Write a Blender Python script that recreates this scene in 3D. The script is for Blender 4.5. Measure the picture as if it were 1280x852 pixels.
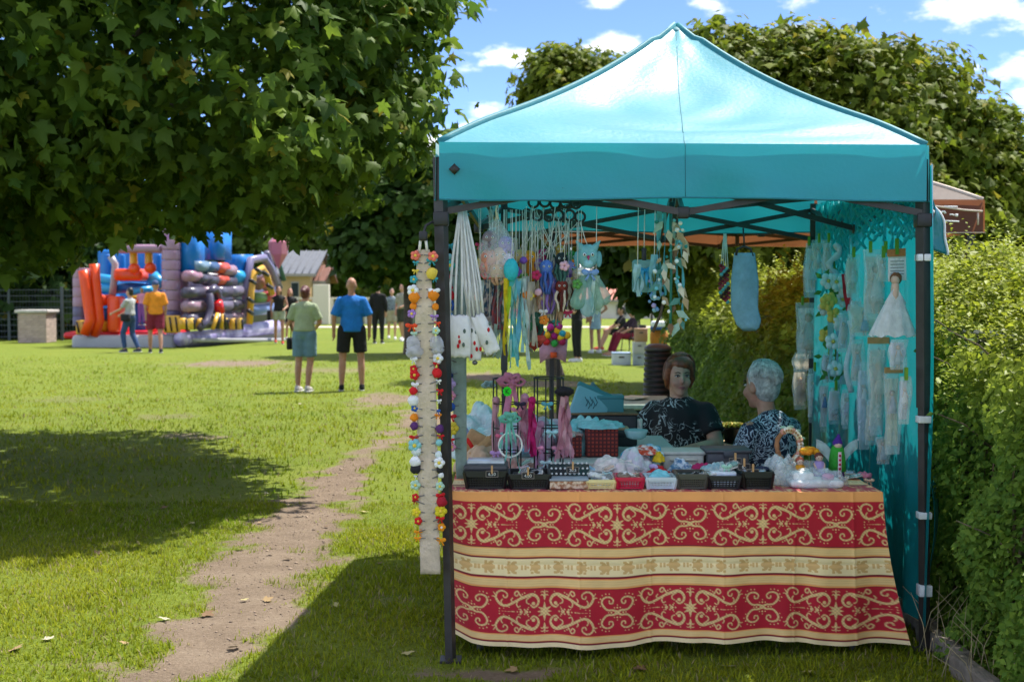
import bpy, bmesh, math, random
import numpy as np
from mathutils import Vector, Matrix, Euler
random.seed(7); rng = np.random.default_rng(11)
for o in list(bpy.data.objects): bpy.data.objects.remove(o)
SC = bpy.context.scene; COL = SC.collection
R = math.radians
# ---------------------------------------------------------------- camera
F = 1600.0; CW, CH = 1280.0, 852.0; HZ = 364.0; EYE = 1.575
PITCH = math.atan((CH/2-HZ)/F)
cam = bpy.data.cameras.new('camera'); camo = bpy.data.objects.new('camera', cam); COL.objects.link(camo)
cam.sensor_width = 36.0; cam.lens = F/CW*36.0; cam.clip_start = 0.05; cam.clip_end = 900
camo.location = (0, 0, EYE); camo.rotation_euler = (math.pi/2-PITCH, 0, 0)
cam.dof.use_dof = True; cam.dof.focus_distance = 5.6; cam.dof.aperture_fstop = 4.5
SC.camera = camo
# ---------------------------------------------------------------- sky, sun, exposure
SHX, SHY = -0.38, -0.36                    # shadow offset per metre of height
sdir = Vector((-SHX, -SHY, 1.0)).normalized()
elev = math.asin(sdir.z); azim = math.atan2(sdir.x, sdir.y)
wd = bpy.data.worlds.new('World'); SC.world = wd; wd.use_nodes = True
nt = wd.node_tree; N = nt.nodes; L = nt.links; N.clear()
wo = N.new('ShaderNodeOutputWorld'); bg = N.new('ShaderNodeBackground'); bg.inputs[1].default_value = 0.15
sky = N.new('ShaderNodeTexSky'); sky.sky_type = 'NISHITA'; sky.sun_disc = False
sky.sun_elevation = elev; sky.sun_rotation = azim; sky.altitude = 100; sky.air_density = 0.23; sky.dust_density = 0.0; sky.ozone_density = 3.5
tc = N.new('ShaderNodeTexCoord')
def vmath(op, a, b=None):
    n = N.new('ShaderNodeVectorMath'); n.operation = op
    for i, v in enumerate((a, b)):
        if v is None: continue
        if isinstance(v, (tuple, list)): n.inputs[i].default_value = v
        else: L.new(v, n.inputs[i])
    return n
def fmath(op, a, b=None):
    n = N.new('ShaderNodeMath'); n.operation = op
    for i, v in enumerate((a, b)):
        if v is None: continue
        if isinstance(v, (int, float)): n.inputs[i].default_value = v
        else: L.new(v, n.inputs[i])
    return n.outputs[0]
dirn = vmath('NORMALIZE', tc.outputs['Generated']).outputs[0]
flat = vmath('MULTIPLY', dirn, (1, 1, 2.3)).outputs[0]
nz = N.new('ShaderNodeTexNoise'); nz.inputs['Scale'].default_value = 17; nz.inputs['Detail'].default_value = 9; nz.inputs['Roughness'].default_value = 0.6
L.new(flat, nz.inputs['Vector'])
nl = N.new('ShaderNodeTexNoise'); nl.inputs['Scale'].default_value = 3.1; nl.inputs['Detail'].default_value = 3
off = vmath('ADD', flat, (2.2, 9.3, 6.1)).outputs[0]; L.new(off, nl.inputs['Vector'])
tot = fmath('MULTIPLY', fmath('SUBTRACT', nl.outputs['Fac'], 0.452), 2.2)     # clouds all round the sky, cover raised to add fill light
for (cx, cy, rr) in ((750, 4, .028), (890, 8, .030), (1000, 8, .034), (1000, 40, .017), (640, 72, .030), (765, 58, .032), (700, 80, .022), (606, 138, .024), (585, 160, .022), (1262, 92, .036), (1285, 125, .03), (1215, 88, .016)):
    d = Vector(((cx-640)/F, 1, (HZ-cy)/F)).normalized()
    dd = vmath('LENGTH', vmath('SUBTRACT', flat, (d.x, d.y, d.z*2.3)).outputs[0]).outputs['Value']
    mr = N.new('ShaderNodeMapRange'); L.new(dd, mr.inputs['Value'])
    for k, v in zip(('From Min', 'From Max', 'To Min', 'To Max'), (0.0, rr*1.65, 0.37, -0.38)): mr.inputs[k].default_value = v
    tot = fmath('MAXIMUM', tot, mr.outputs[0])
mask = fmath('ADD', tot, fmath('MULTIPLY', fmath('SUBTRACT', nz.outputs['Fac'], 0.5), 1.5))
ms = N.new('ShaderNodeMapRange'); ms.interpolation_type = 'SMOOTHSTEP'; L.new(mask, ms.inputs['Value'])
for k, v in zip(('From Min', 'From Max', 'To Min', 'To Max'), (0.02, 0.34, 0.0, 0.93)): ms.inputs[k].default_value = v
shade = N.new('ShaderNodeMapRange'); L.new(nz.outputs['Fac'], shade.inputs['Value'])
for k, v in zip(('From Min', 'From Max', 'To Min', 'To Max'), (0.35, 0.65, 0.75, 1.0)): shade.inputs[k].default_value = v
ccol = N.new('ShaderNodeMix'); ccol.data_type = 'RGBA'; ccol.blend_type = 'MULTIPLY'; ccol.inputs[0].default_value = 1
ccol.inputs[6].default_value = (4.1, 4.13, 4.25, 1); L.new(shade.outputs[0], ccol.inputs[7])
mx = N.new('ShaderNodeMix'); mx.data_type = 'RGBA'
L.new(ms.outputs[0], mx.inputs[0]); L.new(sky.outputs[0], mx.inputs[6]); L.new(ccol.outputs[2], mx.inputs[7])
L.new(mx.outputs[2], bg.inputs[0]); L.new(bg.outputs[0], wo.inputs[0])
sl = bpy.data.lights.new('sun', 'SUN'); sl.energy = 2.6; sl.angle = R(0.53); sl.color = (1, 0.955, 0.88)
so = bpy.data.objects.new('sun', sl); COL.objects.link(so)
so.rotation_euler = sdir.to_track_quat('Z', 'Y').to_euler(); so.location = (6, 6, 14)
vs = SC.view_settings; vs.view_transform = 'Standard'; vs.look = 'None'; vs.gamma = 1; vs.exposure = 1.7
SC.render.engine = 'CYCLES'; SC.render.resolution_x = 1024; SC.render.resolution_y = 681
SC.cycles.max_bounces = 8; SC.cycles.transparent_max_bounces = 12; SC.cycles.transmission_bounces = 6; SC.cycles.diffuse_bounces = 4
# ---------------------------------------------------------------- helpers
cp, sp_ = math.cos(PITCH), math.sin(PITCH)
def P(x, y, D):                            # photo pixel + distance along +Y -> world point
    a, b = (x-CW/2)/F, (CH/2-y)/F
    dy, dz = cp + b*sp_, -sp_ + b*cp
    k = D/dy
    return Vector((a*k, D, EYE + dz*k))
def G(x, y):                               # photo pixel -> point on the ground
    a, b = (x-CW/2)/F, (CH/2-y)/F
    k = EYE/(sp_ - b*cp)
    return Vector((a*k, (cp+b*sp_)*k, 0))
def V(*a): return Vector(a)
def lerp(a, b, t): return a+(b-a)*t
_mats = {}
def srgb(h):
    h = h.lstrip('#'); o = []
    for i in (0, 2, 4):
        c = int(h[i:i+2], 16)/255; o.append(c/12.92 if c < .04045 else ((c+.055)/1.055)**2.4)
    return tuple(o)
def mat(key, col=(.5,.5,.5), rough=.6, var=.12, scale=30, bump=0.0, bscale=120, trans=0.0, tcol=None, metal=0, sheen=0, alpha=1.0, attr=None, spec=.5, emit=None, col2=None, mixs=8, rand=0):
    """one procedural material: noise-varied colour, optional second colour, bump, translucency, attribute colour"""
    if key in _mats: return _mats[key]
    if isinstance(col, str): col = srgb(col)
    if isinstance(col2, str): col2 = srgb(col2)
    m = bpy.data.materials.new(key); m.use_nodes = True; _mats[key] = m
    n = m.node_tree.nodes; l = m.node_tree.links; b = n['Principled BSDF']; out = n['Material Output']
    b.inputs['Roughness'].default_value = rough; b.inputs['Metallic'].default_value = metal; b.inputs['Specular IOR Level'].default_value = spec
    if sheen: b.inputs['Sheen Weight'].default_value = sheen
    t = n.new('ShaderNodeTexCoord')
    ns = n.new('ShaderNodeTexNoise'); ns.inputs['Scale'].default_value = scale; ns.inputs['Detail'].default_value = 5
    l.new(t.outputs['Object'], ns.inputs['Vector'])
    base = n.new('ShaderNodeRGB'); base.outputs[0].default_value = (*col, 1); src = base.outputs[0]
    if attr:
        at = n.new('ShaderNodeAttribute'); at.attribute_name = attr; src = at.outputs['Color']
    if col2:
        n2 = n.new('ShaderNodeTexNoise'); n2.inputs['Scale'].default_value = mixs; n2.inputs['Detail'].default_value = 6
        l.new(t.outputs['Object'], n2.inputs['Vector'])
        rp = n.new('ShaderNodeMapRange'); rp.inputs['From Min'].default_value = .42; rp.inputs['From Max'].default_value = .58
        l.new(n2.outputs['Fac'], rp.inputs['Value'])
        mm = n.new('ShaderNodeMix'); mm.data_type = 'RGBA'; l.new(rp.outputs[0], mm.inputs[0]); l.new(src, mm.inputs[6]); mm.inputs[7].default_value = (*col2, 1); src = mm.outputs[2]
    hs = n.new('ShaderNodeHueSaturation'); l.new(src, hs.inputs['Color'])
    mr = n.new('ShaderNodeMapRange'); l.new(ns.outputs['Fac'], mr.inputs['Value'])
    for k, v in zip(('From Min', 'From Max', 'To Min', 'To Max'), (.3, .7, 1-var, 1+var)): mr.inputs[k].default_value = v
    val = mr.outputs[0]
    if rand:
        oi = n.new('ShaderNodeObjectInfo'); rr = n.new('ShaderNodeMapRange'); l.new(oi.outputs['Random'], rr.inputs['Value'])
        rr.inputs['To Min'].default_value = 1-rand; rr.inputs['To Max'].default_value = 1+rand
        mu = n.new('ShaderNodeMath'); mu.operation = 'MULTIPLY'; l.new(val, mu.inputs[0]); l.new(rr.outputs[0], mu.inputs[1]); val = mu.outputs[0]
    l.new(val, hs.inputs['Value']); src = hs.outputs[0]
    l.new(src, b.inputs['Base Color'])
    if emit: b.inputs['Emission Color'].default_value = (*emit, 1); b.inputs['Emission Strength'].default_value = 1
    if bump:
        nb = n.new('ShaderNodeTexNoise'); nb.inputs['Scale'].default_value = bscale; nb.inputs['Detail'].default_value = 4
        l.new(t.outputs['Object'], nb.inputs['Vector'])
        bp = n.new('ShaderNodeBump'); bp.inputs['Strength'].default_value = bump; bp.inputs['Distance'].default_value = .02
        l.new(nb.outputs['Fac'], bp.inputs['Height']); l.new(bp.outputs[0], b.inputs['Normal'])
    sh = b.outputs[0]
    if trans:
        tr = n.new('ShaderNodeBsdfTranslucent'); ms = n.new('ShaderNodeMixShader'); ms.inputs[0].default_value = trans
        if tcol: tr.inputs[0].default_value = (*tcol, 1)
        else: l.new(src, tr.inputs[0])
        l.new(sh, ms.inputs[1]); l.new(tr.outputs[0], ms.inputs[2]); sh = ms.outputs[0]
    if alpha < 1:
        tp = n.new('ShaderNodeBsdfTransparent'); ms = n.new('ShaderNodeMixShader'); ms.inputs[0].default_value = alpha
        l.new(tp.outputs[0], ms.inputs[1]); l.new(sh, ms.inputs[2]); sh = ms.outputs[0]
    l.new(sh, out.inputs[0])
    return m
class MB:
    """collects simple shapes into one mesh"""
    def __init__(s): s.v = []; s.f = []
    def add(s, vs, fs):
        o = len(s.v); s.v += [tuple(p) for p in vs]; s.f += [tuple(i+o for i in f) for f in fs]; return s
    def box(s, c, d, rot=None, taper=1.0):
        x, y, z = (k/2 for k in d); M = rot if rot is not None else Matrix.Identity(3)
        if isinstance(M, (int, float)): M = Matrix.Rotation(M, 3, 'Z')
        vs = [Vector(c)+M@Vector((i*x*(taper if k > 0 else 1), j*y*(taper if k > 0 else 1), k*z)) for k in (-1, 1) for j in (-1, 1) for i in (-1, 1)]
        return s.add(vs, [(0,2,3,1), (4,5,7,6), (0,1,5,4), (1,3,7,5), (3,2,6,7), (2,0,4,6)])
    def rbox(s, c, d, r=.01, rot=None, n=2):
        bm = bmesh.new(); bmesh.ops.create_cube(bm, size=1)
        for v in bm.verts: v.co = Vector((v.co.x*d[0], v.co.y*d[1], v.co.z*d[2]))
        bmesh.ops.bevel(bm, geom=bm.edges[:], offset=min(r, min(d)*.45), segments=n, affect='EDGES', profile=.5)
        M = rot if rot is not None else Matrix.Identity(3)
        if isinstance(M, (int, float)): M = Matrix.Rotation(M, 3, 'Z')
        bm.verts.index_update()
        s.add([Vector(c)+M@v.co for v in bm.verts], [[v.index for v in f.verts] for f in bm.faces]); bm.free(); return s
    def tube(s, pts, r, n=8, cap=True, closed=False, flat=1.0):
        pts = [Vector(p) for p in pts]; m = len(pts); rs = r if isinstance(r, (list, tuple)) else [r]*m
        o = len(s.v); up = None
        for i, p in enumerate(pts):
            if closed: t = pts[(i+1) % m]-pts[i-1]
            else: t = pts[min(i+1, m-1)]-pts[max(i-1, 0)]
            t = t.normalized() if t.length > 1e-9 else Vector((0, 0, 1))
            if up is None:
                up = t.cross(Vector((0, 1, .1)))
                if up.length < .05: up = t.cross(Vector((1, 0, 0)))
            up = (up-t*up.dot(t)).normalized(); w = t.cross(up)
            for k in range(n):
                a = 2*math.pi*k/n; s.v.append(tuple(p+(up*math.cos(a)+w*math.sin(a)*flat)*rs[i]))
        for i in range(m if closed else m-1):
            for k in range(n):
                a, b = o+i*n+k, o+i*n+(k+1) % n; c = o+((i+1) % m)*n
                s.f.append((a, b, c+(k+1) % n, c+k))
        if cap and not closed:
            s.f.append(tuple(o+k for k in reversed(range(n)))); s.f.append(tuple(o+(m-1)*n+k for k in range(n)))
        return s
    def ell(s, c, r, n=12, m=8, rot=None, noise=0, seed=0):
        if isinstance(r, (int, float)): r = (r, r, r)
        rd = random.Random(seed); vs = [(0, 0, -1)]
        for i in range(1, m):
            a = math.pi*i/m
            for k in range(n):
                b = 2*math.pi*k/n; vs.append((math.sin(a)*math.cos(b), math.sin(a)*math.sin(b), -math.cos(a)))
        vs.append((0, 0, 1)); fs = []
        for k in range(n): fs.append((0, 1+(k+1) % n, 1+k))
        for i in range(m-2):
            for k in range(n): fs.append((1+i*n+k, 1+i*n+(k+1) % n, 1+(i+1)*n+(k+1) % n, 1+(i+1)*n+k))
        e = len(vs)-1
        for k in range(n): fs.append((1+(m-2)*n+k, 1+(m-2)*n+(k+1) % n, e))
        M = rot if rot is not None else Matrix.Identity(3)
        out = []
        for p in vs:
            g = 1+noise*rd.uniform(-1, 1); out.append(Vector(c)+M@Vector((p[0]*r[0]*g, p[1]*r[1]*g, p[2]*r[2]*g)))
        return s.add(out, fs)
    def cone(s, p, q, r0, r1, n=12, round0=True, round1=True, ell=1.0):
        p, q = Vector(p), Vector(q); d = (q-p); t = d.normalized() if d.length > 1e-9 else Vector((0, 0, 1))
        pts, rs = [], []
        if round0:
            for a in (80, 55, 30): pts.append(p-t*r0*math.sin(R(a))); rs.append(r0*math.cos(R(a)))
        pts.append(p); rs.append(r0)
        for k in (.33, .66): pts.append(p+d*k); rs.append(lerp(r0, r1, k))
        pts.append(q); rs.append(r1)
        if round1:
            for a in (30, 55, 80): pts.append(q+t*r1*math.sin(R(a))); rs.append(r1*math.cos(R(a)))
        return s.tube(pts, rs, n, flat=ell)
    def lathe(s, c, prof, n=16, axis='Z', cap=True):
        o = len(s.v); m = len(prof); c = Vector(c)
        for (r, z) in prof:
            for k in range(n):
                a = 2*math.pi*k/n; s.v.append(tuple(c+Vector((r*math.cos(a), r*math.sin(a), z))))
        for i in range(m-1):
            for k in range(n): s.f.append((o+i*n+k, o+i*n+(k+1) % n, o+(i+1)*n+(k+1) % n, o+(i+1)*n+k))
        if cap:
            s.f.append(tuple(o+k for k in reversed(range(n)))); s.f.append(tuple(o+(m-1)*n+k for k in range(n)))
        return s
    def grid(s, fn, nu, nv):
        o = len(s.v)
        for j in range(nv+1):
            for i in range(nu+1): s.v.append(tuple(fn(i/nu, j/nv)))
        for j in range(nv):
            for i in range(nu):
                a = o+j*(nu+1)+i; s.f.append((a, a+1, a+nu+2, a+nu+1))
        return s
    def slab(s, pts, th, nrm=None):
        """extruded polygon (list of 3D points) with thickness th along nrm"""
        pts = [Vector(p) for p in pts]; n = len(pts)
        if nrm is None: nrm = (pts[1]-pts[0]).cross(pts[2]-pts[1]).normalized()
        nrm = Vector(nrm); vs = [p-nrm*th/2 for p in pts]+[p+nrm*th/2 for p in pts]
        fs = [tuple(reversed(range(n))), tuple(range(n, 2*n))]+[(i, (i+1) % n, n+(i+1) % n, n+i) for i in range(n)]
        return s.add(vs, fs)
def mesh_from(name, mb, smooth=True):
    me = bpy.data.meshes.new(name); me.from_pydata([tuple(v) for v in mb.v], [], mb.f)
    if smooth: me.shade_smooth()
    return me
_world = {}
def link(o, parent):
    COL.objects.link(o)
    if parent is not None:
        o.parent = parent
        if parent in _world: o.matrix_parent_inverse = Matrix.Translation(-_world[parent])
    return o
def obj(name, mb, m, parent=None, smooth=True, label=None, cat=None, group=None, kind=None, sol=0):
    me = mb if isinstance(mb, bpy.types.Mesh) else mesh_from(name, mb, smooth)
    if len(me.materials) == 0: me.materials.append(m)
    o = bpy.data.objects.new(name, me); link(o, parent)
    if sol:
        md = o.modifiers.new('solid', 'SOLIDIFY'); md.thickness = sol; md.offset = 0
    tag(o, label, cat, group, kind); return o
def tag(o, label=None, cat=None, group=None, kind=None):
    if label: o['label'] = label
    if cat: o['category'] = cat
    if group: o['group'] = group
    if kind: o['kind'] = kind
    return o
def thing(name, label, cat, loc=(0, 0, 0), group=None, rz=0, world=True):
    e = bpy.data.objects.new(name, None); COL.objects.link(e); e.location = loc; e.empty_display_size = .1
    if world: _world[e] = Vector(loc)
    else: e.rotation_euler = (0, 0, rz)
    return tag(e, label, cat, group)
def copy_tree(o, parent=None):
    c = o.copy(); COL.objects.link(c); c.parent = parent
    for ch in o.children: copy_tree(ch, c)
    return c
def bulk(name, T, TF, pos, bas, sc, m, attr=None, parent=None, kind=None):
    """one mesh of many copies of a small template: T (k,3), TF tris, pos (n,3), bas (n,3,3) columns x,y,z, sc (n,)"""
    T = np.asarray(T); n, k = len(pos), T.shape[-2]
    v = np.einsum('nij,kj->nki', bas, T) if T.ndim == 2 else np.einsum('nij,nkj->nki', bas, T[np.random.default_rng(1).integers(0, len(T), n)])
    v = v*np.asarray(sc)[:, None, None]+pos[:, None, :]
    tf = np.asarray(TF); nf = len(tf)
    idx = (tf[None]+(np.arange(n)*k)[:, None, None]).reshape(-1)
    me = bpy.data.meshes.new(name); me.vertices.add(n*k); me.vertices.foreach_set('co', v.reshape(-1).astype(np.float32))
    me.loops.add(len(idx)); me.loops.foreach_set('vertex_index', idx.astype(np.int32))
    me.polygons.add(n*nf); me.polygons.foreach_set('loop_start', (np.arange(n*nf)*3).astype(np.int32))
    me.update(calc_edges=True)
    if attr is not None:
        a = me.color_attributes.new('var', 'FLOAT_COLOR', 'POINT')
        c = np.ones((n, k, 4), np.float32); c[:, :, :3] = np.asarray(attr)[:, None, :]; a.data.foreach_set('color', c.reshape(-1))
    me.materials.append(m)
    o = bpy.data.objects.new(name, me); link(o, parent)
    if kind: o['kind'] = kind
    return o
def unit(a): return a/np.maximum(np.linalg.norm(a, axis=-1, keepdims=True), 1e-9)
def frames(nrm, tip):
    z = unit(nrm); y = unit(tip-z*np.sum(tip*z, -1, keepdims=True)); x = np.cross(y, z)
    return np.stack([x, y, z], -1)
# ================================================================ the setting: ground, path, grass
_lat = np.random.default_rng(3).random((256, 256))
def vnoise(x, y):
    xi, yi = np.floor(x).astype(int), np.floor(y).astype(int); fx, fy = x-xi, y-yi
    fx, fy = fx*fx*(3-2*fx), fy*fy*(3-2*fy); g = lambda i, j: _lat[i % 256, j % 256]
    return (g(xi, yi)*(1-fx)+g(xi+1, yi)*fx)*(1-fy)+(g(xi, yi+1)*(1-fx)+g(xi+1, yi+1)*fx)*fy
def fbm(x, y, o=4):
    s, a, t = 0, 1, 0
    for k in range(o): s = s+a*vnoise(x*2**k+17*k, y*2**k+5*k); t += a; a *= .55
    return s/t
path_px = [((120, 700, 900), 0), ((118, 320, 852), 0), ((190, 395, 760), 0), ((262, 425, 695), 0), ((330, 445, 640), 0), ((385, 474, 598), 0), ((412, 490, 574), 0), ((425, 505, 556), 0)]
PL = []
for (a, b, y) in [(20, 290, 960), (118, 335, 852), (190, 395, 760), (262, 425, 695), (330, 445, 640), (385, 474, 598), (418, 500, 570), (450, 520, 548), (520, 548, 515)]:
    p, q = G(a, y), G(b, y); PL.append(((p.x+q.x)/2, p.y, (q.x-p.x)/2))
PL.sort(key=lambda t: t[1]); PLa = np.array(PL)
patches = [(G(300, 455), 1.6, .5, .75), (G(630, 842), .34, .12, .9), (G(600, 470), 1.0, 1.5, .8), (G(690, 480), .7, 1.2, .55), (G(215, 520), .45, .5, .35), (G(235, 545), .5, .35, .45), (G(420, 462), 1.2, 1.6, .45), (G(480, 500), .6, 1.4, .55),
           (G(540, 520), .5, 1.5, .7), (G(640, 620), .8, .8, .55), (G(490, 750), .2, .12, .35), (G(60, 830), .25, .15, .3), (G(740, 520), .8, .8, .7), (G(80, 500), .8, .7, .3), (G(560, 440), 1.5, 3, .4)]
def dirtmask(x, y):
    cx = np.interp(y, PLa[:, 1], PLa[:, 0]); w = np.interp(y, PLa[:, 1], PLa[:, 2])
    fade = np.clip((13.5-y)/2.5, 0.6, 1)
    n = fbm(x*4.5, y*4.5)-.5; n2 = fbm(x*1.5+9, y*1.5)-.5
    m = np.clip((w*(.76+n2*.6)-np.abs(x-cx)+n*.75)/.30+.35, 0, 1)*fade*(y < 16)*np.clip(1.3-1.0*np.abs(fbm(x*7+40, y*7)-.45), .5, 1)
    for (c, rx, ry, s) in patches:
        d = np.sqrt(((x-c.x)/rx)**2+((y-c.y)/ry)**2)+n*1.3+n2*.6
        m = np.maximum(m, np.clip((1.05-d)*2, 0, 1)*s)
    return m
def gz(x, y): return (fbm(x*1.1+3, y*1.1, 3)-.5)*.03*np.clip((np.abs(y)-1)/3, 0, 1)
xs = np.concatenate([-np.geomspace(260, 7.2, 26), np.arange(-7, 4.01, .085), np.geomspace(4.3, 260, 26)])
ys = np.concatenate([-np.geomspace(120, 1, 8), np.arange(0, 3.4, .4), np.arange(3.6, 23, .085), np.geomspace(23.4, 420, 34)])
Xg, Yg = np.meshgrid(xs, ys); Zg = gz(Xg, Yg)*(np.abs(Xg) < 30)
DM = dirtmask(Xg, Yg)
nx, ny = len(xs), len(ys)
ii = (np.arange(ny-1)[:, None]*nx+np.arange(nx-1)[None, :])
quads = np.stack([ii, ii+1, ii+nx+1, ii+nx], -1).reshape(-1, 4)
qm = (DM[:-1, :-1]+DM[1:, :-1]+DM[:-1, 1:]+DM[1:, 1:]).reshape(-1)/4
pathsel = (qm > .42) & (np.abs(np.interp(((Yg[:-1, :-1]).reshape(-1)), PLa[:, 1], PLa[:, 0])-(Xg[:-1, :-1]).reshape(-1)) < 1.3) & (Yg[:-1, :-1].reshape(-1) < 13)
gm = bpy.data.materials.new('lawn'); gm.use_nodes = True
n = gm.node_tree.nodes; l = gm.node_tree.links; b = n['Principled BSDF']; b.inputs['Roughness'].default_value = .9; b.inputs['Specular IOR Level'].default_value = .15
t = n.new('ShaderNodeTexCoord'); at = n.new('ShaderNodeAttribute'); at.attribute_name = 'dirt'
def noise(sc, det=5, rough=.55):
    k = n.new('ShaderNodeTexNoise'); k.inputs['Scale'].default_value = sc; k.inputs['Detail'].default_value = det; k.inputs['Roughness'].default_value = rough; l.new(t.outputs['Object'], k.inputs['Vector']); return k.outputs['Fac']
def ramp(f, stops):
    k = n.new('ShaderNodeValToRGB'); l.new(f, k.inputs[0]); e = k.color_ramp.elements
    while len(e) < len(stops): e.new(.5)
    for q, (p, c) in zip(e, stops): q.position = p; q.color = (*c, 1)
    return k.outputs[0]
def mix(f, a, c, bt='MIX'):
    k = n.new('ShaderNodeMix'); k.data_type = 'RGBA'; k.blend_type = bt
    if isinstance(f, float): k.inputs[0].default_value = f
    else: l.new(f, k.inputs[0])
    l.new(a, k.inputs[6]); l.new(c, k.inputs[7]); return k.outputs[2]
gr = ramp(noise(.9, 6), [(.25, (.12, .185, .010)), (.5, (.20, .25, .014)), (.75, (.30, .30, .036))])
gr = mix(.55, gr, ramp(noise(14, 6, .7), [(.3, (.035, .075, .006)), (.55, (.15, .21, .014)), (.8, (.30, .30, .045))]))
gr = mix(.35, gr, ramp(noise(90, 3, .7), [(.35, (.03, .06, .01)), (.7, (.30, .34, .09))]))
di = ramp(noise(3.2, 8, .65), [(.3, (.14, .10, .068)), (.5, (.225, .165, .115)), (.72, (.31, .24, .172))])
di = mix(.4, di, ramp(noise(42, 6, .75), [(.3, (.08, .06, .04)), (.55, (.25, .195, .14)), (.8, (.42, .35, .27))]))
sm = n.new('ShaderNodeMath'); sm.operation = 'ADD'; l.new(at.outputs['Fac'], sm.inputs[0])
s2 = n.new('ShaderNodeMath'); s2.operation = 'MULTIPLY_ADD'; l.new(noise(26, 5, .7), s2.inputs[0]); s2.inputs[1].default_value = .9; s2.inputs[2].default_value = -.45; l.new(s2.outputs[0], sm.inputs[1])
mr = n.new('ShaderNodeMapRange'); l.new(sm.outputs[0], mr.inputs['Value']); mr.inputs['From Min'].default_value = .22; mr.inputs['From Max'].default_value = .55
l.new(mix(mr.outputs[0], gr, di), b.inputs['Base Color'])
bp = n.new('ShaderNodeBump'); bp.inputs['Strength'].default_value = .7; bp.inputs['Distance'].default_value = .03
bn = n.new('ShaderNodeMath'); bn.operation = 'ADD'; l.new(noise(60, 6, .75), bn.inputs[0]); l.new(noise(9, 4), bn.inputs[1]); l.new(bn.outputs[0], bp.inputs['Height']); l.new(bp.outputs[0], b.inputs['Normal'])
def sheet(name, sel):
    q = quads[sel]; used, inv = np.unique(q, return_inverse=True)
    co = np.stack([Xg.reshape(-1), Yg.reshape(-1), Zg.reshape(-1)], -1)[used]
    me = bpy.data.meshes.new(name); me.from_pydata(co.tolist(), [], inv.reshape(-1, 4).tolist()); me.shade_smooth()
    a = me.color_attributes.new('dirt', 'FLOAT_COLOR', 'POINT'); d = DM.reshape(-1)[used]; c = np.ones((len(used), 4), np.float32); c[:, :3] = d[:, None]
    a.data.foreach_set('color', c.reshape(-1)); me.materials.append(gm)
    o = bpy.data.objects.new(name, me); COL.objects.link(o); o['kind'] = 'structure'; return o
sheet('lawn', ~pathsel)
sheet('path', pathsel)
# grass blades, denser near the camera
def grass(name, nb, y0, y1, hgt, wid, five):
    y = np.sqrt(rng.uniform(y0*y0, y1*y1, nb)); half = y*.41+.3; x = rng.uniform(-1, 1, nb)*half
    d = dirtmask(x, y); cl = fbm(x*2.3, y*2.3, 3)
    keep = (rng.random(nb) > np.clip((y-13)/(y1-13), 0, 1)*(y1 > 12)) & (rng.random(nb) > d*1.15+.02) & (x < 1.98) & (rng.random(nb) < .45+1.1*cl)
    x, y, cl, d = x[keep], y[keep], cl[keep], d[keep]; k = len(x)
    pos = np.stack([x, y, gz(x, y)-.004], -1)
    az = rng.uniform(0, 2*np.pi, k); lean = np.abs(rng.normal(0, .55, k))
    up = np.stack([np.cos(az)*np.sin(lean), np.sin(az)*np.sin(lean), np.cos(lean)], -1)
    sx = np.stack([-np.sin(az), np.cos(az), 0*az], -1); nrm = np.cross(sx, up)
    B = np.stack([sx, up, nrm], -1)
    s = hgt*rng.uniform(.45, 1.25, k)*(.55+.9*cl)*(1-.45*d)
    if five: T = np.array([(-wid, 0, 0), (wid, 0, 0), (-wid*.7, .55, .10), (wid*.7, .55, .10), (0, 1, .34)]); TF = [(0, 1, 3), (0, 3, 2), (2, 3, 4)]
    else: T = np.array([(-wid, 0, 0), (wid, 0, 0), (0, 1, .2)]); TF = [(0, 1, 2)]
    g = rng.random((k, 1)); h = np.clip(fbm(x*.8+50, y*.8, 3)+rng.normal(0, .13, k), 0, 1)[:, None]
    colr = (np.array([[.120, .205, .008]])*(1-h)+np.array([[.33, .335, .020]])*h)*(.75+.6*g)
    dry = rng.random(k) < .09+.30*d; colr[dry] = np.array([.36, .31, .15])*(.6+.6*rng.random((dry.sum(), 1)))
    return bulk(name, T, TF, pos, B, s, mat('grass_blade', attr='var', rough=.55, trans=.45, var=0, spec=.12), colr, kind='stuff')
go = grass('grass', 215000, 4.3, 9.5, .034, .105, True); tag(go, 'short green lawn grass in front of and around the stall', 'grass')
go = grass('grass', 190000, 9.3, 32, .046, .18, False); tag(go, 'short green lawn grass stretching away behind the stall', 'grass')
# ================================================================ trees and hedge
half = [(.42, -.13), (.30, .05), (.53, .13), (.66, .47), (.30, .43), (.23, .67)]
MT = [(0, .28, .05), (0, -.04, 0)]+[(x, y, -.22*x) for x, y in half]+[(0, .98, -.08)]+[(-x, y, -.22*x) for x, y in reversed(half)]
MT = np.array(MT)-np.array([0, .35, 0]); MF = [(0, 1+i, 1+(i+1) % 14) for i in range(14)]
_g = np.random.default_rng(77); MV = []
for _ in range(7):
    q_ = MT.copy(); q_[:, :2] += _g.normal(0, .035, q_[:, :2].shape); q_[:, 0] *= _g.uniform(.78, 1.12); q_[:, 2] += _g.uniform(-.5, .15)*q_[:, 1]**2+_g.uniform(-.45, .25)*np.abs(q_[:, 0])**1.5+_g.uniform(-.2, .2)*q_[:, 0]; MV.append(q_)
MV = np.array(MV)
DT = np.array([(0, -.5, 0), (.5, .0, -.1), (0, .55, .0), (-.5, 0., -.1), (.28, .32, -.02), (-.28, .32, -.02)]); DF = [(0, 1, 3), (1, 4, 3), (4, 5, 3), (4, 2, 5)]
leafmat = mat('maple_leaf', attr='var', rough=.55, trans=.5, var=.06, spec=.2)
half2 = [(.34, -.10), (.22, .12), (.58, .38), (.26, .44)]
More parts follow.
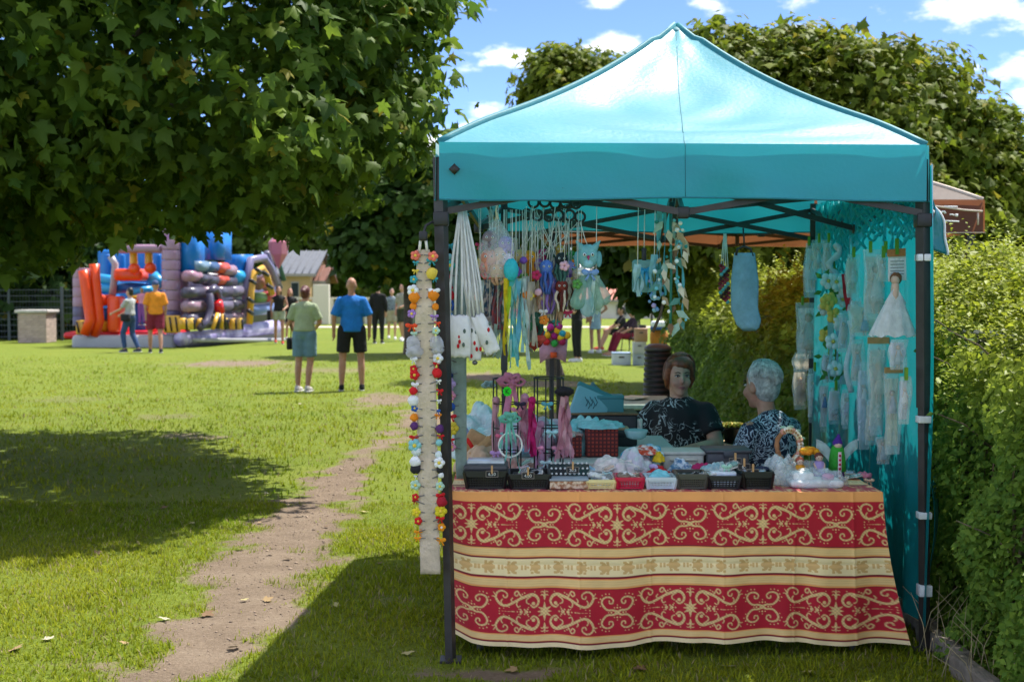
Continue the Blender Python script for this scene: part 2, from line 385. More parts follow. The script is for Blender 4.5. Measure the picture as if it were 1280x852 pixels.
ST = np.array([(0, .28, .05), (0, -.04, 0)]+[(x, y, -.22*x) for x, y in half2]+[(0, .95, -.08)]+[(-x, y, -.22*x) for x, y in reversed(half2)])-np.array([0, .35, 0]); SF = [(0, 1+i, 1+(i+1) % 10) for i in range(10)]; SV = []
for _ in range(7):
    q_ = ST.copy(); q_[:, :2] += _g.normal(0, .05, q_[:, :2].shape); q_[:, 0] *= _g.uniform(.8, 1.25); q_[:, 2] += _g.uniform(-.5, .2)*q_[:, 1]**2+_g.uniform(-.4, .3)*np.abs(q_[:, 0]); SV.append(q_)
SV = np.array(SV)
def crown(name, lobes, nclump, per, size, T, TF, parent, bottom=None, cr=.34, seed=1, pal=((.035, .085, .012), (.085, .16, .022)), inner=.18, m=None, yellow=.02, rnd=.45):
    g = np.random.default_rng(seed)
    lob = np.array([(*c, *r) for c, r in lobes]); w = lob[:, 3]*lob[:, 5]; w = w/w.sum()
    which = g.choice(len(lob), nclump*2, p=w); dirs = unit(g.normal(size=(nclump*2, 3)))
    rr = np.where(g.random(nclump*2) < inner, g.uniform(.35, .85, nclump*2), g.uniform(.86, 1.05, nclump*2))
    bump = .93+.14*np.sin(dirs[:, 0]*7+which)*np.sin(dirs[:, 1]*6+2*which)+.05*np.sin(dirs[:, 2]*11)
    c = lob[which, :3]+dirs*lob[which, 3:]*(rr*bump)[:, None]
    ins = np.zeros(len(c), bool)
    for k in range(len(lob)):
        q = np.linalg.norm((c-lob[k, :3])/lob[k, 3:], axis=1); ins |= (q < .72) & (which != k)
    c, dirs = c[~ins][:nclump], dirs[~ins][:nclump]
    if bottom is not None:
        ok = bottom(c); c, dirs = c[ok], dirs[ok]
    m_ = len(c); n_ = m_*per
    cc = np.repeat(c, per, 0); dd = np.repeat(dirs, per, 0)
    offs = unit(g.normal(size=(n_, 3)))*g.random((n_, 1))**.5*cr*np.array([1.15, 1.15, .62])
    pos = cc+offs
    nrm = unit(dd*.75+offs/cr*.45+np.array([0, 0, .65])+g.normal(size=(n_, 3))*rnd)
    tip = dd*.55+np.array([0, 0, -.75])+offs/cr*.5+g.normal(size=(n_, 3))*.35
    B = frames(nrm, tip); s = size*g.uniform(.5, 1.35, n_)
    h = np.repeat(g.random((m_, 1)), per, 0)*.6+g.random((n_, 1))*.4
    col = np.array(pal[0])*(1-h)+np.array(pal[1])*h; col = col*g.uniform(.75, 1.25, (n_, 1))
    ye = g.random(n_) < yellow; col[ye] = np.array([.30, .27, .03])*g.uniform(.7, 1.2, (ye.sum(), 1))
    return bulk(name, T, TF, pos, B, s, m or leafmat, col, parent=parent)
bark = mat('bark', (.10, .075, .055), .9, .35, 14, .8, 40)
def trunk(parent, base, top, r, limbs, seed=0):
    rd = random.Random(seed); base, top = Vector(base), Vector(top)
    pts = [base+V(0, 0, -.1)]+[base.lerp(top, k/5)+V(rd.uniform(-.04, .04), rd.uniform(-.04, .04), 0) for k in range(6)]
    obj('trunk', MB().tube(pts, [r*1.5, r*1.25]+[r*(1-.09*k) for k in range(1, 6)], 12), bark, parent)
    for q in limbs:
        q = Vector(q); s = base.lerp(top, rd.uniform(.75, 1)); mid = s.lerp(q, .5)+V(rd.uniform(-.1, .1), rd.uniform(-.1, .1), .15)
        k = MB().tube([s, s.lerp(mid, .6), mid, mid.lerp(q, .6), q], [r*.5, r*.42, r*.34, r*.2, r*.07], 7)
        for j in range(3):
            a = mid.lerp(q, .2+.25*j); e = a+V(rd.uniform(-.8, .8), rd.uniform(-.8, .8), rd.uniform(.0, .7)); k.tube([a, a.lerp(e, .5)+V(0, 0, .08), e], [r*.2, r*.13, r*.04], 5)
        obj('branch', k, bark, parent)
# the near maple over the lawn
tb = V(-5.0, 12.0, 0)
t = thing('maple_tree', 'big round-crowned dark green maple overhanging the lawn and bouncy castle', 'tree', tb)
trunk(t, tb, tb+V(.05, 0, 2.6), .15, [tb+V(2.6*math.cos(a), 2.6*math.sin(a), 3.6+.5*(k % 3)) for k, a in enumerate(np.linspace(.2, 6, 9))], 3)
lob = [((-4.9, 12.0, 4.4), (4.2, 4.3, 2.5)), ((-2.6, 10.6, 3.5), (2.0, 2.3, 1.6)), ((-3.2, 11.8, 5.2), (2.6, 2.7, 1.9)), ((-5.2, 9.7, 3.2), (2.4, 2.2, 1.75)), ((-4.1, 9.0, 3.7), (2.2, 1.6, 1.5)), ((-6.8, 11.0, 3.6), (2.6, 3, 1.9)), ((-2.3, 10.9, 4.5), (1.85, 1.9, 1.4))]
def bot(c):                                # the pruned lower edge of the crown
    px = CW/2+c[:, 0]/c[:, 1]*F; py = HZ-(c[:, 2]-EYE)/c[:, 1]*F
    lim = np.interp(px, [-400, 0, 90, 150, 215, 270, 330, 400, 450, 500, 540, 575, 600, 625], [380, 352, 342, 300, 272, 300, 288, 300, 282, 276, 235, 190, 120, 90])
    return (c[:, 2] > 1.42) & ((py < lim-6+14*np.sin(px*.09)) | (c[:, 2] > 2.2) & (px < -60)) & (px < 590+8*np.sin(py*.08)-np.clip((70-py)*.35, 0, 30))
crown('crown', lob, 5600, 12, .128, MV, MF, t, bot, .31, 5, ((.040, .100, .016), (.185, .265, .026)), yellow=.035, rnd=.72)
# maples behind the tents
def bgtree(label, base, lobes, nclump, per, size, seed, pal, name='maple_tree', th=1.9, cr=.34, yellow=.02, T=DT, TF=DF, group=None, rnd=.5):
    base = Vector(base); t = thing(name, label, 'tree', base, group)
    c0 = Vector(lobes[0][0])
    trunk(t, base, V(base.x, base.y, min(th, c0.z)), .14, [V(*c)+V(0, 0, .3*r[2]) for c, r in lobes], seed)
    crown('crown', lobes, nclump, per, size, T, TF, t, None, cr, seed, pal, yellow=yellow, rnd=rnd); return t
def LP(x, y, D, rx, ry, rz=None):          # a lobe centred on a pixel, radii in pixels
    c = P(x, y, D); k = D/F; return (tuple(c), (rx*k, (rz or rx)*k, ry*k))
PA = ((.085, .14, .012), (.24, .275, .024))
bgtree('broad sunlit maple with yellow green crown behind the teal and brown tents', (4.1, 17.5, 0), [LP(1010, 235, 17.5, 215, 190), LP(905, 150, 17.2, 95, 120), LP(1000, 130, 17.2, 110, 95), LP(1115, 170, 17, 95, 95), LP(1200, 240, 16.8, 95, 115), LP(1130, 300, 16.4, 130, 90), LP(1270, 320, 17, 70, 90)], 3900, 13, .135, 21, PA, yellow=.06, cr=.31, T=SV, TF=SF, rnd=.66)
bgtree('rounded maple seen over the left slope of the teal canopy', (.78, 24, 0), [LP(735, 190, 24, 92, 125), LP(705, 120, 23.8, 50, 60), LP(765, 115, 24, 42, 42)], 1300, 13, .15, 22, PA, yellow=.04, T=SV, TF=SF, rnd=.66)
bgtree('dark leafy tree on the lawn behind the beige hanging strip', (-2.6, 32, 0), [LP(520, 265, 32, 85, 80), LP(470, 300, 31.6, 60, 50), LP(575, 290, 32.5, 60, 70), LP(640, 300, 33, 70, 70), LP(500, 310, 31.8, 70, 30), LP(580, 322, 32.2, 60, 28)], 1500, 12, .26, 23, ((.03, .075, .012), (.07, .13, .02)))
bgtree('dense dark tree behind the wire fence', (-21, 44, 0), [LP(-60, 330, 44, 110, 100), LP(40, 350, 44, 110, 80), LP(120, 320, 45, 90, 90)], 1100, 12, .36, 24, ((.02, .055, .012), (.05, .10, .018)), cr=.5)
PB = ((.07, .12, .02), (.16, .22, .04))
for i, (x, y, D, rx, ry, lab) in enumerate(((405, 305, 78, 62, 62, 'pale green tree rising behind the grey roofed house'), (452, 330, 82, 55, 50, 'light green bushy tree beyond the low garden wall'), (505, 345, 70, 45, 30, 'low round shrub tree beyond the garden wall, right of the pale tree'), (330, 300, 84, 70, 70, 'hazy green tree behind the bouncy castle slide'), (600, 335, 92, 80, 42, 'far tree behind the terracotta roof, beside the dark tree'), (840, 330, 95, 110, 55, 'far dark tree above the terracotta roofed building'), (190, 320, 90, 130, 80, 'tall far tree behind the bouncy castle'))):
    c = P(x, y, D); bgtree(lab, (c.x, c.y, 0), [LP(x, y, D, rx, ry), LP(x+rx*.5, y+ry*.3, D-.5, rx*.6, ry*.6), LP(x-rx*.5, y+ry*.35, D-.6, rx*.6, ry*.6)], 420, 11, .5, 40+i, PB if i not in (5, 4) else PA, name='broadleaf_tree', cr=.75)
# dark trees behind the brown tent fill the gap under its roof
bgtree('shady tree standing behind the brown tent beside the hedge', (3.5, 21, 0), [LP(900, 300, 21, 150, 80), LP(1010, 320, 20.5, 110, 80), LP(820, 320, 21, 60, 60)], 1300, 12, .24, 31, ((.03, .07, .012), (.08, .14, .02)))
# hedge: leafy privet running back along the right side of the stall
HF = np.array([(3.6, 1.80), (5.0, 1.90), (6.0, 1.98), (8.4, 2.12), (12., 2.14), (19, 2.3)])
hx = lambda d: np.interp(d, HF[:, 0], HF[:, 1])
ht = thing('hedge', 'clipped privet hedge with sunlit top beside the teal tent', 'hedge', (2.4, 4.6, 0))
hl = mat('privet_leaf', attr='var', rough=.45, trans=.48, var=.05, spec=.16)
PT = np.array([(0, -.5, 0), (.30, -.05, .06), (0, .5, -.04), (-.30, -.05, .06)]); PF = [(0, 1, 2), (0, 2, 3)]
def hedge(nm, k, d0, d1, size, seed):
    g = np.random.default_rng(seed); d = g.uniform(d0, d1, k); u = g.random(k)
    top = 1.66+.07*np.sin(d*3.1)+.05*np.sin(d*7.7+1)
    lump = .07*np.sin(d*9+u*7)+.06*np.sin(d*4.3-u*11)
    face = g.random(k) < .52
    depth = g.random(k)**2*.30
    z = np.where(face, u*1.32, 0); tx = u*.98; zt = np.where(tx < .42, 1.22+(top-1.22)*np.sin(np.clip(tx/.42, 0, 1)*1.57), top); z = np.where(face, z, zt-depth*.5+g.normal(0, .035, k)); xin = np.where(face, depth+lump, .0+tx+lump*(tx < .2))
    x = hx(d)+xin
    nrm = np.where(face[:, None], np.array([-.8, -.25, .55]), np.array([-.1, -.1, 1.0]))+g.normal(0, .45, (k, 3))
    tip = np.where(face[:, None], np.array([-.5, -.2, .1]), np.array([0, 0, .8]))+g.normal(0, .6, (k, 3))
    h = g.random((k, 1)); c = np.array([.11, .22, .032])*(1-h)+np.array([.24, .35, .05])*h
    tl = np.clip((z-.92)/.5, 0, 1)[:, None]; c = c*(1-tl)+np.array([.30, .34, .028])*(.6+.7*h)*tl   # sunlit top painted in: leaf colour turns yellow-green with height
    return np.stack([x, d, z], -1), frames(unit(nrm), tip), size*g.uniform(.6, 1.3, k), c
def sprigs(k, d0, d1, seed, size=.032, hh=.30):
    g = np.random.default_rng(seed); d = g.uniform(d0, d1, k); xo = g.uniform(.03, .9, k); x = hx(d)+xo; z0 = np.repeat(np.where(xo < .42, 1.2+.45*np.sin(np.clip(xo/.42, 0, 1)*1.57), 1.62), 14); h = g.uniform(.08, hh, k)
    lean = g.normal(0, .12, (k, 2)); per = 14; t_ = np.tile(np.linspace(.1, 1, per), k); rp = lambda a: np.repeat(a, per, 0)
    pos = np.stack([rp(x)+rp(lean[:, 0])*t_*rp(h)*3, rp(d)+rp(lean[:, 1])*t_*rp(h)*3, z0+t_*rp(h)], -1)
    side = np.tile([1, -1], k*per//2); a = rp(g.uniform(0, 6.28, k))+np.tile(np.arange(per), k)*1.3
    out = np.stack([np.cos(a)*side, np.sin(a)*side, .6+0*a], -1); pos = pos+out*.012
    n_ = len(pos); c = np.array([.34, .39, .035])*g.uniform(.6, 1.3, (n_, 1))
    return pos, frames(unit(np.array([0, -.3, 1])+g.normal(0, .4, (n_, 3))), out), size*(1.15-.5*t_)*g.uniform(.7, 1.2, n_), c
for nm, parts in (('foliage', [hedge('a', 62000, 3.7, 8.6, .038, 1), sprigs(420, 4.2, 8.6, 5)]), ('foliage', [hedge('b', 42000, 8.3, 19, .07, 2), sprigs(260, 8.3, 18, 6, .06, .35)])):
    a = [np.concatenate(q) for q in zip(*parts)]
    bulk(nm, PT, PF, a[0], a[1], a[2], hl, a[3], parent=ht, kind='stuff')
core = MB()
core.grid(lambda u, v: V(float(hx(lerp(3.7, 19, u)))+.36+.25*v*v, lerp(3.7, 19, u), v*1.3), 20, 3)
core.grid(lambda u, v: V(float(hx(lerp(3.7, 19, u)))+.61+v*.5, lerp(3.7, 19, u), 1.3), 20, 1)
obj('inner_sheet', core, mat('hedge_core', (.018, .028, .010), 1, .5, 9), ht, sol=.02)  # solid dark sheet closing the inside of the foliage
st = MB(); rd = random.Random(4)
for k in range(60):
    d = rd.uniform(4.2, 9); b0 = V(float(hx(d))+rd.uniform(.14, .34), d, 0); st.tube([b0, b0+V(rd.uniform(-.04, .05), rd.uniform(-.1, .1), .5), b0+V(rd.uniform(-.02, .1), rd.uniform(-.2, .2), 1.1)], [.012, .009, .004], 5)
obj('stems', st, mat('twig', (.16, .12, .08), .9), ht)
# a few loose sprays that reach past the tent leg
k = MB(); lp = []
for i in range(9):
    d = 5.0+.22*i; z = [.55, 1.28, .95, 1.18, 1.4, .75, 1.12, 1.3, .9][i]; s = V(float(hx(d))+.12, d, z-.05); e = s+V(-.24-.08*rd.random(), rd.uniform(-.12, .05), .10+.1*rd.random()); k.tube([s, s.lerp(e, .5)+V(0, 0, .03), e], [.005, .004, .002], 5)
    for j in range(16): lp.append(tuple(s.lerp(e, j/15+.02)+V(rd.uniform(-.02, .02), rd.uniform(-.02, .02), rd.uniform(-.02, .02))))
obj('spray', k, _mats['twig'], ht, kind='stuff'); lp = np.array(lp); q = len(lp)
bulk('spray_leaves', PT, PF, lp, frames(unit(np.array([0, -.5, 1])+rng.normal(0, .5, (q, 3))), rng.normal(0, 1, (q, 3))), np.full(q, .036), hl, np.array([.07, .14, .025])*rng.uniform(.6, 1.4, (q, 1)), parent=ht, kind='stuff')
# concrete kerb and dry stalks at the foot of the hedge
kb = MB()
for i in range(4): kb.rbox((1.80+.012*i, 4.55+.5*i, .03), (.06, .49, .14), .008, .03)
kt = thing('kerb', 'weathered concrete edging kerb along the foot of the hedge', 'kerb', (1.8, 5, 0))
for i in range(4): obj('kerb_stone', MB().rbox((1.83+.02*i, 4.5+.5*i, .0), (.07, .49, .16), .01, .04), mat('kerb_concrete', (.20, .17, .14), .9, .25, 18, .5, 60), kt)
dg_ = MB()
for i in range(40):
    b0 = V(rd.uniform(1.72, 2.05), rd.uniform(4.9, 5.7), .0); a = rd.uniform(0, 6.28); h = rd.uniform(.08, .32); dg_.tube([b0, b0+V(.05*math.cos(a), .05*math.sin(a), h*.6), b0+V(.16*math.cos(a), .16*math.sin(a), h)], [.0022, .0018, .0008], 4)
tag(obj('dry_grass', dg_, mat('dry_stalk', (.38, .30, .17), .9), kind='stuff'), 'dry straw stalks at the foot of the hedge', 'grass')
# grit and clods on the dirt path
k_ = 3600; yy = np.sqrt(rng.uniform(4.6**2, 12**2, k_)); xx = np.interp(yy, PLa[:, 1], PLa[:, 0])+rng.normal(0, .45, k_); dm = dirtmask(xx, yy); ok = dm > .45; xx, yy = xx[ok], yy[ok]; k_ = len(xx)
OT = np.array([(1, 0, 0), (-.8, .3, 0), (0, 1, .1), (0, -.9, 0), (.1, 0, .7), (0, 0, -.6)]); OF = [(0, 2, 4), (2, 1, 4), (1, 3, 4), (3, 0, 4), (2, 0, 5), (1, 2, 5), (3, 1, 5), (0, 3, 5)]
go = bulk('grit', OT, OF, np.stack([xx, yy, gz(xx, yy)+.001], -1), frames(unit(np.array([0, 0, 1])+rng.normal(0, .2, (k_, 3))), rng.normal(0, 1, (k_, 3))), rng.gamma(1.6, .0022, k_)+.001, mat('grit', attr='var', rough=.95, var=.1), np.array([.27, .20, .145])*rng.uniform(.6, 1.3, (k_, 1)), kind='stuff'); tag(go, 'small clods and grit on the dirt path', 'grit')
# fallen leaves
flm = [mat('fallen_leaf_%d' % i, c, .8, .2, 40) for i, c in enumerate(((.30, .20, .09), (.16, .09, .04), (.38, .33, .14), (.42, .38, .26)))]
fl_spots = [(655, 390+420), (120, 695), (315, 755), (300, 690), (322, 748), (640, 460)]
flp = [(122, 692), (300, 688), (306, 752), (333, 617), (325, 655), (408, 660), (455, 640), (292, 812), (145, 608), (205, 635), (240, 655), (60, 800), (20, 812), (130, 760), (360, 700), (440, 575), (405, 540), (90, 640), (430, 455), (375, 505), (335, 752), (260, 770), (420, 760), (205, 775), (155, 805), (475, 705), (510, 820), (380, 610), (640, 838), (800, 836), (1010, 842), (910, 833)]
leafmesh = [bpy.data.meshes.new('fallen_leaf') for _ in flm]
for me, mm in zip(leafmesh, flm):
    v = MT.copy(); v[:, 2] = .12*np.abs(v[:, 0])+.10*v[:, 1]**2; me.from_pydata(v.tolist(), [], MF); me.materials.append(mm)
LN = ['tan', 'dark brown', 'straw yellow', 'pale buff']
for i, (x, y) in enumerate(flp):
    p = G(x, y); k = i % 4; o = bpy.data.objects.new('fallen_leaf', leafmesh[k]); COL.objects.link(o)
    o.location = (p.x, p.y, float(gz(np.array([p.x]), np.array([p.y]))[0])+.012); o.rotation_euler = (rd.uniform(-.3, .3), rd.uniform(-.3, .3), rd.uniform(0, 6)); s = rd.uniform(.03, .065); o.scale = (s, s, s)
    tag(o, 'dry %s maple leaf lying on the lawn and dirt path' % LN[k], 'leaf', 'fallen leaves on the lawn')
# ================================================================ the teal stall tent
teal = mat('teal_canopy', (.000, .34, .44), .42, .06, 3, .10, 45, trans=.27, tcol=(.03, .48, .54), spec=.70, sheen=.5)
tealseam = mat('teal_seam', (.006, .17, .21), .6, .08, 30, .1)
steel = mat('dark_steel', (.055, .048, .046), .42, .15, 20, metal=.35)
plast = mat('black_plastic', (.018, .018, .02), .45, .2, 30)
wtape = mat('white_tape', (.75, .76, .78), .6, .08, 60)
def canopy(parent, C, peak, z0, z1, m, seam, rise=.10, sag=.30, vth=.02, seed=0, nseg=40, names=('roof_panel', 'valance', 'seam_trim')):
    """C: four eave corners (x,y) front-left, front-right, rear-right, rear-left; z0 valance bottom, z1 valance top"""
    rd = random.Random(seed); C = [Vector((c[0], c[1], 0)) for c in C]; pk = Vector(peak)
    for i in range(4):
        A, B = C[i], C[(i+1) % 4]; A1, B1 = A+V(0, 0, z1), B+V(0, 0, z1)
        out = (B-A).cross(V(0, 0, 1)).normalized(); ph = [rd.uniform(0, 6) for _ in range(8)]
        def roof(u, v):
            e = A1.lerp(B1, u); p = e.lerp(pk, v)
            h = z1+(pk.z-z1)*((1-sag)*v+sag*v**2.6)+.035*math.sin(min(v*7, math.pi/2))*(1 if v < .9 else .5)
            edge = 4*u*(1-u)
            w = .006*math.sin(17*u+6*v+ph[0])*math.sin(3.1*v+ph[1])+.007*math.sin(9*u-14*v+ph[2])+.0035*math.sin(31*v+5*u+ph[3])
            dip = -.05*edge*math.sin(math.pi*min(1, v*1.05))
            w += .011*math.sin(52*v+9*math.sin(3.1*u+ph[5])+14*u)*math.exp(-((v-.11)/.10)**2)+.006*math.sin(26*v-22*abs(u-.5)+ph[6])*math.exp(-((v-.35)/.2)**2)
            return V(p.x, p.y, h+(w*edge*(1-v*.6)+dip)*(1 if 0 < v < 1 else 0))
        mb = MB().grid(roof, nseg, 34)
        obj(names[0], mb, m, parent)
        def val(u, v):
            e = A.lerp(B, u); edge = 4*u*(1-u)
            w = .010*math.sin(8*u*3.1+ph[4])*v+.008*math.sin(19*abs(u-.5)+2.5*v+ph[5])*v+.006*math.sin(2*v+13*u+ph[6])*v+.004*math.sin(37*u-3*v+ph[7])*v
            z = z1+.004-(z1-z0)*v+.012*edge*v*math.sin(5*u+ph[7])
            return V(e.x, e.y, z)+out*(.014+.004*v+w*min(1, edge*3))
        obj(names[1], MB().grid(val, 90, 14), m, parent)
        obj('panel_seam', MB().tube([roof(.5, k/20)+V(0, 0, .002) for k in range(20)], .0014, 5), seam, parent); obj('panel_seam', MB().tube([val(.5, k/8)+out*.001 for k in range(9)], .0016, 5), seam, parent)
        hem = MB().tube([val(k/40, 1.0) for k in range(41)], .004, 5); obj('hem', hem, seam, parent)
        rid = [roof(0, k/24)+V(0, 0, .004) for k in range(25)]
        rb = MB().tube(rid, [.018]*25, 6, flat=.3); obj(names[2], rb, seam, parent)
    return pk
def bar(mb, a, b, w=.016, h=.028):
    a, b = Vector(a), Vector(b); t = (b-a); q = t.to_track_quat('Z', 'Y').to_matrix(); mb.box((a+b)/2, (w, h, t.length), q); return mb
def tent_frame(parent, legs, tops, zt, peak, m, legw=.034, drop=.26, feet=True):
    """legs: base points, tops: top points (z=zt), four corners in order"""
    for (b_, t_) in zip(legs, tops):
        b_, t_ = Vector(b_), Vector(t_); lm = bar(MB(), b_, t_, legw, legw); lo = obj('leg', lm, m, parent, smooth=False)
        k = b_.lerp(t_, .5); obj('leg_sleeve', bar(MB(), k, t_, legw*1.28, legw*1.28), m, lo, smooth=False)
        obj('slider', MB().rbox(b_.lerp(t_, 1-drop/(t_.z-b_.z)), (legw*1.9, legw*1.9, .06), .006), plast, lo)
        if feet: obj('foot_plate', MB().box((b_.x, b_.y, .006), (.09, .09, .010)), m, lo, smooth=False)
    mids = []
    for i in range(4):
        A, B = Vector(tops[i]), Vector(tops[(i+1) % 4]); dz = V(0, 0, drop); n_ = 2
        inset = .03
        for j in range(n_):
            p, q = A.lerp(B, j/n_), A.lerp(B, (j+1)/n_); off = (B-A).cross(V(0, 0, 1)).normalized()*.014
            obj('truss_bar', bar(MB(), p-V(0, 0, .04)+off, q-dz+V(0, 0, .03)+off), m, parent, smooth=False)
            obj('truss_bar', bar(MB(), p-dz+V(0, 0, .03)-off, q-V(0, 0, .04)-off), m, parent, smooth=False)
            obj('bolt', MB().ell(p.lerp(q, .5)-V(0, 0, drop/2)+off*2.2, .011, 8, 6), plast, parent)
        M_ = A.lerp(B, .5); mids.append(M_); obj('joint', MB().rbox(M_-dz+V(0, 0, .03), (.05, .05, .05), .006), plast, parent)
        obj('joint', MB().rbox(M_-V(0, 0, .04), (.05, .05, .05), .006), plast, parent)
    pk = Vector(peak); c0 = V(pk.x, pk.y, zt-.12)
    obj('centre_pole', bar(MB(), c0-V(0, 0, .1), pk-V(0, 0, .03), .03, .03), m, parent, smooth=False)
    obj('joint', MB().rbox(c0, (.07, .07, .06), .01), plast, parent)
    for M_ in mids:
        for (za, zb) in ((-.04, -.02), (-drop+.03, .14)):
            obj('roof_bar', bar(MB(), M_+V(0, 0, za), c0+V(0, 0, zb)), m, parent, smooth=False)
FLc, FRc, RRc, RLc = (-.306, 5.40), (1.768, 5.50), (1.965, 8.33), (-.085, 8.26)
PEAK = P(845, 36, 6.85); PEAK.z += .0
T = thing('market_tent', 'teal pop-up canopy tent with pointed roof over the craft stall', 'tent', (.85, 6.8, 0))
canopy(T, (FLc, FRc, RRc, RLc), PEAK, 1.955, 2.195, teal, tealseam, seed=3)
legs = [(-.262, 5.41, 0), (1.81, 5.56, 0), (1.955, 8.33, 0), (-.05, 8.25, 0)]
tops = [(-.305, 5.43, 2.14), (1.765, 5.53, 2.14), (1.95, 8.30, 2.14), (-.05, 8.22, 2.14)]
tent_frame(T, legs, tops, 2.14, PEAK, steel)
for z in (1.72, 1.02, .60, .27):
    p = Vector(legs[1]).lerp(Vector(tops[1]), z/2.14); obj('velcro_strap', MB().rbox(p, (.056, .056, .03 if z > .4 else .05), .004), wtape, T)
obj('eyelet_patch', MB().slab([V(*FLc, 0)+V(.065+dx, -.022, 2.085+dz) for dx, dz in ((-.024, 0), (0, .024), (.024, 0), (0, -.024))], .004), plast, T)
obj('peak_cap', MB().lathe(PEAK+V(0, 0, -.012), [(.06, -.03), (.045, .0), (.02, .018), (.002, .022)], 12), tealseam, T)
# side curtain on the right
tarp = mat('teal_tarp', (.012, .26, .30), .28, .14, 6, .35, 14, trans=.40, tcol=(.008, .36, .40), spec=.5)
cw = lambda d: 1.80+.062*(d-5.55)
ct = thing('side_curtain', 'translucent teal tarpaulin curtain hung down the right side of the stall', 'curtain', (1.85, 7, 0))
def curt(u, v):
    d = lerp(5.50, 8.30, u); z = lerp(2.12, .12+.05*math.sin(9*u), v)
    fold = .028*math.sin(u*46+2*v)*(.3+.7*v)+.02*math.sin(u*19+1)+.010*math.sin(u*93+5*v)
    return V(cw(d)+fold-.02-.06*max(0, v-.55)*(.6+.4*math.sin(4*u)) , d, z)
obj('curtain_sheet', MB().grid(curt, 150, 40), tarp, ct)
net = mat('teal_lace', (.02, .42, .46), .45, .3, 60, .4, 80, trans=.55, tcol=(.15, .80, .82))
for k, (d0, d1, zb) in enumerate(((5.6, 6.15, 1.80), (6.2, 6.8, 1.84), (6.9, 7.3, 1.72), (7.35, 7.8, 1.6))):
    lm = MB()
    for j in range(9):
        d = lerp(d0, d1, j/8); lm.tube([V(cw(d)-.045+.012*math.sin(j*2+q*1.9), d+.015*math.sin(q*1.3+j), lerp(2.1, zb+.06*math.sin(j*3), q/14)) for q in range(15)], [.006+.005*((q+j) % 2) for q in range(15)], 5)
    obj('lace_fringe', lm, net, ct, kind='stuff')
fl = MB().grid(lambda u, v: V(1.84+.085*math.sin(math.pi*.6*v+.1)*u+.012*math.sin(7*v), 5.62+.05*u, lerp(1.98, 1.755, v)-.02*u), 8, 16)
fo = obj('loose_flap', fl, tarp, ct, sol=.002)
obj('flap_hem', MB().tube([V(1.84+.085*math.sin(math.pi*.6*k/16+.1)+.012*math.sin(7*k/16), 5.665, lerp(1.98, 1.755, k/16)-.02) for k in range(17)], .006, 6), wtape, fo)
fl = MB().grid(lambda u, v: V(1.84+.05*u+.02*math.sin(5*v), 5.6+.1*u, lerp(.75, .12+.08*u, v)), 6, 10)
obj('loose_flap', fl, tarp, ct, sol=.002)
# ================================================================ brown tent behind
brown = mat('brown_canopy', (.050, .033, .030), .6, .1, 3, .2, 30, trans=.22, tcol=(.80, .30, .12), spec=.3)
beige = mat('beige_piping', (.55, .45, .38), .7, .1, 40)
BT = thing('market_tent', 'dark brown pop-up tent with beige piping and white lettering behind the teal stall', 'tent', (1.9, 10.9, 0))
k = 9.35
BC = [(P(678, 300, k).x, k), (P(1231, 300, k).x, k+.05), (P(1231, 300, k).x+.15, k+2.95), (P(678, 300, k).x+.15, k+2.95)]
bpk = V((BC[0][0]+BC[1][0])/2+.07, k+1.5, 3.05)
canopy(BT, BC, bpk, 2.00, 2.24, brown, beige, seed=9)
ins = .07
bl = [(BC[0][0]+ins, BC[0][1]+ins, 0), (BC[1][0]-ins, BC[1][1]+ins, 0), (BC[2][0]-ins, BC[2][1]-ins, 0), (BC[3][0]+ins, BC[3][1]-ins, 0)]
tent_frame(BT, bl, [(x, y, 2.19) for x, y, z in bl], 2.19, bpk, steel, drop=.22)
vp = lambda x, y: P(x, y, k-.05)
obj('piping', MB().tube([vp(1160, 257), vp(1180, 259), vp(1205, 262.5), vp(1228, 264)], .007, 6), beige, BT)
obj('piping', MB().tube([vp(1222.5, 266), vp(1222.5, 281)], .007, 6), beige, BT)
wl = mat('white_lettering', (.80, .80, .82), .7, .05)
sq = MB().tube([vp(x, y) for x, y in ((1160, 265.5), (1164, 265), (1167, 264), (1169, 266), (1171, 264), (1174, 263.5), (1176, 266.5), (1178, 264.5), (1180.5, 264.5), (1181.5, 267))], .009, 6, flat=.4)
obj('lettering', sq, wl, BT)
obj('lettering', MB().tube([vp(1187, 268.3), vp(1190, 268), vp(1193, 269)], .005, 6, flat=.4), wl, BT); obj('lettering', MB().tube([vp(1194, 269), vp(1197.5, 269.2)], .010, 6, flat=.4), wl, BT)
for y, (a, b_) in ((275.5, (1160, 1180)), (276.5, (1181, 1199))): obj('lettering', MB().tube([vp(a, y-.5), vp(b_, y+.4)], .005, 6, flat=.4), wl, BT)
obj('lettering', MB().tube([vp(1180, 258), vp(1197, 258.5)], .005, 6, flat=.4), wl, BT)
# ================================================================ front table with the red and gold cloth
TX0, TX1, TY0, TY1, TZ = -.268, 1.600, 5.50, 6.22, .706
tt = thing('folding_table', 'long folding table under the red and gold patterned cloth', 'table', (.67, 5.86, 0))
obj('table_top', MB().rbox((.67, 5.86, TZ-.028), (1.82, .70, .035), .01), mat('table_plastic', (.5, .5, .48), .6), tt)
for x in (-.14, 1.50):
    for y in (5.58, 6.14): obj('leg', MB().tube([V(x, y, 0), V(x, y, .66)], .015, 10), mat('grey_tube', (.22, .22, .22), .4, metal=.5), tt)
    obj('crossbar', MB().tube([V(x, 5.58, .25), V(x, 6.14, .25)], .011, 8), _mats['grey_tube'], tt)
RED, GOLD, CREAM, BRN, DRED, ORG = (np.array(c) for c in ((.48, .003, .020), (.90, .60, .25), (.95, .74, .40), (.55, .32, .11), (.20, .006, .015), (.90, .38, .11)))
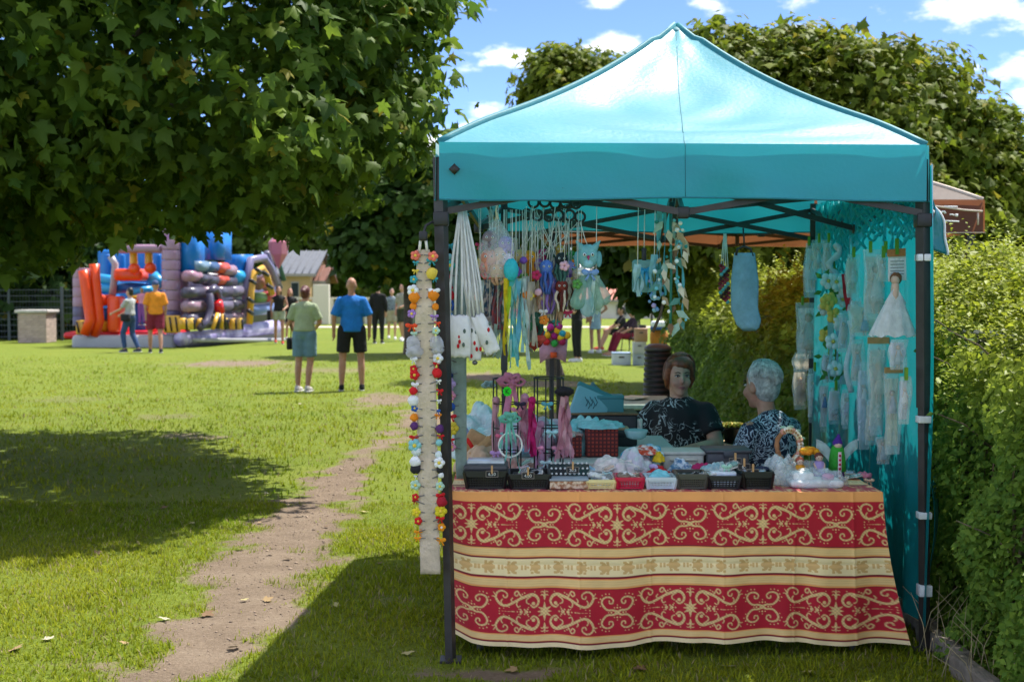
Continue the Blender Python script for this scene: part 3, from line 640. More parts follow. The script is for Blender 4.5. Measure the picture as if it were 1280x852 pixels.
def spiral(cx, cy, r0, r1, a0, turns, w0, w1, n_=26):
    o = []
    for i in range(n_):
        q = i/(n_-1); a = a0+turns*2*math.pi*q; r = lerp(r0, r1, q); o.append((cx+r*math.cos(a), cy+r*math.sin(a), lerp(w0, w1, q)))
    return o
def curve(pts, w0, w1, n_=26):
    pts = np.array(pts); tt_ = np.linspace(0, 1, len(pts)); q = np.linspace(0, 1, n_)
    c = np.polyfit(tt_, pts, min(3, len(pts)-1)); xy = np.stack([np.polyval(c[:, k], q) for k in (0, 1)], -1)
    return [(x, y, lerp(w0, w1, t)) for (x, y), t in zip(xy, q)]
# quarter of one repeat, in units of half the band height, star at x=0, quatrefoil at x=3.29
mot = []
def stroke(pts, n_=34):
    pts = np.array(pts, float); d = np.concatenate([[0], np.cumsum(np.linalg.norm(np.diff(pts[:, :2], axis=0), axis=1))]); q = np.linspace(0, d[-1], n_)
    k_ = len(pts); out_ = []
    for t_ in q:
        i_ = min(max(np.searchsorted(d, t_)-1, 0), k_-2); f_ = (t_-d[i_])/max(1e-6, d[i_+1]-d[i_]); p0, p1, p2, p3 = pts[max(i_-1, 0)], pts[i_], pts[i_+1], pts[min(i_+2, k_-1)]
        out_.append(tuple(.5*((2*p1)+(-p0+p2)*f_+(2*p0-5*p1+4*p2-p3)*f_**2+(-p0+3*p1-3*p2+p3)*f_**3)))
    return out_
mot += [(.50, .37, .125)]
mot += stroke([(.62, .30, .05), (.50, .20, .06), (.33, .30, .07), (.27, .50, .085), (.38, .70, .10), (.56, .78, .11), (.78, .72, .11), (1.04, .62, .095), (1.28, .49, .085), (1.51, .35, .085), (1.75, .26, .085), (1.96, .30, .085), (2.11, .45, .085), (2.19, .62, .075), (2.16, .80, .07), (2.02, .92, .062), (1.84, .92, .058), (1.68, .80, .052), (1.70, .66, .05), (1.82, .63, .05), (1.86, .72, .05)], 84)
mot += stroke([(1.02, .66, .06), (1.14, .82, .055), (1.20, .93, .05), (1.31, .90, .05), (1.34, .78, .05), (1.25, .72, .05), (1.19, .79, .045)], 22)
mot += stroke([(1.20, .50, .05), (1.26, .36, .05), (1.20, .22, .042), (1.10, .26, .04)], 14); mot += stroke([(.62, .70, .05), (.80, .56, .05), (.80, .42, .045), (.70, .36, .04)], 14); mot += stroke([(1.42, .40, .04), (1.50, .52, .045), (1.44, .62, .035)], 10)
mot += stroke([(1.90, .30, .04), (1.96, .44, .045), (1.90, .54, .04)], 10); mot += stroke([(2.14, .55, .05), (2.26, .66, .045), (2.36, .67, .03)], 10); mot += stroke([(2.18, .68, .04), (2.26, .80, .035), (2.30, .86, .025)], 8)
mot += [(.90, .86, .05), (1.0, .80, .05), (.44, .90, .035), (1.60, .20, .04), (1.84, .14, .035), (2.03, .12, .045), (2.04, .0, .03)]
mot += stroke([(0, .95, .03), (0, .85, .045), (0, .72, .085), (0, .60, .06), (0, .52, .02)], 14)+stroke([(0, .86, .03), (.10, .90, .035), (.16, .88, .02)], 8)+stroke([(0, .70, .05), (.12, .76, .04), (.16, .72, .02)], 8)
mot += stroke([(0, .10, .13), (0, .28, .07), (0, .42, .015)], 12)+stroke([(.02, .05, .12), (.16, .14, .07), (.27, .20, .02)], 10)+stroke([(.05, .0, .12), (.20, .0, .06), (.30, -.0, .02)], 10)
mot += [(.82, .0, .12), (.76, .12, .055), (.72, .20, .035), (.90, .10, .06), (1.05, .0, .11), (1.08, .10, .06), (1.16, .13, .035), (1.22, .0, .045), (.66, .0, .06)]+stroke([(1.36, 0, .03), (1.45, 0, .032), (1.62, 0, .02), (1.92, 0, .010)], 16)
mot += stroke([(3.29, 0, .11), (3.12, .10, .07), (2.84, .12, .065), (2.66, .28, .07), (2.58, .46, .07), (2.64, .62, .065), (2.80, .70, .06), (2.98, .68, .058), (3.10, .56, .055), (3.06, .42, .05), (2.94, .42, .05), (2.92, .52, .05)], 52)
mot += [(2.52, .62, .05), (2.44, .48, .045), (2.60, .78, .045), (2.76, .84, .045), (2.92, .84, .04), (2.52, .30, .04), (3.29, .0, .15), (3.29, .22, .06), (3.29, .34, .04), (3.02, 0, .06), (2.90, 0, .04), (3.16, .22, .045)]
mot = np.array(mot); mot[:, 2] *= .64
def damask(u, w):                          # u along the cloth (units of half band), w in -1..1 -> 1 where gold
    x = np.abs((u+3.29) % 6.58-3.29); y = np.abs(w); r = np.full(x.shape, 9.0)
    for a in range(0, len(x), 20000):
        s = slice(a, a+20000); d = np.sqrt((x[s, None]-mot[None, :, 0])**2+(y[s, None]-mot[None, :, 1])**2)-mot[None, :, 2]; r[s] = d.min(1)
    return np.clip(.5-r/.035, 0, 1)
def clothcol(X, v):
    """X metres along, v 0..1 down the drop -> rgb"""
    n_ = len(X); c = np.tile(RED, (n_, 1)).astype(float)
    def band(a, b_, col): m = (v >= a) & (v < b_); c[m] = col
    def stripe(a, b_):
        m = (v >= a) & (v < b_); f = (v[m]-a)/(b_-a); q = (.5+.5*np.sin(f*25))*(.6+.4*np.sin(X[m]*90+f*30))
        c[m] = GOLD*(1-.25*q[:, None])+ORG*(.12*q[:, None]); e = m.copy(); e[m] = (f < .14) | (f > .86); c[e] = ORG
    stripe(-9, .062)
    for a, b_, off in ((.066, .352, -.175), (.628, .912, .140)):
        m = (v >= a) & (v < b_); hb = (b_-a)/2; w = (v[m]-(a+hb))/hb; g = damask((X[m]-off)/.0955, w)
        c[m] = RED*(1-g[:, None])+(GOLD*1.08*g[:, None])*(.82+.18*np.sin(X[m]*400)[:, None]*np.cos(w*40)[:, None])
    stripe(.358, .418); band(.418, .430, DRED); 
    m = (v >= .430) & (v < .540); hb = .055; w = (v[m]-.485)/hb; xx = np.abs(((X[m]/.10+.5) % 1)-.5)*2
    p = ((xx*1.0+np.abs(w)*.9+.18*np.sin(X[m]*260)*np.cos(w*7)) < .62) | ((np.abs(xx-.85) < .10) & (np.abs(w) < .3)) | ((np.abs(np.abs(w)-.62) < .14) & (xx < .40) & (xx > .12))
    c[m] = np.where(p[:, None], BRN*.9+GOLD*.25, CREAM); band(.540, .552, DRED)
    stripe(.555, .618); band(.352, .358, DRED); band(.618, .624, DRED)
    stripe(.918, .962); band(.962, .972, DRED); band(.972, 2, CREAM*.96)
    return c
NU, NT, NV = 620, 26, 270
us = np.linspace(0, 1, NU); vt = np.linspace(0, 1, NT, endpoint=False); vv = np.linspace(0, 1, NV)
Lx = TX1-TX0; D0 = .655
co, cl = [], []
def drop_xyz(u, v):
    X = TX0+u*Lx
    fold = .022*np.sin(X*7.3+.6)+.016*np.sin(X*13+2+1.5*v)+.010*np.sin(X*29+1-2*v)+.006*np.sin(X*47+3*v)*np.clip(u*2-.7, 0, 1)
    wob = (v**1.3)*(fold+.02*np.sin(X*3+1))
    right = np.clip((u-.86)/.14, 0, 1); left = np.clip((.05-u)/.05, 0, 1)
    x = X+right**2*v**1.6*.125+left*v*.018*0
    y = TY0-.006-.030*np.sin(np.minimum(v*9, 1)*1.57)*.3-wob-.018*v-right*.02*v+right*.05*v*np.sin(np.clip(u-.93, 0, 1)*40)+left**2*.05
    cr = sum(np.exp(-((X-c_)/.006)**2) for c_ in (-.02, .29, .60, .91, 1.22, 1.47)); y = y-.0035*cr+.003*np.exp(-((v-.47)/.012)**2)
    z = TZ+.004-D0*v-.012*np.sin(X*5)*v-.006*np.sin(X*13+2)*v+.02*left*v
    return x, y, z
U, Vv = np.meshgrid(us, vt); Xt = TX0+U*Lx; Yt = TY1-(TY1-TY0)*Vv; Zt = TZ+.004+.002*np.sin(Xt*40)*np.cos(Yt*31)
c_top = clothcol(Xt.reshape(-1), np.abs((((Yt.reshape(-1)-TY0)/D0)+.062) % .97)); co.append(np.stack([Xt, Yt, Zt], -1).reshape(-1, 3)); cl.append(c_top*.0+c_top)
U, Vv = np.meshgrid(us, vv); x, y, z = drop_xyz(U, Vv); co.append(np.stack([x, y, z], -1).reshape(-1, 3)); cl.append(clothcol((TX0+U*Lx).reshape(-1), Vv.reshape(-1)))
co = np.concatenate(co); cl = np.concatenate(cl); rows = NT+NV
q = (np.arange(rows-1)[:, None]*NU+np.arange(NU-1)[None]).reshape(-1); fq = np.stack([q, q+1, q+NU+1, q+NU], -1)
# the side falls at both ends (coarser)
def side(sign, n_=44, m_=120):
    s, v = np.meshgrid(np.linspace(0, 1, n_), np.linspace(0, 1, m_)); x0, y0, z0 = drop_xyz(np.full(s.shape, 1.0 if sign > 0 else 0.0), v)
    yy = y0+(TY1-TY0+.02)*s; xx = x0+sign*.03*np.sin(s*9)*v*np.clip(s*6, 0, 1)+(-.10*s*v if sign > 0 else 0); zz = z0+.0*s+.06*v*np.clip(s*3, 0, 1)*(sign > 0)
    c = clothcol((s*.72+(.2 if sign > 0 else .4)).reshape(-1), v.reshape(-1)); q = (np.arange(m_-1)[:, None]*n_+np.arange(n_-1)[None]).reshape(-1)
    return np.stack([xx, yy, zz], -1).reshape(-1, 3), c, np.stack([q, q+1, q+n_+1, q+n_], -1)
for sg in (1, -1):
    a, c, f = side(sg); fq = np.concatenate([fq, f+len(co)]); co = np.concatenate([co, a]); cl = np.concatenate([cl, c])
me = bpy.data.meshes.new('tablecloth'); me.vertices.add(len(co)); me.vertices.foreach_set('co', co.astype(np.float32).reshape(-1))
me.loops.add(fq.size); me.loops.foreach_set('vertex_index', fq.astype(np.int32).reshape(-1)); me.polygons.add(len(fq)); me.polygons.foreach_set('loop_start', (np.arange(len(fq))*4).astype(np.int32)); me.update(calc_edges=True); me.shade_smooth()
ca = me.color_attributes.new('weave', 'FLOAT_COLOR', 'POINT'); k4 = np.ones((len(co), 4), np.float32); k4[:, :3] = cl; ca.data.foreach_set('color', k4.reshape(-1))
obj('tablecloth', me, mat('damask_cloth', attr='weave', rough=.75, var=.07, scale=9, bump=.12, bscale=500, sheen=.15), label='red and gold scroll patterned cloth draped over the front table', cat='tablecloth')
# ================================================================ people
def remesh(name, mb, vox, it=5, noise=0):
    me = bpy.data.meshes.new(name); me.from_pydata([tuple(v) for v in mb.v], [], mb.f)
    o = bpy.data.objects.new('tmp', me); COL.objects.link(o)
    md = o.modifiers.new('r', 'REMESH'); md.mode = 'VOXEL'; md.voxel_size = vox; md.use_smooth_shade = True
    sm = o.modifiers.new('s', 'SMOOTH'); sm.factor = .5; sm.iterations = it
    bpy.context.view_layer.update(); dg = bpy.context.evaluated_depsgraph_get()
    out = bpy.data.meshes.new_from_object(o.evaluated_get(dg)); out.name = name
    bpy.data.objects.remove(o); bpy.data.meshes.remove(me); out.shade_smooth(); out.materials.clear(); return out
SK = mat('skin', (.56, .33, .23), .5, .10, 30, .12, 120, spec=.35, col2=(.52, .26, .19), mixs=14); SKT = mat('tanned_skin', (.44, .235, .15), .5, .10, 30, .12, 120, spec=.35, col2=(.42, .20, .13), mixs=14)
STAND = dict(pelvis=(0, 0, .96), waist=(0, .0, 1.10), chest=(0, .0, 1.30), neck=(0, .01, 1.46), head=(0, -.01, 1.61),
             shL=(.175, .01, 1.385), elL=(.235, .03, 1.12), wrL=(.225, -.03, .88), shR=(-.175, .01, 1.385), elR=(-.235, .03, 1.12), wrR=(-.225, -.03, .88),
             hiL=(.095, 0, .93), knL=(.105, -.01, .50), anL=(.11, .02, .085), hiR=(-.095, 0, .93), knR=(-.105, -.01, .50), anR=(-.11, .02, .085))
def strands(hp, k, n_, end_side, end_back, fringe, rad=.0045, seed=1, part=0.0, flare=1.0, top=.098):
    rd = random.Random(seed); m = MB()
    for i in range(n_):
        a = rd.uniform(0, 6.283); f = -math.sin(a); te = lerp(end_back, end_side, abs(math.cos(a)))
        if f > .30: te = fringe*rd.uniform(.85, 1.05)
        te *= rd.uniform(.88, 1.06); t0 = rd.uniform(.05, .9)*min(1, te); o_ = rd.uniform(1.0, 1.07); pts = []
        for j in range(7):
            t = lerp(t0, te, j/6); sw = .18*math.sin(a*3+i)*j/6; tt = min(t, 1.75); z = .036+top*1.03*math.cos(tt)-max(0, t-1.75)*.085; rr = math.sin(min(tt, 1.6))*o_*flare
            pts.append(hp(.085*rr*math.cos(a+sw)+part*(1-j/6)*.02, .024+.098*rr*math.sin(a+sw), z*(1+.02*rd.uniform(-1, 1))))
        m.tube(pts, [rad*k*c_ for c_ in (.7, 1, 1, 1, .9, .7, .25)], 5, cap=False)
    return m
def person(label, loc, rz, J=None, h=1.72, w=1.0, belly=0, skin=SK, top=None, sleeve=.45, hem=.0, bottom=None, leg=.6, loose=1.0, shoes=None, hair=None, hairstyle='short', headyaw=0, headpitch=0, vox=.016, face=False, dress=None, extra=None, socks=None, group=None):
    w = w*.88; k = h/1.72; q = dict(STAND); q.update(J or {}); q = {a: Vector(b)*k for a, b in q.items()}
    e = thing('person', label, 'person', loc, group, rz, world=False)
    H = Matrix.Rotation(headyaw, 3, 'Z') @ Matrix.Rotation(headpitch, 3, 'X'); hc = q['head']; hp = lambda *a: hc+H@(Vector(a)*k)
    w_ = w*k
    def torso(m, d=0.0, lo=True):
        m.ell(q['pelvis'], (.165*w_+d, .118*w_+d, .125*k+d)) if lo else None
        m.cone(q['pelvis'], q['waist'], .118*w_+d, .115*w_+d, ell=1.0) if lo else None
        m.ell(q['waist'], (.150*w_+d, (.112+belly*.5)*w_+d, .15*k+d)); m.ell(q['waist']+V(0, -(.03+belly)*k, -.03*k), (.125*w_+d, .09*w_+d, .13*k+d))
        m.ell(q['chest'], (.168*w_+d, .115*w_+d, .17*k+d)); m.cone(q['shL']*.82+q['chest']*.18, q['shR']*.82+q['chest']*.18,   .058*w_+d*.8, .058*w_+d*.8)
        m.ell((q['chest']+q['neck'])/2, (.13*w_+d, .085*w_+d, .10*k+d)) if lo else m.ell((q['chest']+q['neck'])/2+V(0, .02, -.02), (.13*w_+d, .075*w_+d, .075*k+d))
        for s_ in 'LR': m.cone(q['neck']-V(0, -.005, .035*k), q['sh'+s_]-V(0, 0, .012*k), .048*w_+d*.7, .050*w_+d*.7)
        return m
    b = torso(MB()); b.cone(q['neck']-V(0, 0, .05*k), hp(0, .02, -.04), .058*w_, .052*w_)
    b.ell(hp(0, .012, .025), (.075*k, .096*k, .098*k), rot=H); b.ell(hp(0, -.028, -.035), (.060*k, .066*k, .085*k), rot=H); b.ell(hp(0, -.055, -.098), (.034*k, .030*k, .024*k), rot=H)
    b.cone(hp(0, -.092, .005), hp(0, -.107, -.028), .008*k, .0125*k); b.ell(hp(.034, -.068, -.035), (.026*k, .024*k, .03*k), rot=H); b.ell(hp(-.034, -.068, -.035), (.026*k, .024*k, .03*k), rot=H)
    for s in (1, -1): b.ell(hp(s*.076, .012, -.012), (.013*k, .022*k, .034*k), rot=H)
    for s in 'LR':
        b.cone(q['sh'+s], q['el'+s], .056*w_, .043*w_); b.cone(q['el'+s], q['wr'+s], .043*w_, .029*k)
        f = (q['wr'+s]-q['el'+s]).normalized(); sd = f.cross(V(0, 1, 0) if abs(f.y) < .8 else V(0, 0, 1)).normalized(); pl = q['wr'+s]+f*.055*k; nrm = f.cross(sd)
        b.cone(q['wr'+s], pl, .028*k, .034*k)
        for j in range(4):
            a = pl+nrm*(j-1.5)*.021*k+f*.015*k; c_ = a+f*.035*k+sd*.004*k; b.cone(a, c_, .0115*k, .0105*k, 8); b.cone(c_, c_+f*(.03-.004*abs(j-1.3))*k+sd*.016*k, .0105*k, .009*k, 8)
        th = q['wr'+s]+f*.03*k+nrm*.032*k; b.cone(th, th+f*.03*k+nrm*.022*k, .013*k, .011*k, 8); b.cone(th+f*.03*k+nrm*.022*k, th+f*.055*k+nrm*.026*k, .011*k, .009*k, 8)
        b.cone(q['hi'+s], q['kn'+s], .092*w_, .060*w_); b.cone(q['kn'+s], q['kn'+s].lerp(q['an'+s], .35)+V(0, .012*k, 0), .058*w_, .060*w_); b.cone(q['kn'+s].lerp(q['an'+s], .35)+V(0, .012*k, 0), q['an'+s], .060*w_, .038*k)
        fo = q['an'+s]; b.cone(fo+V(0, .03*k, -.045*k), fo+V(0, -.13*k, -.055*k), .036*k, .030*k)
    obj('body', remesh('body', b, vox*.8 if face else vox), skin, e)
    if shoes:
        for s in 'LR':
            fo = q['an'+s]; m = MB().cone(fo+V(0, .04*k, -.040*k), fo+V(0, -.06*k, -.042*k), .043*k, .044*k); m.cone(fo+V(0, -.06*k, -.045*k), fo+V(0, -.15*k, -.052*k), .044*k, .034*k); m.cone(fo+V(0, .03*k, -.03*k), fo+V(0, .02*k, .01*k), .042*k, .042*k, round1=False)
            so_ = obj('shoe', remesh('shoe', m, .014, 2), shoes, e)
            obj('sole', MB().rbox(fo+V(0, -.05*k, -.078*k), (.086*k, .27*k, .02), .01), mat('shoe_sole', (.6, .6, .58), .8), so_)
    if top:
        m = torso(MB(), .014*loose, lo=False); z0 = q['pelvis'].lerp(q['waist'], .5-hem)
        z0 = q['pelvis'].lerp(q['waist'], .15-hem); m.cone(q['chest'], q['waist'], .160*w_, .172*w_+belly*.2, ell=.78, round0=False, round1=False); m.cone(q['waist'], z0, .172*w_+belly*.2, .198*w_+belly*.2, ell=.80, round0=False, round1=False)
        for s in 'LR':
            if sleeve > 0: m.cone(q['sh'+s].lerp(q['el'+s], .03)+(q['chest']-q['sh'+s])*.02, q['sh'+s].lerp(q['el'+s], min(1, sleeve*2)), .066*w_*max(1, loose*.96), .070*w_*loose, round1=False)
            if sleeve > .5: m.cone(q['el'+s], q['el'+s].lerp(q['wr'+s], sleeve*2-1), .062*w_*loose, .048*w_, round1=False)
        obj('shirt', remesh('shirt', m, vox, 4), top, e)
    if bottom:
        m = MB(); d = .016*loose; m.ell(q['pelvis'], (.165*w_+d, .122*w_+d, .12*k)); m.cone(q['pelvis'], q['waist'], .125*w_, .118*w_, ell=.9, round1=False)
        for s in 'LR':
            if leg <= .5: m.cone(q['hi'+s], q['hi'+s].lerp(q['kn'+s], leg*2), .098*w_+d, .082*w_+d*1.5, round1=False)
            else:
                m.cone(q['hi'+s], q['kn'+s], .098*w_+d, .070*w_+d, round1=False); m.cone(q['kn'+s], q['kn'+s].lerp(q['an'+s], leg*2-1), .070*w_+d, .056*w_+d*.6, round1=False)
        obj('trousers' if leg > .55 else 'shorts', remesh('trousers', m, vox, 4), bottom, e)
    if dress:
        m = torso(MB(), .012); hem_ = (q['knL']+q['knR'])/2+V(0, 0, .12*k); m.cone(q['pelvis'], hem_, .165*w_, .19*w_, ell=.8, round1=False); obj('dress', remesh('dress', m, vox, 4), dress, e)
    if hair:
        m = MB().ell(hp(0, .026, .036), (.083*k, .096*k, .098*k), rot=H)
        if hairstyle == 'short': m.ell(hp(0, .055, -.02), (.074*k, .058*k, .085*k), rot=H)
        if hairstyle == 'bob':
            m.ell(hp(0.01, .0, .072), (.074*k, .085*k, .055*k), rot=H); m.ell(hp(0, .055, -.02), (.080*k, .055*k, .095*k), rot=H)
            for s in (1, -1): m.cone(hp(s*.062, -.030, .075), hp(s*.080, -.012, -.02), .022*k, .020*k); m.cone(hp(s*.080, -.012, -.02), hp(s*.072, .01, -.075), .018*k, .009*k)
            rd = random.Random(8)
            for i in range(0):
                a, z = rd.uniform(-.25, 3.4), rd.uniform(-.08, .11); r_ = math.sqrt(max(0, 1-((z-.03)/.115)**2)); p_ = V(.090*r_*math.cos(a), .022+.095*r_*math.sin(a), z); m.cone(hp(*(p_*.96+V(0, 0, .02))), hp(*(p_*1.04+V(0, 0, -.045))), .010*k, .004*k, 6)
        if hairstyle == 'long': m.cone(hp(0, .05, 0), hp(0, .085, -.30), .075*k, .055*k); m.cone(hp(.06, .02, .02), hp(.07, .04, -.2), .03*k, .03*k); m.cone(hp(-.06, .02, .02), hp(-.07, .04, -.2), .03*k, .03*k)
        if hairstyle == 'bun': m.ell(hp(0, .115, .03), .05*k); m.ell(hp(0, .05, -.03), (.07*k, .05*k, .07*k), rot=H)
        if hairstyle == 'cap': m = MB().ell(hp(0, .012, .05), (.086*k, .105*k, .085*k), rot=H).ell(hp(0, -.11, .055), (.065*k, .06*k, .012*k), rot=H)
        if hairstyle == 'tousled':
            rd = random.Random(3); m.ell(hp(0, .045, .0), (.078*k, .066*k, .095*k), rot=H)
            for i in range(0):
                a, z = rd.uniform(.4, 2.75), rd.uniform(-.07, .125); r_ = math.sqrt(max(0, 1-((z-.03)/.115)**2)); p_ = V(.088*r_*math.cos(a), .028+.095*r_*math.sin(a), z); m.cone(hp(*(p_*.9)), hp(*(p_*1.12+V(0, .012, -.022+rd.uniform(-.01, .01)))), .014*k, .004*k, 6)
        if hairstyle != 'bald': obj('cap' if hairstyle == 'cap' else 'hair', remesh('hair', m, vox*.7 if face else vox, 1 if hairstyle in ('tousled', 'bob') else 4), hair, e)
    if face:
        for s in (1, -1):
            ey = obj('eye', MB().ell(hp(s*.030, -.083, .004), (.0135*k, .008*k, .0065*k), rot=H), mat('eye_white', (.6, .56, .53), .25), e)
            obj('iris', MB().ell(hp(s*.029, -.0895, .004), (.0055*k, .003*k, .0055*k), rot=H), mat('iris', (.035, .025, .02), .15), ey)
            obj('eyelid', MB().tube([hp(s*.016, -.0895, .005), hp(s*.024, -.0925, .0115), hp(s*.034, -.0915, .012), hp(s*.045, -.083, .006)], .0028*k, 6), mat('lash', (.035, .022, .02), .6), ey)
            obj('eyebrow', MB().tube([hp(s*.013, -.0935, .022), hp(s*.028, -.0945, .028), hp(s*.046, -.082, .022)], [.0030*k, .0038*k, .0016*k], 6), mat('brow', (.10, .05, .035), .8), e)
        lp_ = obj('lips', MB().tube([hp(-.023, -.084, -.066), hp(-.010, -.0955, -.0625), hp(0, -.0965, -.064), hp(.010, -.0955, -.0625), hp(.023, -.084, -.066)], [.0015*k, .0048*k, .0048*k, .0048*k, .0015*k], 8), mat('lip', (.40, .13, .12), .35), e)
        obj('lower_lip', MB().tube([hp(-.018, -.087, -.069), hp(0, -.0955, -.0725), hp(.018, -.087, -.069)], [.0015*k, .0052*k, .0015*k], 8), mat('lip'), lp_)
    if face and hairstyle == 'bob': obj('hair_strands', strands(hp, k, 460, 2.15, 2.3, .60, .0042, 3, 1, 1.03), hair, e)
    if face and hairstyle == 'tousled': obj('hair_strands', strands(hp, k, 420, 1.45, 1.85, .62, .0046, 5, 0, 1.02), hair, e)
    if extra: extra(e, q, k, hp)
    return e
C = lambda h_, r=.85, v=.14, **kw: mat('cloth_'+h_, h_, r, v, 9, .9, 16, **kw)
hbrown = mat('brown_hair', (.06, .03, .018), .5, .3, 60, .4, 80); hred = mat('auburn_hair', (.26, .075, .03), .42, .3, 70, .0, 90, col2=(.13, .045, .02), mixs=22); hgrey = mat('grey_hair', (.50, .51, .48), .5, .3, 70, 0, 140, col2=(.30, .31, .29), mixs=30); hblk = mat('black_hair', (.015, .012, .012), .45, .2, 60)
blackprint = mat('black_floral_print', (.010, .010, .012), .75, .1, 20, .2, 40, col2=(.010, .010, .012))
def print_mat(key, ground, mark, scale, thr, width, warp=2.0, second=None):
    """dark fabric with pale brush-like marks"""
    m = bpy.data.materials.new(key); m.use_nodes = True; n = m.node_tree.nodes; l = m.node_tree.links; b = n['Principled BSDF']; b.inputs['Roughness'].default_value = .8
    t = n.new('ShaderNodeTexCoord'); a = n.new('ShaderNodeTexNoise'); a.inputs['Scale'].default_value = scale; a.inputs['Detail'].default_value = 2; a.inputs['Distortion'].default_value = warp; l.new(t.outputs['Object'], a.inputs['Vector'])
    g = n.new('ShaderNodeTexNoise'); g.inputs['Scale'].default_value = scale*.55; l.new(t.outputs['Object'], g.inputs['Vector'])
    s = n.new('ShaderNodeMath'); s.operation = 'SUBTRACT'; l.new(a.outputs['Fac'], s.inputs[0]); s.inputs[1].default_value = thr
    ab = n.new('ShaderNodeMath'); ab.operation = 'ABSOLUTE'; l.new(s.outputs[0], ab.inputs[0])
    lt = n.new('ShaderNodeMapRange'); l.new(ab.outputs[0], lt.inputs['Value']); lt.inputs['From Min'].default_value = width*.7; lt.inputs['From Max'].default_value = width; lt.inputs['To Min'].default_value = 1; lt.inputs['To Max'].default_value = 0
    gt = n.new('ShaderNodeMapRange'); l.new(g.outputs['Fac'], gt.inputs['Value']); gt.inputs['From Min'].default_value = .46 if second is None else .30; gt.inputs['From Max'].default_value = .52 if second is None else .36
    mu = n.new('ShaderNodeMath'); mu.operation = 'MULTIPLY'; l.new(lt.outputs[0], mu.inputs[0]); l.new(gt.outputs[0], mu.inputs[1])
    mm = n.new('ShaderNodeMix'); mm.data_type = 'RGBA'; l.new(mu.outputs[0], mm.inputs[0]); mm.inputs[6].default_value = (*ground, 1); mm.inputs[7].default_value = (*mark, 1); l.new(mm.outputs[2], b.inputs['Base Color']); return m
wprint = print_mat('black_blouse_print', (.008, .008, .010), (.42, .47, .48), 9, .5, .022)
mprint = print_mat('navy_shirt_print', (.008, .016, .040), (.45, .55, .62), 15, .52, .055, 3, second=1)
def wextra(e, q, k, hp):
    obj('necklace', MB().tube([hp(.055, -.005, -.135), hp(.045, -.065, -.185), hp(0, -.095, -.215), hp(-.045, -.065, -.185), hp(-.055, -.005, -.135)], .003, 6), mat('pearl', (.6, .58, .55), .3), e)
    obj('earring', MB().ell(hp(.083, .0, -.05), .008, 8, 6), mat('pearl'), e)
# seller on the chair
WJ = dict(pelvis=(0, .03, .47), waist=(0, .0, .60), chest=(0, -.02, .765), neck=(0, -.015, .915), head=(0, -.04, 1.065), shL=(.165, -.01, .85), elL=(.25, -.08, .66), wrL=(.0, -.36, .61), shR=(-.165, -.01, .85), elR=(-.275, -.08, .66), wrR=(-.33, -.36, .63),
          hiL=(.10, 0, .46), knL=(.13, -.42, .46), anL=(.14, -.40, .085), hiR=(-.10, 0, .46), knR=(-.13, -.42, .46), anR=(-.14, -.40, .085))
wl_ = P(853, 470, 7.8)
person('seated woman with short auburn hair in black floral blouse behind the table', (wl_.x-.01, 7.8, 0), R(-24), WJ, h=1.72, w=1.18, belly=.03, skin=SK, top=wprint, sleeve=.34, bottom=C('#1a1a1c'), leg=.95, shoes=C('#222222'), hair=hred, hairstyle='bob', headyaw=R(30), headpitch=R(2), vox=.012, face=True, extra=wextra, loose=1.0)
MJ = dict(WJ); MJ.update(pelvis=(0, .02, .47), waist=(0, .01, .60), chest=(0, .0, .77), neck=(0, -.03, .925), head=(0, -.08, 1.07), elL=(.215, -.08, .61), wrL=(.10, -.33, .66), elR=(-.22, -.10, .61), wrR=(-.16, -.35, .66))
person('seated grey-haired man in navy and white patterned shirt, seen from behind', (P(966, 480, 6.72).x, 6.72, 0), R(-142), MJ, h=1.73, w=.98, skin=SKT, top=mprint, sleeve=.45, hem=.15, bottom=C('#2a2d33'), leg=.95, shoes=C('#222222'), hair=hgrey, hairstyle='tousled', headyaw=R(-4), headpitch=R(4), vox=.012, face=True, loose=1.0)
def chair(label, loc, rz, m):
    t = thing('chair', label, 'chair', loc, None, rz, world=False); mm = mat(m[0], m[1], .5, .15, 20)
    obj('seat', MB().rbox((0, 0, .43), (.46, .44, .035), .015), mm, t); obj('backrest', MB().rbox((0, .22, .64), (.38, .025, .22), .012, Matrix.Rotation(R(-8), 3, 'X')), mm, t)
    for sx in (-.21, .21):
        obj('leg', MB().tube([V(sx, -.2, .43), V(sx*1.1, -.24, 0)], .012, 8), steel, t); obj('leg', MB().tube([V(sx*.9, .24, .76), V(sx, .21, .43), V(sx*1.1, .27, 0)], .012, 8), steel, t); obj('armrest', MB().tube([V(sx*1.12, -.18, .43), V(sx*1.15, -.18, .63), V(sx*1.15, .22, .64)], .013, 8), steel, t)
chair('black folding chair with curved arms carrying the auburn-haired woman', (wl_.x+.0, 7.86, 0), R(-24), ('chair_fabric', (.012, .012, .014)))
st0 = thing('stool', 'low black folding stool under the grey-haired man', 'stool', (P(966, 480, 6.72).x, 6.72, 0)); sx0 = P(966, 480, 6.72).x
obj('seat', MB().rbox((sx0, 6.72, .385), (.36, .34, .04), .015), mat('chair_fabric'), st0)
for a_ in (-.15, .15):
    for b__ in (-.14, .14): obj('leg', MB().tube([V(sx0+a_, 6.72+b__, .37), V(sx0+a_*1.2, 6.72-b__*1.1, 0)], .011, 8), steel, st0)
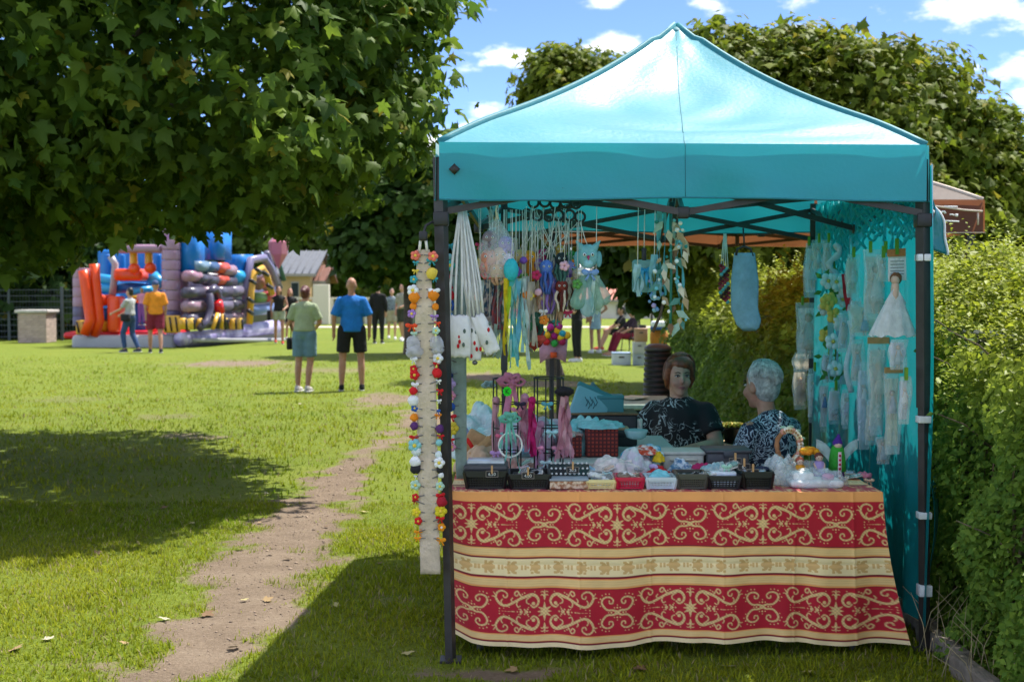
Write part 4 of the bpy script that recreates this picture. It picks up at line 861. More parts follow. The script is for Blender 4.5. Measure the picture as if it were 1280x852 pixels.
# visitors on the lawn
def at(x, y): g = G(x, y); return (g.x, g.y, 0)
jeans = C('#5f7f92'); 
def bagx(e, q, k, hp): 
    bo = obj('handbag', MB().rbox(V(.26, -.02, .78)*k, (.07*k, .16*k, .20*k), .02), C('#15161a'), e); obj('bag_strap', MB().tube([V(.26, -.06, .86)*k, V(.24, -.02, 1.0)*k, V(.23, .02, 1.1)*k], .008, 6), C('#15161a'), bo)
person('woman from behind in sage green top and denim shorts on the lawn', at(381, 489), R(168), dict(elL=(.255, .0, 1.13), wrL=(.24, -.12, .98), elR=(-.25, -.04, 1.13), wrR=(-.12, -.22, 1.04), waist=(0, -.0, 1.10), chest=(0, -.03, 1.30), neck=(0, -.04, 1.46), head=(0.0, -.07, 1.60), knR=(-.09, -.03, .5), anR=(-.07, .05, .085)), h=1.66, w=1.12, skin=SKT, top=C('#93a07f'), sleeve=.42, bottom=jeans, leg=.42, loose=1.05, shoes=C('#b9b4ae'), hair=mat('dark_red_hair', (.10, .02, .018), .5, .3, 60, .4, 80), hairstyle='bun', extra=bagx)
person('bald man from behind in bright blue t-shirt and black shorts on the lawn', at(440, 488), R(190), dict(elL=(.27, .02, 1.13), wrL=(.27, -.04, .89), elR=(-.27, .02, 1.13), wrR=(-.27, -.04, .89), hiL=(.11, 0, .93), knL=(.14, -.01, .5), anL=(.16, .02, .085), hiR=(-.11, 0, .93), knR=(-.14, -.01, .5), anR=(-.15, .02, .085)), h=1.78, w=1.10, belly=.02, skin=SKT, top=C('#0d6fc0'), sleeve=.46, hem=.55, bottom=C('#0d0e10'), leg=.40, loose=1.12, shoes=C('#101114'))
WK = dict(knL=(.10, -.10, .50), anL=(.10, -.04, .085), knR=(-.10, .02, .50), anR=(-.10, .16, .12), elL=(.25, -.03, 1.13), wrL=(.15, -.22, 1.05))
def tote(e, q, k, hp): obj('tote_bag', MB().rbox(V(-.30, .02, .86)*k, (.10*k, .26*k, .30*k), .03), C('#17181c'), e)
person('woman in black tank top and pale shorts walking with a tote bag beside the castle', at(349, 430), R(12), WK, h=1.72, skin=SKT, top=C('#111214'), sleeve=0, bottom=C('#9aa08a'), leg=.25, shoes=C('#c0392b'), hair=hbrown, hairstyle='long', extra=tote, vox=.022)
person('woman in black dress with loose brown hair walking beside the tote bag woman', at(363, 426), R(18), WK, h=1.66, skin=SK, dress=C('#131316'), top=C('#131316'), sleeve=.2, hair=hred, hairstyle='long', shoes=C('#dddddd'), vox=.022)
person('man in orange t-shirt, burgundy shorts and blue cap by the castle', at(195, 441), R(-160), dict(knL=(.12, -.12, .50), anL=(.12, -.14, .085), knR=(-.1, .04, .50), anR=(-.1, .20, .10)), h=1.84, w=1.12, belly=.02, skin=SKT, top=C('#e08a1e'), sleeve=.45, hem=.4, bottom=C('#7a1a35'), leg=.42, loose=1.2, shoes=C('#26262a'), hair=C('#3a4f7a'), hairstyle='cap', vox=.022)
def hipbag(e, q, k, hp): obj('shoulder_bag', MB().rbox(V(.22, .02, .93)*k, (.12*k, .26*k, .20*k), .03), C('#14161d'), e)
person('person in grey t-shirt and jeans with black shoulder bag leaning on the castle', at(163, 440), R(-110), dict(elL=(.24, -.12, 1.16), wrL=(.2, -.42, 1.05), elR=(-.24, -.14, 1.16), wrR=(-.2, -.45, 1.0), knL=(.10, -.16, .5), anL=(.1, -.10, .085), anR=(-.1, .20, .09)), h=1.66, top=C('#a9adad'), sleeve=.4, bottom=C('#2f4a78'), leg=.97, shoes=C('#333840'), hair=hblk, hairstyle='short', extra=hipbag, vox=.022)
CH_ = P(176, 412, 36.2)
person('small child in pink top and purple leggings standing on the castle step', (CH_.x, 36.35, .62), R(175), dict(elL=(.25, -.1, 1.16), wrL=(.24, -.3, 1.2)), h=1.05, w=1.1, top=C('#d98fa8'), sleeve=.45, bottom=C('#8a4f9c'), leg=.97, shoes=C('#555566'), hair=mat('fair_hair', (.35, .22, .10), .5, .3, 60), hairstyle='short', vox=.018)
person('man all in black with hood standing before the garden wall', at(473, 429), R(175), h=1.80, top=C('#0f1013'), sleeve=.95, bottom=C('#131417'), leg=.97, shoes=C('#131417'), hair=hblk, hairstyle='short', vox=.024)
person('person in dark floral shirt and pale shorts behind the hanging strip', at(490, 424), R(10), WK, h=1.66, top=mprint, sleeve=.45, bottom=C('#a39b86'), leg=.4, shoes=C('#eeeeee'), hair=hbrown, hairstyle='short', vox=.024)
person('man in taupe t-shirt and dark green shorts behind the hanging strip', at(503, 426), R(-30), WK, h=1.80, top=C('#9d9a8c'), sleeve=.45, bottom=C('#3d4238'), leg=.42, shoes=C('#eeeeee'), hair=hblk, hairstyle='short', vox=.024)
person('bare-legged visitor in pale shorts beyond the hanging dolls', at(622, 442), R(200), h=1.68, top=C('#8b8f96'), sleeve=.4, bottom=C('#b8b0a0'), leg=.3, shoes=C('#dddddd'), hair=hbrown, hairstyle='short', vox=.024)
person('woman in black t-shirt and black trousers at the pink craft stand', at(721, 452), R(-75), dict(elL=(.22, -.14, 1.15), wrL=(.12, -.34, 1.18), elR=(-.22, -.14, 1.15), wrR=(-.1, -.36, 1.15)), h=1.66, w=1.02, top=C('#101114'), sleeve=.4, bottom=C('#0d0e11'), leg=.97, shoes=C('#d8d8d8'), hair=hbrown, hairstyle='bun', vox=.02)
person('woman with long dark hair in light blue sundress on the lawn', at(744, 441), R(-160), dict(elR=(-.30, .06, 1.16), wrR=(-.16, -.06, 1.02)), h=1.68, w=1.0, skin=SKT, dress=C('#8fb0c8'), hair=hbrown, hairstyle='long', shoes=C('#e8e8e8'), vox=.02)
SJ = dict(WJ); SJ.update(knL=(.12, -.44, .50), knR=(-.12, -.44, .50), anL=(.13, -.62, .085), anR=(-.13, -.60, .085), elL=(.22, -.18, .66), wrL=(.14, -.40, .56), elR=(-.22, -.18, .66), wrR=(-.14, -.40, .56))
s1 = at(778, 437)
person('seated person in black t-shirt and dark shorts on a camp chair', s1, R(-80), SJ, top=C('#14161a'), sleeve=.4, bottom=C('#16171b'), leg=.42, shoes=C('#b03a2e'), hair=hblk, hairstyle='short', vox=.022); chair('green camp chair under the person in black', s1, R(-80), ('camp_green', (.04, .10, .05)))
s2 = at(792, 444)
person('seated person in wine red trousers on a camp chair beside the boxes', s2, R(-70), SJ, top=C('#3b2b3a'), sleeve=.45, bottom=C('#7a1430'), leg=.97, shoes=C('#b78b70'), hair=hgrey, hairstyle='short', vox=.022); chair('camp chair under the person in wine red trousers', s2, R(-70), ('camp_dark', (.03, .03, .035)))
# ================================================================ background: bouncy castle, buildings, fence, far stall
inf = lambda h_: mat('vinyl_'+h_, h_, .32, .06, 3, .06, 8)
I0 = G(160, 440); D_ = 36.0
ic = thing('bouncy_castle', 'colourful inflatable bouncy castle obstacle course on the lawn', 'bouncy castle', (I0.x, D_, 0))
ip = lambda x, y, d=0: P(x, y, D_+d)
pm = D_/F
def col_(name, x, y0, y1, w, m, d=0, n_=12, parent=None, seg=1):
    a, b_ = ip(x, y1, d), ip(x, y0, d); r = w*pm/2; pts = []; rs = []
    for s in range(seg):
        for f in (.0, .04, .12, .5, .88, .96): pts.append(a.lerp(b_, (s+f)/seg)); rs.append(r*(.955 if f in (0, .96) else (.99 if f in (.04,) else 1.0)))
    pts.append(b_); rs.append(r*.955)
    return obj(name, MB().tube(pts, rs, 14), m, parent or ic)
def cush(name, x0, y0, x1, y1, th, m, d=0, parent=None):
    a, b_ = ip(x0, y0, d), ip(x1, y1, d); c = (a+b_)/2
    return obj(name, MB().rbox(c, (abs(a.x-b_.x), th, abs(a.z-b_.z)), .12, n=4), m, parent or ic)
def htube(name, pts, w, m, d=0, seg=0, dd=0): return obj(name, MB().tube([ip(x, y, d+dd*i) for i, (x, y) in enumerate(pts)], w*pm/2, 12), m, ic)
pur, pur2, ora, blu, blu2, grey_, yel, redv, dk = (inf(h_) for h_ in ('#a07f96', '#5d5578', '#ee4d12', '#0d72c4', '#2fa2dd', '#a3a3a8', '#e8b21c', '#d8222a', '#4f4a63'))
def stripes(x0, y0, x1, y1, d, n_=4, parent=None, th=.12):
    bo = cush('striped_panel', x0, y0, x1, y1, th, inf('#d9a637'), d, parent)
    for i in range(n_):
        xa = lerp(x0, x1, (i+.30)/n_); xb = lerp(x0, x1, (i+.58)/n_); s = (x1-x0)/n_*.35; dd = d-th/2-.02
        obj('stripe', MB().slab([ip(xa, y1-2, dd), ip(xb, y1-2, dd), ip(xb-s, y0+2, dd), ip(xa-s, y0+2, dd)], .02), inf('#1a1a1f'), bo)
cush('base', 96, 418, 225, 442, 1.0, grey_, .5); cush('red_deck', 102, 413, 222, 421, 3.2, redv, 2.0)
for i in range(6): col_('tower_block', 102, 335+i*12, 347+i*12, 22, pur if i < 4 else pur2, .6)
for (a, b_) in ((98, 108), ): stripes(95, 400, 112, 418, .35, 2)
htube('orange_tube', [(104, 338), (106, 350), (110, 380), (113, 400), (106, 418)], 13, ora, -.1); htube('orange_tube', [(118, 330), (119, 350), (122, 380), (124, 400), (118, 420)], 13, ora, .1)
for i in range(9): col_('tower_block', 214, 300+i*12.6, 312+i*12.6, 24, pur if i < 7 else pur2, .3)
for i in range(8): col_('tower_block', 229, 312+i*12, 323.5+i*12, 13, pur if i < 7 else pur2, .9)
col_('tower_spire', 207, 282, 300, 9, pur, .6); stripes(204, 394, 226, 416, -.25, 3)
cush('roof_beam', 140, 306, 206, 316, .8, pur, .6)
cush('back_wall', 124, 312, 206, 416, .5, blu, 4.6)
for i, (y, m) in enumerate(((350, blu2), (361, blu2), (372, blu))): htube('blue_bolster', [(124, y-2), (140, y), (148, y+2)], 13, m, 2.0)
for (x, w, m) in ((133, 15, blu), (150, 15, blu), (196, 16, blu)): col_('blue_column', x, 318, 350, w, m, 3)
htube('grey_slide_edge', [(138, 320), (144, 330), (142, 355), (140, 372)], 9, grey_, 1.4)
cush('orange_mouth', 146, 336, 182, 351, .8, ora, 1.2); htube('blue_bolster', [(144, 360), (165, 359), (184, 360)], 14, blu, 1.6); htube('blue_bolster', [(160, 366), (175, 363), (190, 362)], 10, blu2, 1.2); htube('blue_bolster', [(190, 345), (197, 352), (204, 356)], 18, blu2, 1.6)
for (x, y) in ((168, 336), (188, 335)): obj('orange_ball', MB().ell(ip(x, y, .6), 7.4*pm, 16, 12), ora, ic)
for x in (167, 186): col_('yellow_horn', x, 316, 330, 10, yel, .9)
cush('orange_step', 124, 368, 140, 382, 1.0, ora, 1.0); cush('orange_pillar', 138, 370, 154, 415, .8, ora, .6); cush('orange_pillar', 185, 372, 197, 414, .8, ora, .9); cush('blue_block', 126, 385, 139, 400, .7, blu, 1.0); cush('yellow_block', 126, 400, 139, 415, .7, yel, 1.0); cush('blue_block', 157, 372, 186, 414, .6, blu, 2.6); cush('yellow_block', 163, 368, 184, 378, .6, yel, 2.3); cush('red_pillar', 153, 385, 159, 414, .6, redv, 1.2)
# right hand wing, running back
def wing(x): return lerp(0, 6, max(0, (x-225)/120))
def wcush(name, x0, y0, x1, y1, th, m, parent=None):
    da, db = wing(x0), wing(x1); a, b_ = ip(x0, y0, da), ip(x1, y0, db); c, e = ip(x1, y1, db), ip(x0, y1, da)
    return obj(name, MB().slab([e, c, b_, a], th), m, parent or ic)
def wtube(name, pts, w, m, off=-.3):
    return obj(name, MB().tube([P(x, y, D_+wing(x)+off*1.4) for x, y in pts], [w*(D_+wing(x))/F/2 for x, y in pts], 12), m, ic)
wtube('base_bolster', [(225, 424), (255, 421), (285, 417), (315, 412), (345, 408)], 17, mat('vinyl_lilac_print', '#8c80b4', .4, .1, 3, .1, 8, col2='#b9b2d2', mixs=3)); wcush('base', 226, 427, 346, 422, 1.2, grey_)
obj('base', MB().slab([P(226, 438, D_+.2), P(346, 428, D_+6.2), P(346, 410, D_+6.2), P(226, 424, D_+.2)], .5), inf('#6b6a6d'), ic)
obj('wing_wall', MB().slab([P(234, 412, D_+3.2), P(340, 405, D_+8.2), P(340, 345, D_+8.2), P(234, 340, D_+3.2)], .3), dk, ic)
for j, y in enumerate((365, 382, 398)):
    xs_ = (232, 252, 268, 286, 300)
    for i in range(4): wtube('grey_bolster', [(xs_[i], y+1-.03*(xs_[i]-230)), (xs_[i+1], y+1-.03*(xs_[i+1]-230))], 14, (inf('#4d4a5c'), inf('#9a7d8e'), inf('#57546a'), inf('#77728a'))[(i+j) % 4], -.5)
for i, x in enumerate((228, 238, 248, 280, 290, 298)): wtube('striped_tube', [(x, 398), (x+1, 411)], 9, inf('#d9a637') if i % 2 == 0 else inf('#e7bf55'), -.75); wtube('black_band', [(x+4.5, 399), (x+5.5, 411)], 2.6, inf('#222026'), -1.1)
wtube('dark_arch', [(262, 366), (268, 360), (272, 366), (275, 385), (278, 405)], 10, dk, -1.0); wtube('dark_arch', [(262, 366), (263, 385), (258, 402), (250, 410)], 9, dk, -1.0); wtube('red_sleeve', [(272, 377), (275, 390)], 12, redv, -1.15)
for i in range(4): wtube('striped_tube', [(272+i*3.4-i, 392), (266+i*5.5, 411)], 5, inf('#d9a637') if i % 2 == 0 else inf('#2b2930'), -1.3)
for i, (x, y, m) in enumerate(((240, 345, '#a57c90'), (252, 348, '#4d4a5c'), (263, 350, '#4d4a5c'), (274, 350, '#c95140'), (284, 352, '#4d4a5c'), (250, 333, '#6f8aa0'), (262, 334, '#3f5c86'), (275, 335, '#c95140'), (284, 338, '#9a7d8e'))): wtube('bumper', [(x-7, y), (x+7, y)], 14, inf(m), -.4)
for (x0, x1, y0, y1) in ((232, 246, 285, 340), (290, 308, 318, 338), (262, 280, 290, 325)): wcush('blue_panel', x0, y1, x1, y0, .5, blu)
wtube('blue_bolster', [(290, 345), (305, 346)], 16, blu2, -.3); wcush('netting', 292, 392, 304, 352, .1, mat('play_net', (.35, .38, .36), .9))
wtube('purple_arch', [(306, 398), (309, 350), (313, 325), (330, 322), (338, 335), (345, 355)], 10, inf('#7a7396'), -.6)
wtube('striped_arch', [(312, 405), (314, 365), (318, 340), (328, 335), (334, 345), (340, 368)], 8, inf('#d9a637'), -1.0)
for (x, y) in ((313, 390), (313, 375), (316, 352), (323, 338), (332, 342), (337, 358)): wtube('black_band', [(x-3, y-2), (x+3, y+2)], 4.5, inf('#26242b'), -1.25)
wtube('slide_side', [(333, 315), (340, 335), (350, 360)], 8, inf('#5b5670'), -.5); wtube('slide_side', [(342, 312), (349, 330), (355, 350)], 6, inf('#2f5d62'), 0)
wtube('slide_deck', [(318, 372), (326, 372), (338, 371)], 13, inf('#6f8f5c'), -.6); wtube('slide_deck', [(330, 371), (340, 370)], 13.5, inf('#c9525e'), -.65); wtube('slide_deck', [(312, 388), (325, 387), (340, 385)], 13, inf('#6f86b8'), -.6); wtube('slide_face', [(322, 355), (330, 350), (336, 358)], 16, inf('#b9877a'), -.4)
obj('pink_crystal', MB().lathe(P(348, 312, D_+6), [(.02, -.62), (.30, -.15), (.33, .25), (.16, .42), (.02, .44)], 6), inf('#b5697a'), ic, smooth=False)
for (x, y) in ():
    p = G(x, y); obj('anchor_bag', MB().ell((p.x, p.y, .08), (.16, .11, .08), noise=.06), mat('sandbag', (.6, .58, .52), .9), ic)
# wire fence, brick pillar, far left
ft = thing('wire_fence', 'dark green wire panel fence left of the bouncy castle', 'fence', (-15, 41, 0)); fm = mat('fence_green', (.05, .065, .065), .5)
for i in range(8):
    p = P(12+66*(i-4), 438, 41); x = p.x; obj('post', MB().box((x, 41, .85), (.08, .06, 1.75)), fm, ft, smooth=False)
x0, x1 = P(12-66*4, 400, 41).x, P(12+66*3, 400, 41).x
for z in np.linspace(.12, 1.62, 9): obj('rail', MB().box(((x0+x1)/2, 40.99, z), (x1-x0, .012, .022)), fm, ft, smooth=False)
wm = MB()
for x in np.arange(x0, x1, .10): wm.box((x, 41.008, .85), (.007, .007, 1.6))
obj('wire_mesh', wm, fm, ft, smooth=False, kind='stuff')
pl = P(47, 430, 39.5); pt = thing('brick_pillar', 'pale brick pillar with concrete cap beside the wire fence', 'pillar', (pl.x, 39.5, 0)); bmat = mat('pale_brick', (.46, .36, .30), .9, .12, 8, .3, 40, rand=.14)
bm_ = mesh_from('brick', MB().rbox((0, 0, 0), (.212, .10, .066), .006, n=1), False); bm_.materials.append(bmat)
obj('mortar_core', MB().box((pl.x, 39.5, .45), (.82, .82, .90)), mat('mortar', (.35, .32, .29), .95), pt, smooth=False)
for r_ in range(12):
    for s in range(4):
        for j in range(4):
            a = (j-1.5)*.22; z = .04+r_*.0755; sh = .05 if r_ % 2 else -.05
            o = bpy.data.objects.new('brick', bm_); COL.objects.link(o); o.parent = pt
            c = Matrix.Rotation(s*math.pi/2, 3, 'Z') @ V(a*.92+sh*.5, -.385, 0); o.location = (c.x, c.y, z); o.rotation_euler = (0, 0, s*math.pi/2)
obj('cap', MB().rbox((pl.x, 39.5, .965), (1.02, 1.02, .09), .015), mat('cap_concrete', (.5, .48, .44), .9, .15, 10, .3), pt)
# grey roofed house
def house(label, x0, x1, ye, yr, yb, D, wallc, roofc, depth=7, over=.35, wins=(), ridge='x', tile=.22, ribs=True):
    a, b_ = P(x0, yb, D).x, P(x1, yb, D).x; k = D/F; ze = EYE+(HZ-ye)*k; zr = EYE+(HZ-yr)*k
    t = thing('house', label, 'building', ((a+b_)/2, D+depth/2, 0)); wm_ = mat('wall_'+wallc, wallc, .9, .07, 1.5, .15, 30)
    w = MB(); w.box(((a+b_)/2, D+depth/2, ze/2), (b_-a, depth, ze)); obj('wall', w, wm_, t, smooth=False)
    rm = mat('roof_'+roofc, roofc, .6, .12, 3, .2, 20); y0, y1 = D-over, D+depth+over; ym = (y0+y1)/2; A, B = a-over, b_+over
    ro = obj('roof', MB().slab([V(A, y0, ze-.02), V(B, y0, ze-.02), V(B, ym, zr), V(A, ym, zr)], .10).slab([V(B, y1, ze-.02), V(A, y1, ze-.02), V(A, ym, zr-.012), V(B, ym, zr-.012)], .10), rm, t, smooth=False)
    obj('gable', MB().slab([V(a+.02, y0+over, ze), V(a+.02, y1-over, ze), V(a+.02, ym, zr-.1)], .1).slab([V(b_-.02, y0+over, ze), V(b_-.02, y1-over, ze), V(b_-.02, ym, zr-.1)], .1), wm_, t, smooth=False)
    if ribs:
        nn = int((B-A)/tile)
        for i in range(nn+1):
            x = lerp(A, B, i/nn); obj('roof_rib', MB().tube([V(x, y0, ze+.05), V(x, ym, zr+.07)], .035, 5), rm, ro)
    obj('eave_board', MB().box(((A+B)/2, y0-.02, ze-.03), (B-A, .04, .14)), mat('eave_'+wallc, (.30, .27, .24), .8), t, smooth=False)
    for (wx0, wy0, wx1, wy1) in wins:
        p, q_ = P(wx0, wy1, D), P(wx1, wy0, D); wn = obj('window', MB().box(((p.x+q_.x)/2, D-.03, (p.z+q_.z)/2), (q_.x-p.x, .08, q_.z-p.z)), mat('win_frame', (.35, .33, .30), .6), t, smooth=False)
        obj('pane', MB().box(((p.x+q_.x)/2, D-.075, (p.z+q_.z)/2), ((q_.x-p.x)*.84, .02, (q_.z-p.z)*.84)), mat('win_glass', (.03, .04, .045), .08), wn, smooth=False)
    return t
house('beige house with grey ribbed metal roof behind the castle', 352, 388, 343, 312, 402, 66, '#b8996c', '#5c6068', wins=((364, 352, 374, 372),), tile=.34)
house('small terracotta shed beside the beige house', 388, 400, 352, 332, 402, 67, '#9a8a74', '#6e4436', tile=.4, depth=4)
house('long low white building with terracotta tiled roof far across the lawn', 530, 1010, 375, 350, 402, 74, '#d9d2c4', '#b5705a', wins=((770, 381, 784, 394), (795, 386, 808, 392), (700, 380, 712, 394), (650, 380, 662, 394)), tile=.45, depth=9)
gw = thing('garden_wall', 'low grey green garden wall with pale coping beyond the lawn', 'wall', (P(420, 400, 62).x, 62, 0))
a, b_ = P(350, 400, 62).x, P(545, 400, 62).x
for i in range(9): x = lerp(a, b_, (i+.5)/9); obj('wall_panel', MB().box((x, 62, .55), ((b_-a)/9-.03, .2, 1.1)), mat('panel_green', '#7f8b72', .9, .1, 2), gw, smooth=False)
for i in range(10): obj('wall_post', MB().box((lerp(a, b_, i/9), 61.95, .6), (.18, .3, 1.2)), mat('post_pale', '#cfc8b8', .9), gw, smooth=False)
obj('coping', MB().box(((a+b_)/2, 62, 1.24), (b_-a+.2, .36, .09)), mat('post_pale'), gw, smooth=False)
wp = P(402, 385, 61); obj('gate_post', MB().rbox((wp.x, 61, .95), (.75, .4, 1.9), .03), mat('post_pale'), gw, smooth=False)
rp = MB().slab([V(-24, 55, .012), V(14, 55, .012), V(14, 57.4, .012), V(-24, 57.4, .012)], .012); obj('pavement', rp, mat('pale_paving', '#c3b6a2', .9, .1, 2), kind='structure', smooth=False)
# far hedge line that closes the lawn
fh = thing('hedge', 'far green hedge closing off the back of the lawn', 'hedge', (0, 98, 0)); g = np.random.default_rng(8); k_ = 9000
pos = np.stack([g.uniform(-75, 75, k_), g.uniform(96, 99, k_), g.random(k_)**.7*3.3*(1+.25*np.sin(g.uniform(0, 6, k_)))], -1)
bulk('foliage', DT, DF, pos, frames(unit(np.array([0, -.7, .7])+g.normal(0, .4, (k_, 3))), g.normal(0, 1, (k_, 3))), g.uniform(.6, 1.1, k_), leafmat, np.array([.06, .115, .02])*g.uniform(.5, 1.4, (k_, 1)), parent=fh, kind='stuff')
# far stall with white roof and dark edge
fs = thing('market_tent', 'distant pavilion with white roof and black valance over the far stall', 'tent', (2.6, 32, 0))
fc = [(P(700, 350, 31).x, 30.5), (P(812, 350, 31).x, 30.5), (P(812, 350, 31).x+.1, 34.5), (P(700, 350, 31).x+.1, 34.5)]
canopy(fs, fc, ((fc[0][0]+fc[1][0])/2, 32.5, 2.75), 1.62+.05, 1.92+.1, mat('white_canopy', (.62, .61, .63), .6, .06, 3, .1, trans=.2), mat('black_edge', (.02, .02, .022), .6), seed=4, names=('roof_panel', 'valance', 'ridge_trim'))
for o in fs.children:
    if o.name.startswith('valance'): o.data.materials[0] = mat('black_edge')
for (x, y) in fc: obj('leg', MB().box((x, y, .95), (.05, .05, 1.9)), steel, fs, smooth=False)
# boxes, bin and craft stand under it
def boxw(name, label, x0, y0, x1, y1, D, hexc, dep=None, cat='box', lid=None, alpha=1, group=None):
    a, c = P(x0, y1, D), P(x1, y0, D); w = c.x-a.x; h_ = c.z-a.z; t = thing(name, label, cat, ((a.x+c.x)/2, D, a.z), group); m = mat('box_'+hexc, hexc, .5, .06, 6, .1)
    obj('tub', MB().rbox(((a.x+c.x)/2, D, (a.z+c.z)/2), (w, dep or w*.8, h_), .02), m, t); obj('lid', MB().rbox(((a.x+c.x)/2, D, c.z), (w*1.06, (dep or w*.8)*1.06, h_*.12), .015), mat('box_'+(lid or hexc), lid or hexc, .5), t)
    obj('handle', MB().rbox(((a.x+c.x)/2, D-(dep or w*.8)/2-.005, lerp(a.z, c.z, .72)), (w*.3, .02, h_*.12), .005), mat('handle_dark', (.10, .09, .08), .7), t); return t
boxw('storage_box', 'white plastic tub low on the grass beside the stacked crates', 765, 441, 788, 458, 27.5, '#c8ccd2', lid='#8fa6c4')
boxw('storage_box', 'clear grey crate at the bottom of the stack', 791, 442, 806, 457, 27.3, '#9aa3a8'); boxw('storage_box', 'pale grey crate in the middle of the stack', 791, 428, 807, 441.5, 27.3, '#b3b3ba', lid='#d0d0d6'); boxw('cardboard_box', 'brown cardboard box topmost on the crate stack', 793, 411, 809, 427, 27.3, '#a8856a')
cb = thing('compost_bin', 'ribbed black plastic bin standing behind the seated woman', 'bin', (P(822, 470, 11.6).x, 11.6, 0)); c = P(822, 500, 11.6); r0 = 19*11.6/F; z1 = P(822, 438, 11.6).z
prof = [(r0*1.12, .0)]
for i in range(22): z = z1*(i+.5)/22; r_ = lerp(r0*1.12, r0*.86, i/21); prof += [(r_*1.03, z-z1*.012), (r_*1.03, z+z1*.006), (r_*.96, z+z1*.012), (r_*.96, z+z1*.020)]
obj('drum', MB().lathe((c.x, 11.6, 0), prof, 24), plast, cb); obj('lid', MB().lathe((c.x, 11.6, z1), [(r0*.90, 0), (r0*.9, .03), (r0*.6, .06), (.01, .065)], 24), mat('bin_lid', (.10, .10, .10), .4), cb)
bd = P(824, 405, 26.8); t = thing('picnic_bag', 'white and blue cooler bag on the crates', 'bag', tuple(bd)); obj('body', MB().rbox(bd, (.34, .25, .14), .05), C('#dfe6ee'), t); obj('strap', MB().rbox(bd-V(0, 0, .09), (.36, .27, .06), .02), C('#2a4f8c'), t)
ob = P(824, 422, 27); t = thing('duffel_bag', 'mustard brown duffel bag leaning on the crates', 'bag', tuple(ob)); obj('body', MB().ell(ob, (.20, .16, .22), noise=.05), C('#a86a22'), t); obj('handle', MB().tube([ob+V(-.1, -.1, .15), ob+V(0, -.12, .3), ob+V(.1, -.1, .15)], .02, 6), C('#6a3f14'), t)
# second table behind, under the brown tent
t2 = thing('folding_table', 'pale green topped folding table behind the seated woman', 'table', (P(800, 505, 9.1).x, 9.1, 0)); x0, x1 = P(742, 505, 9.1).x, P(835, 505, 9.1).x+.05
obj('table_top', MB().rbox(((x0+x1)/2, 9.2, .775), (x1-x0, .75, .04), .01), mat('green_top', (.38, .46, .38), .5), t2); obj('apron', MB().box(((x0+x1)/2, 8.86, .70), (x1-x0-.06, .03, .10)), plast, t2, smooth=False)
for x in (x0+.06, x1-.06):
    for y in (8.9, 9.5): obj('leg', MB().tube([V(x, y, 0), V(x, y, .76)], .018, 8), steel, t2)
ps = thing('paper_stack', 'loose cream papers lying on the pale green table', 'papers', (P(788, 500, 9.2).x, 9.2, .795))
for i in range(5): obj('sheet', MB().box((P(788+5*i-12, 500, 9.2).x, 9.2+.04*(i % 3), .798+.004*i), (.21, .15, .003), .3*i), mat('cream_paper', (.70, .62, .45), .9), ps, smooth=False)
# ================================================================ goods on and around the stall
ZT = TZ+.008
fab = lambda h_, **k: mat('fabric_'+h_, h_, .8, .12, 30, .35, 90, **k)
clear = mat('clear_plastic', (.92, .95, .95), .12, .02, 10, .6, 18, alpha=.22, spec=.9)
haze_pl = mat('milky_plastic', (.80, .88, .90), .2, .03, 10, .6, 22, alpha=.30, spec=.9)
tulle = lambda h_: mat('tulle_'+h_, h_, .7, .15, 40, .2, alpha=.55, trans=.3)
thread = mat('white_thread', (.75, .72, .66), .8)
RD = random.Random(21)
def heapmesh(c, r, seed=0, n=44, folds=5.0, flat=.0):
    rd = random.Random(seed); ph = [rd.uniform(0, 6) for _ in range(8)]; c = Vector(c)
    def fn(u, v):
        a = u*2*math.pi; q = v*math.pi*.5; rr = math.sin(q)
        x, y, z = rr*math.cos(a), rr*math.sin(a), math.cos(q)
        d = .95+.15*math.sin(folds*.6*x+ph[0]+2*y)*math.sin(folds*.5*y+ph[1])+.10*math.sin(1.1*folds*(x*.8+y*.6)+ph[2]-3*z)+.055*math.sin(1.9*folds*(y*.9-x*.5)+ph[3]+4*z)+.03*math.sin(2.6*folds*(x+y)*.7+ph[4])
        return c+V(x*r[0]*d, y*r[1]*d, max(0, z)*r[2]*d)
    return MB().grid(fn, n, 20)
def heap(name, label, c, r, m, cat='cloth', seed=0, group=None, folds=5.0):
    return obj(name, heapmesh(c, r, seed, folds=folds), m, label=label, cat=cat, group=group, sol=.002)
def bowmesh(c, s, face=0, knot=.22):
    """two loops and tails, facing the camera"""
    c = Vector(c); M = Matrix.Rotation(face, 3, 'Z'); m = MB()
    for sg in (1, -1):
        m.ell(c+M@V(sg*.5*s, 0, .05*s), (.46*s, .20*s, .32*s), 10, 7, rot=M @ Matrix.Rotation(-sg*.25, 3, 'Y'))
        m.slab([c+M@V(sg*.08*s, 0, 0), c+M@V(sg*.62*s, .03*s, -.75*s), c+M@V(sg*.34*s, .03*s, -.9*s), c+M@V(-sg*.02*s, 0, -.1*s)], .03*s)
    m.ell(c, (knot*s, .26*s, knot*s), 10, 7); return m
def ribbon(pts, w, th=.0012, twist=0.0, nrm=(0, -1, 0)):
    """flat ribbon along points"""
    pts = [Vector(p) for p in pts]; m = MB(); n_ = len(pts); vs = []
    for i, p in enumerate(pts):
        t = (pts[min(i+1, n_-1)]-pts[max(i-1, 0)]).normalized(); s = t.cross(Vector(nrm)).normalized(); s = Matrix.Rotation(twist*i/(n_-1)+.25*math.sin(i*1.1+twist), 3, t) @ s
        vs += [p-s*w/2, p+s*w/2]
    m.add(vs, [(2*i, 2*i+1, 2*i+3, 2*i+2) for i in range(n_-1)]); return m
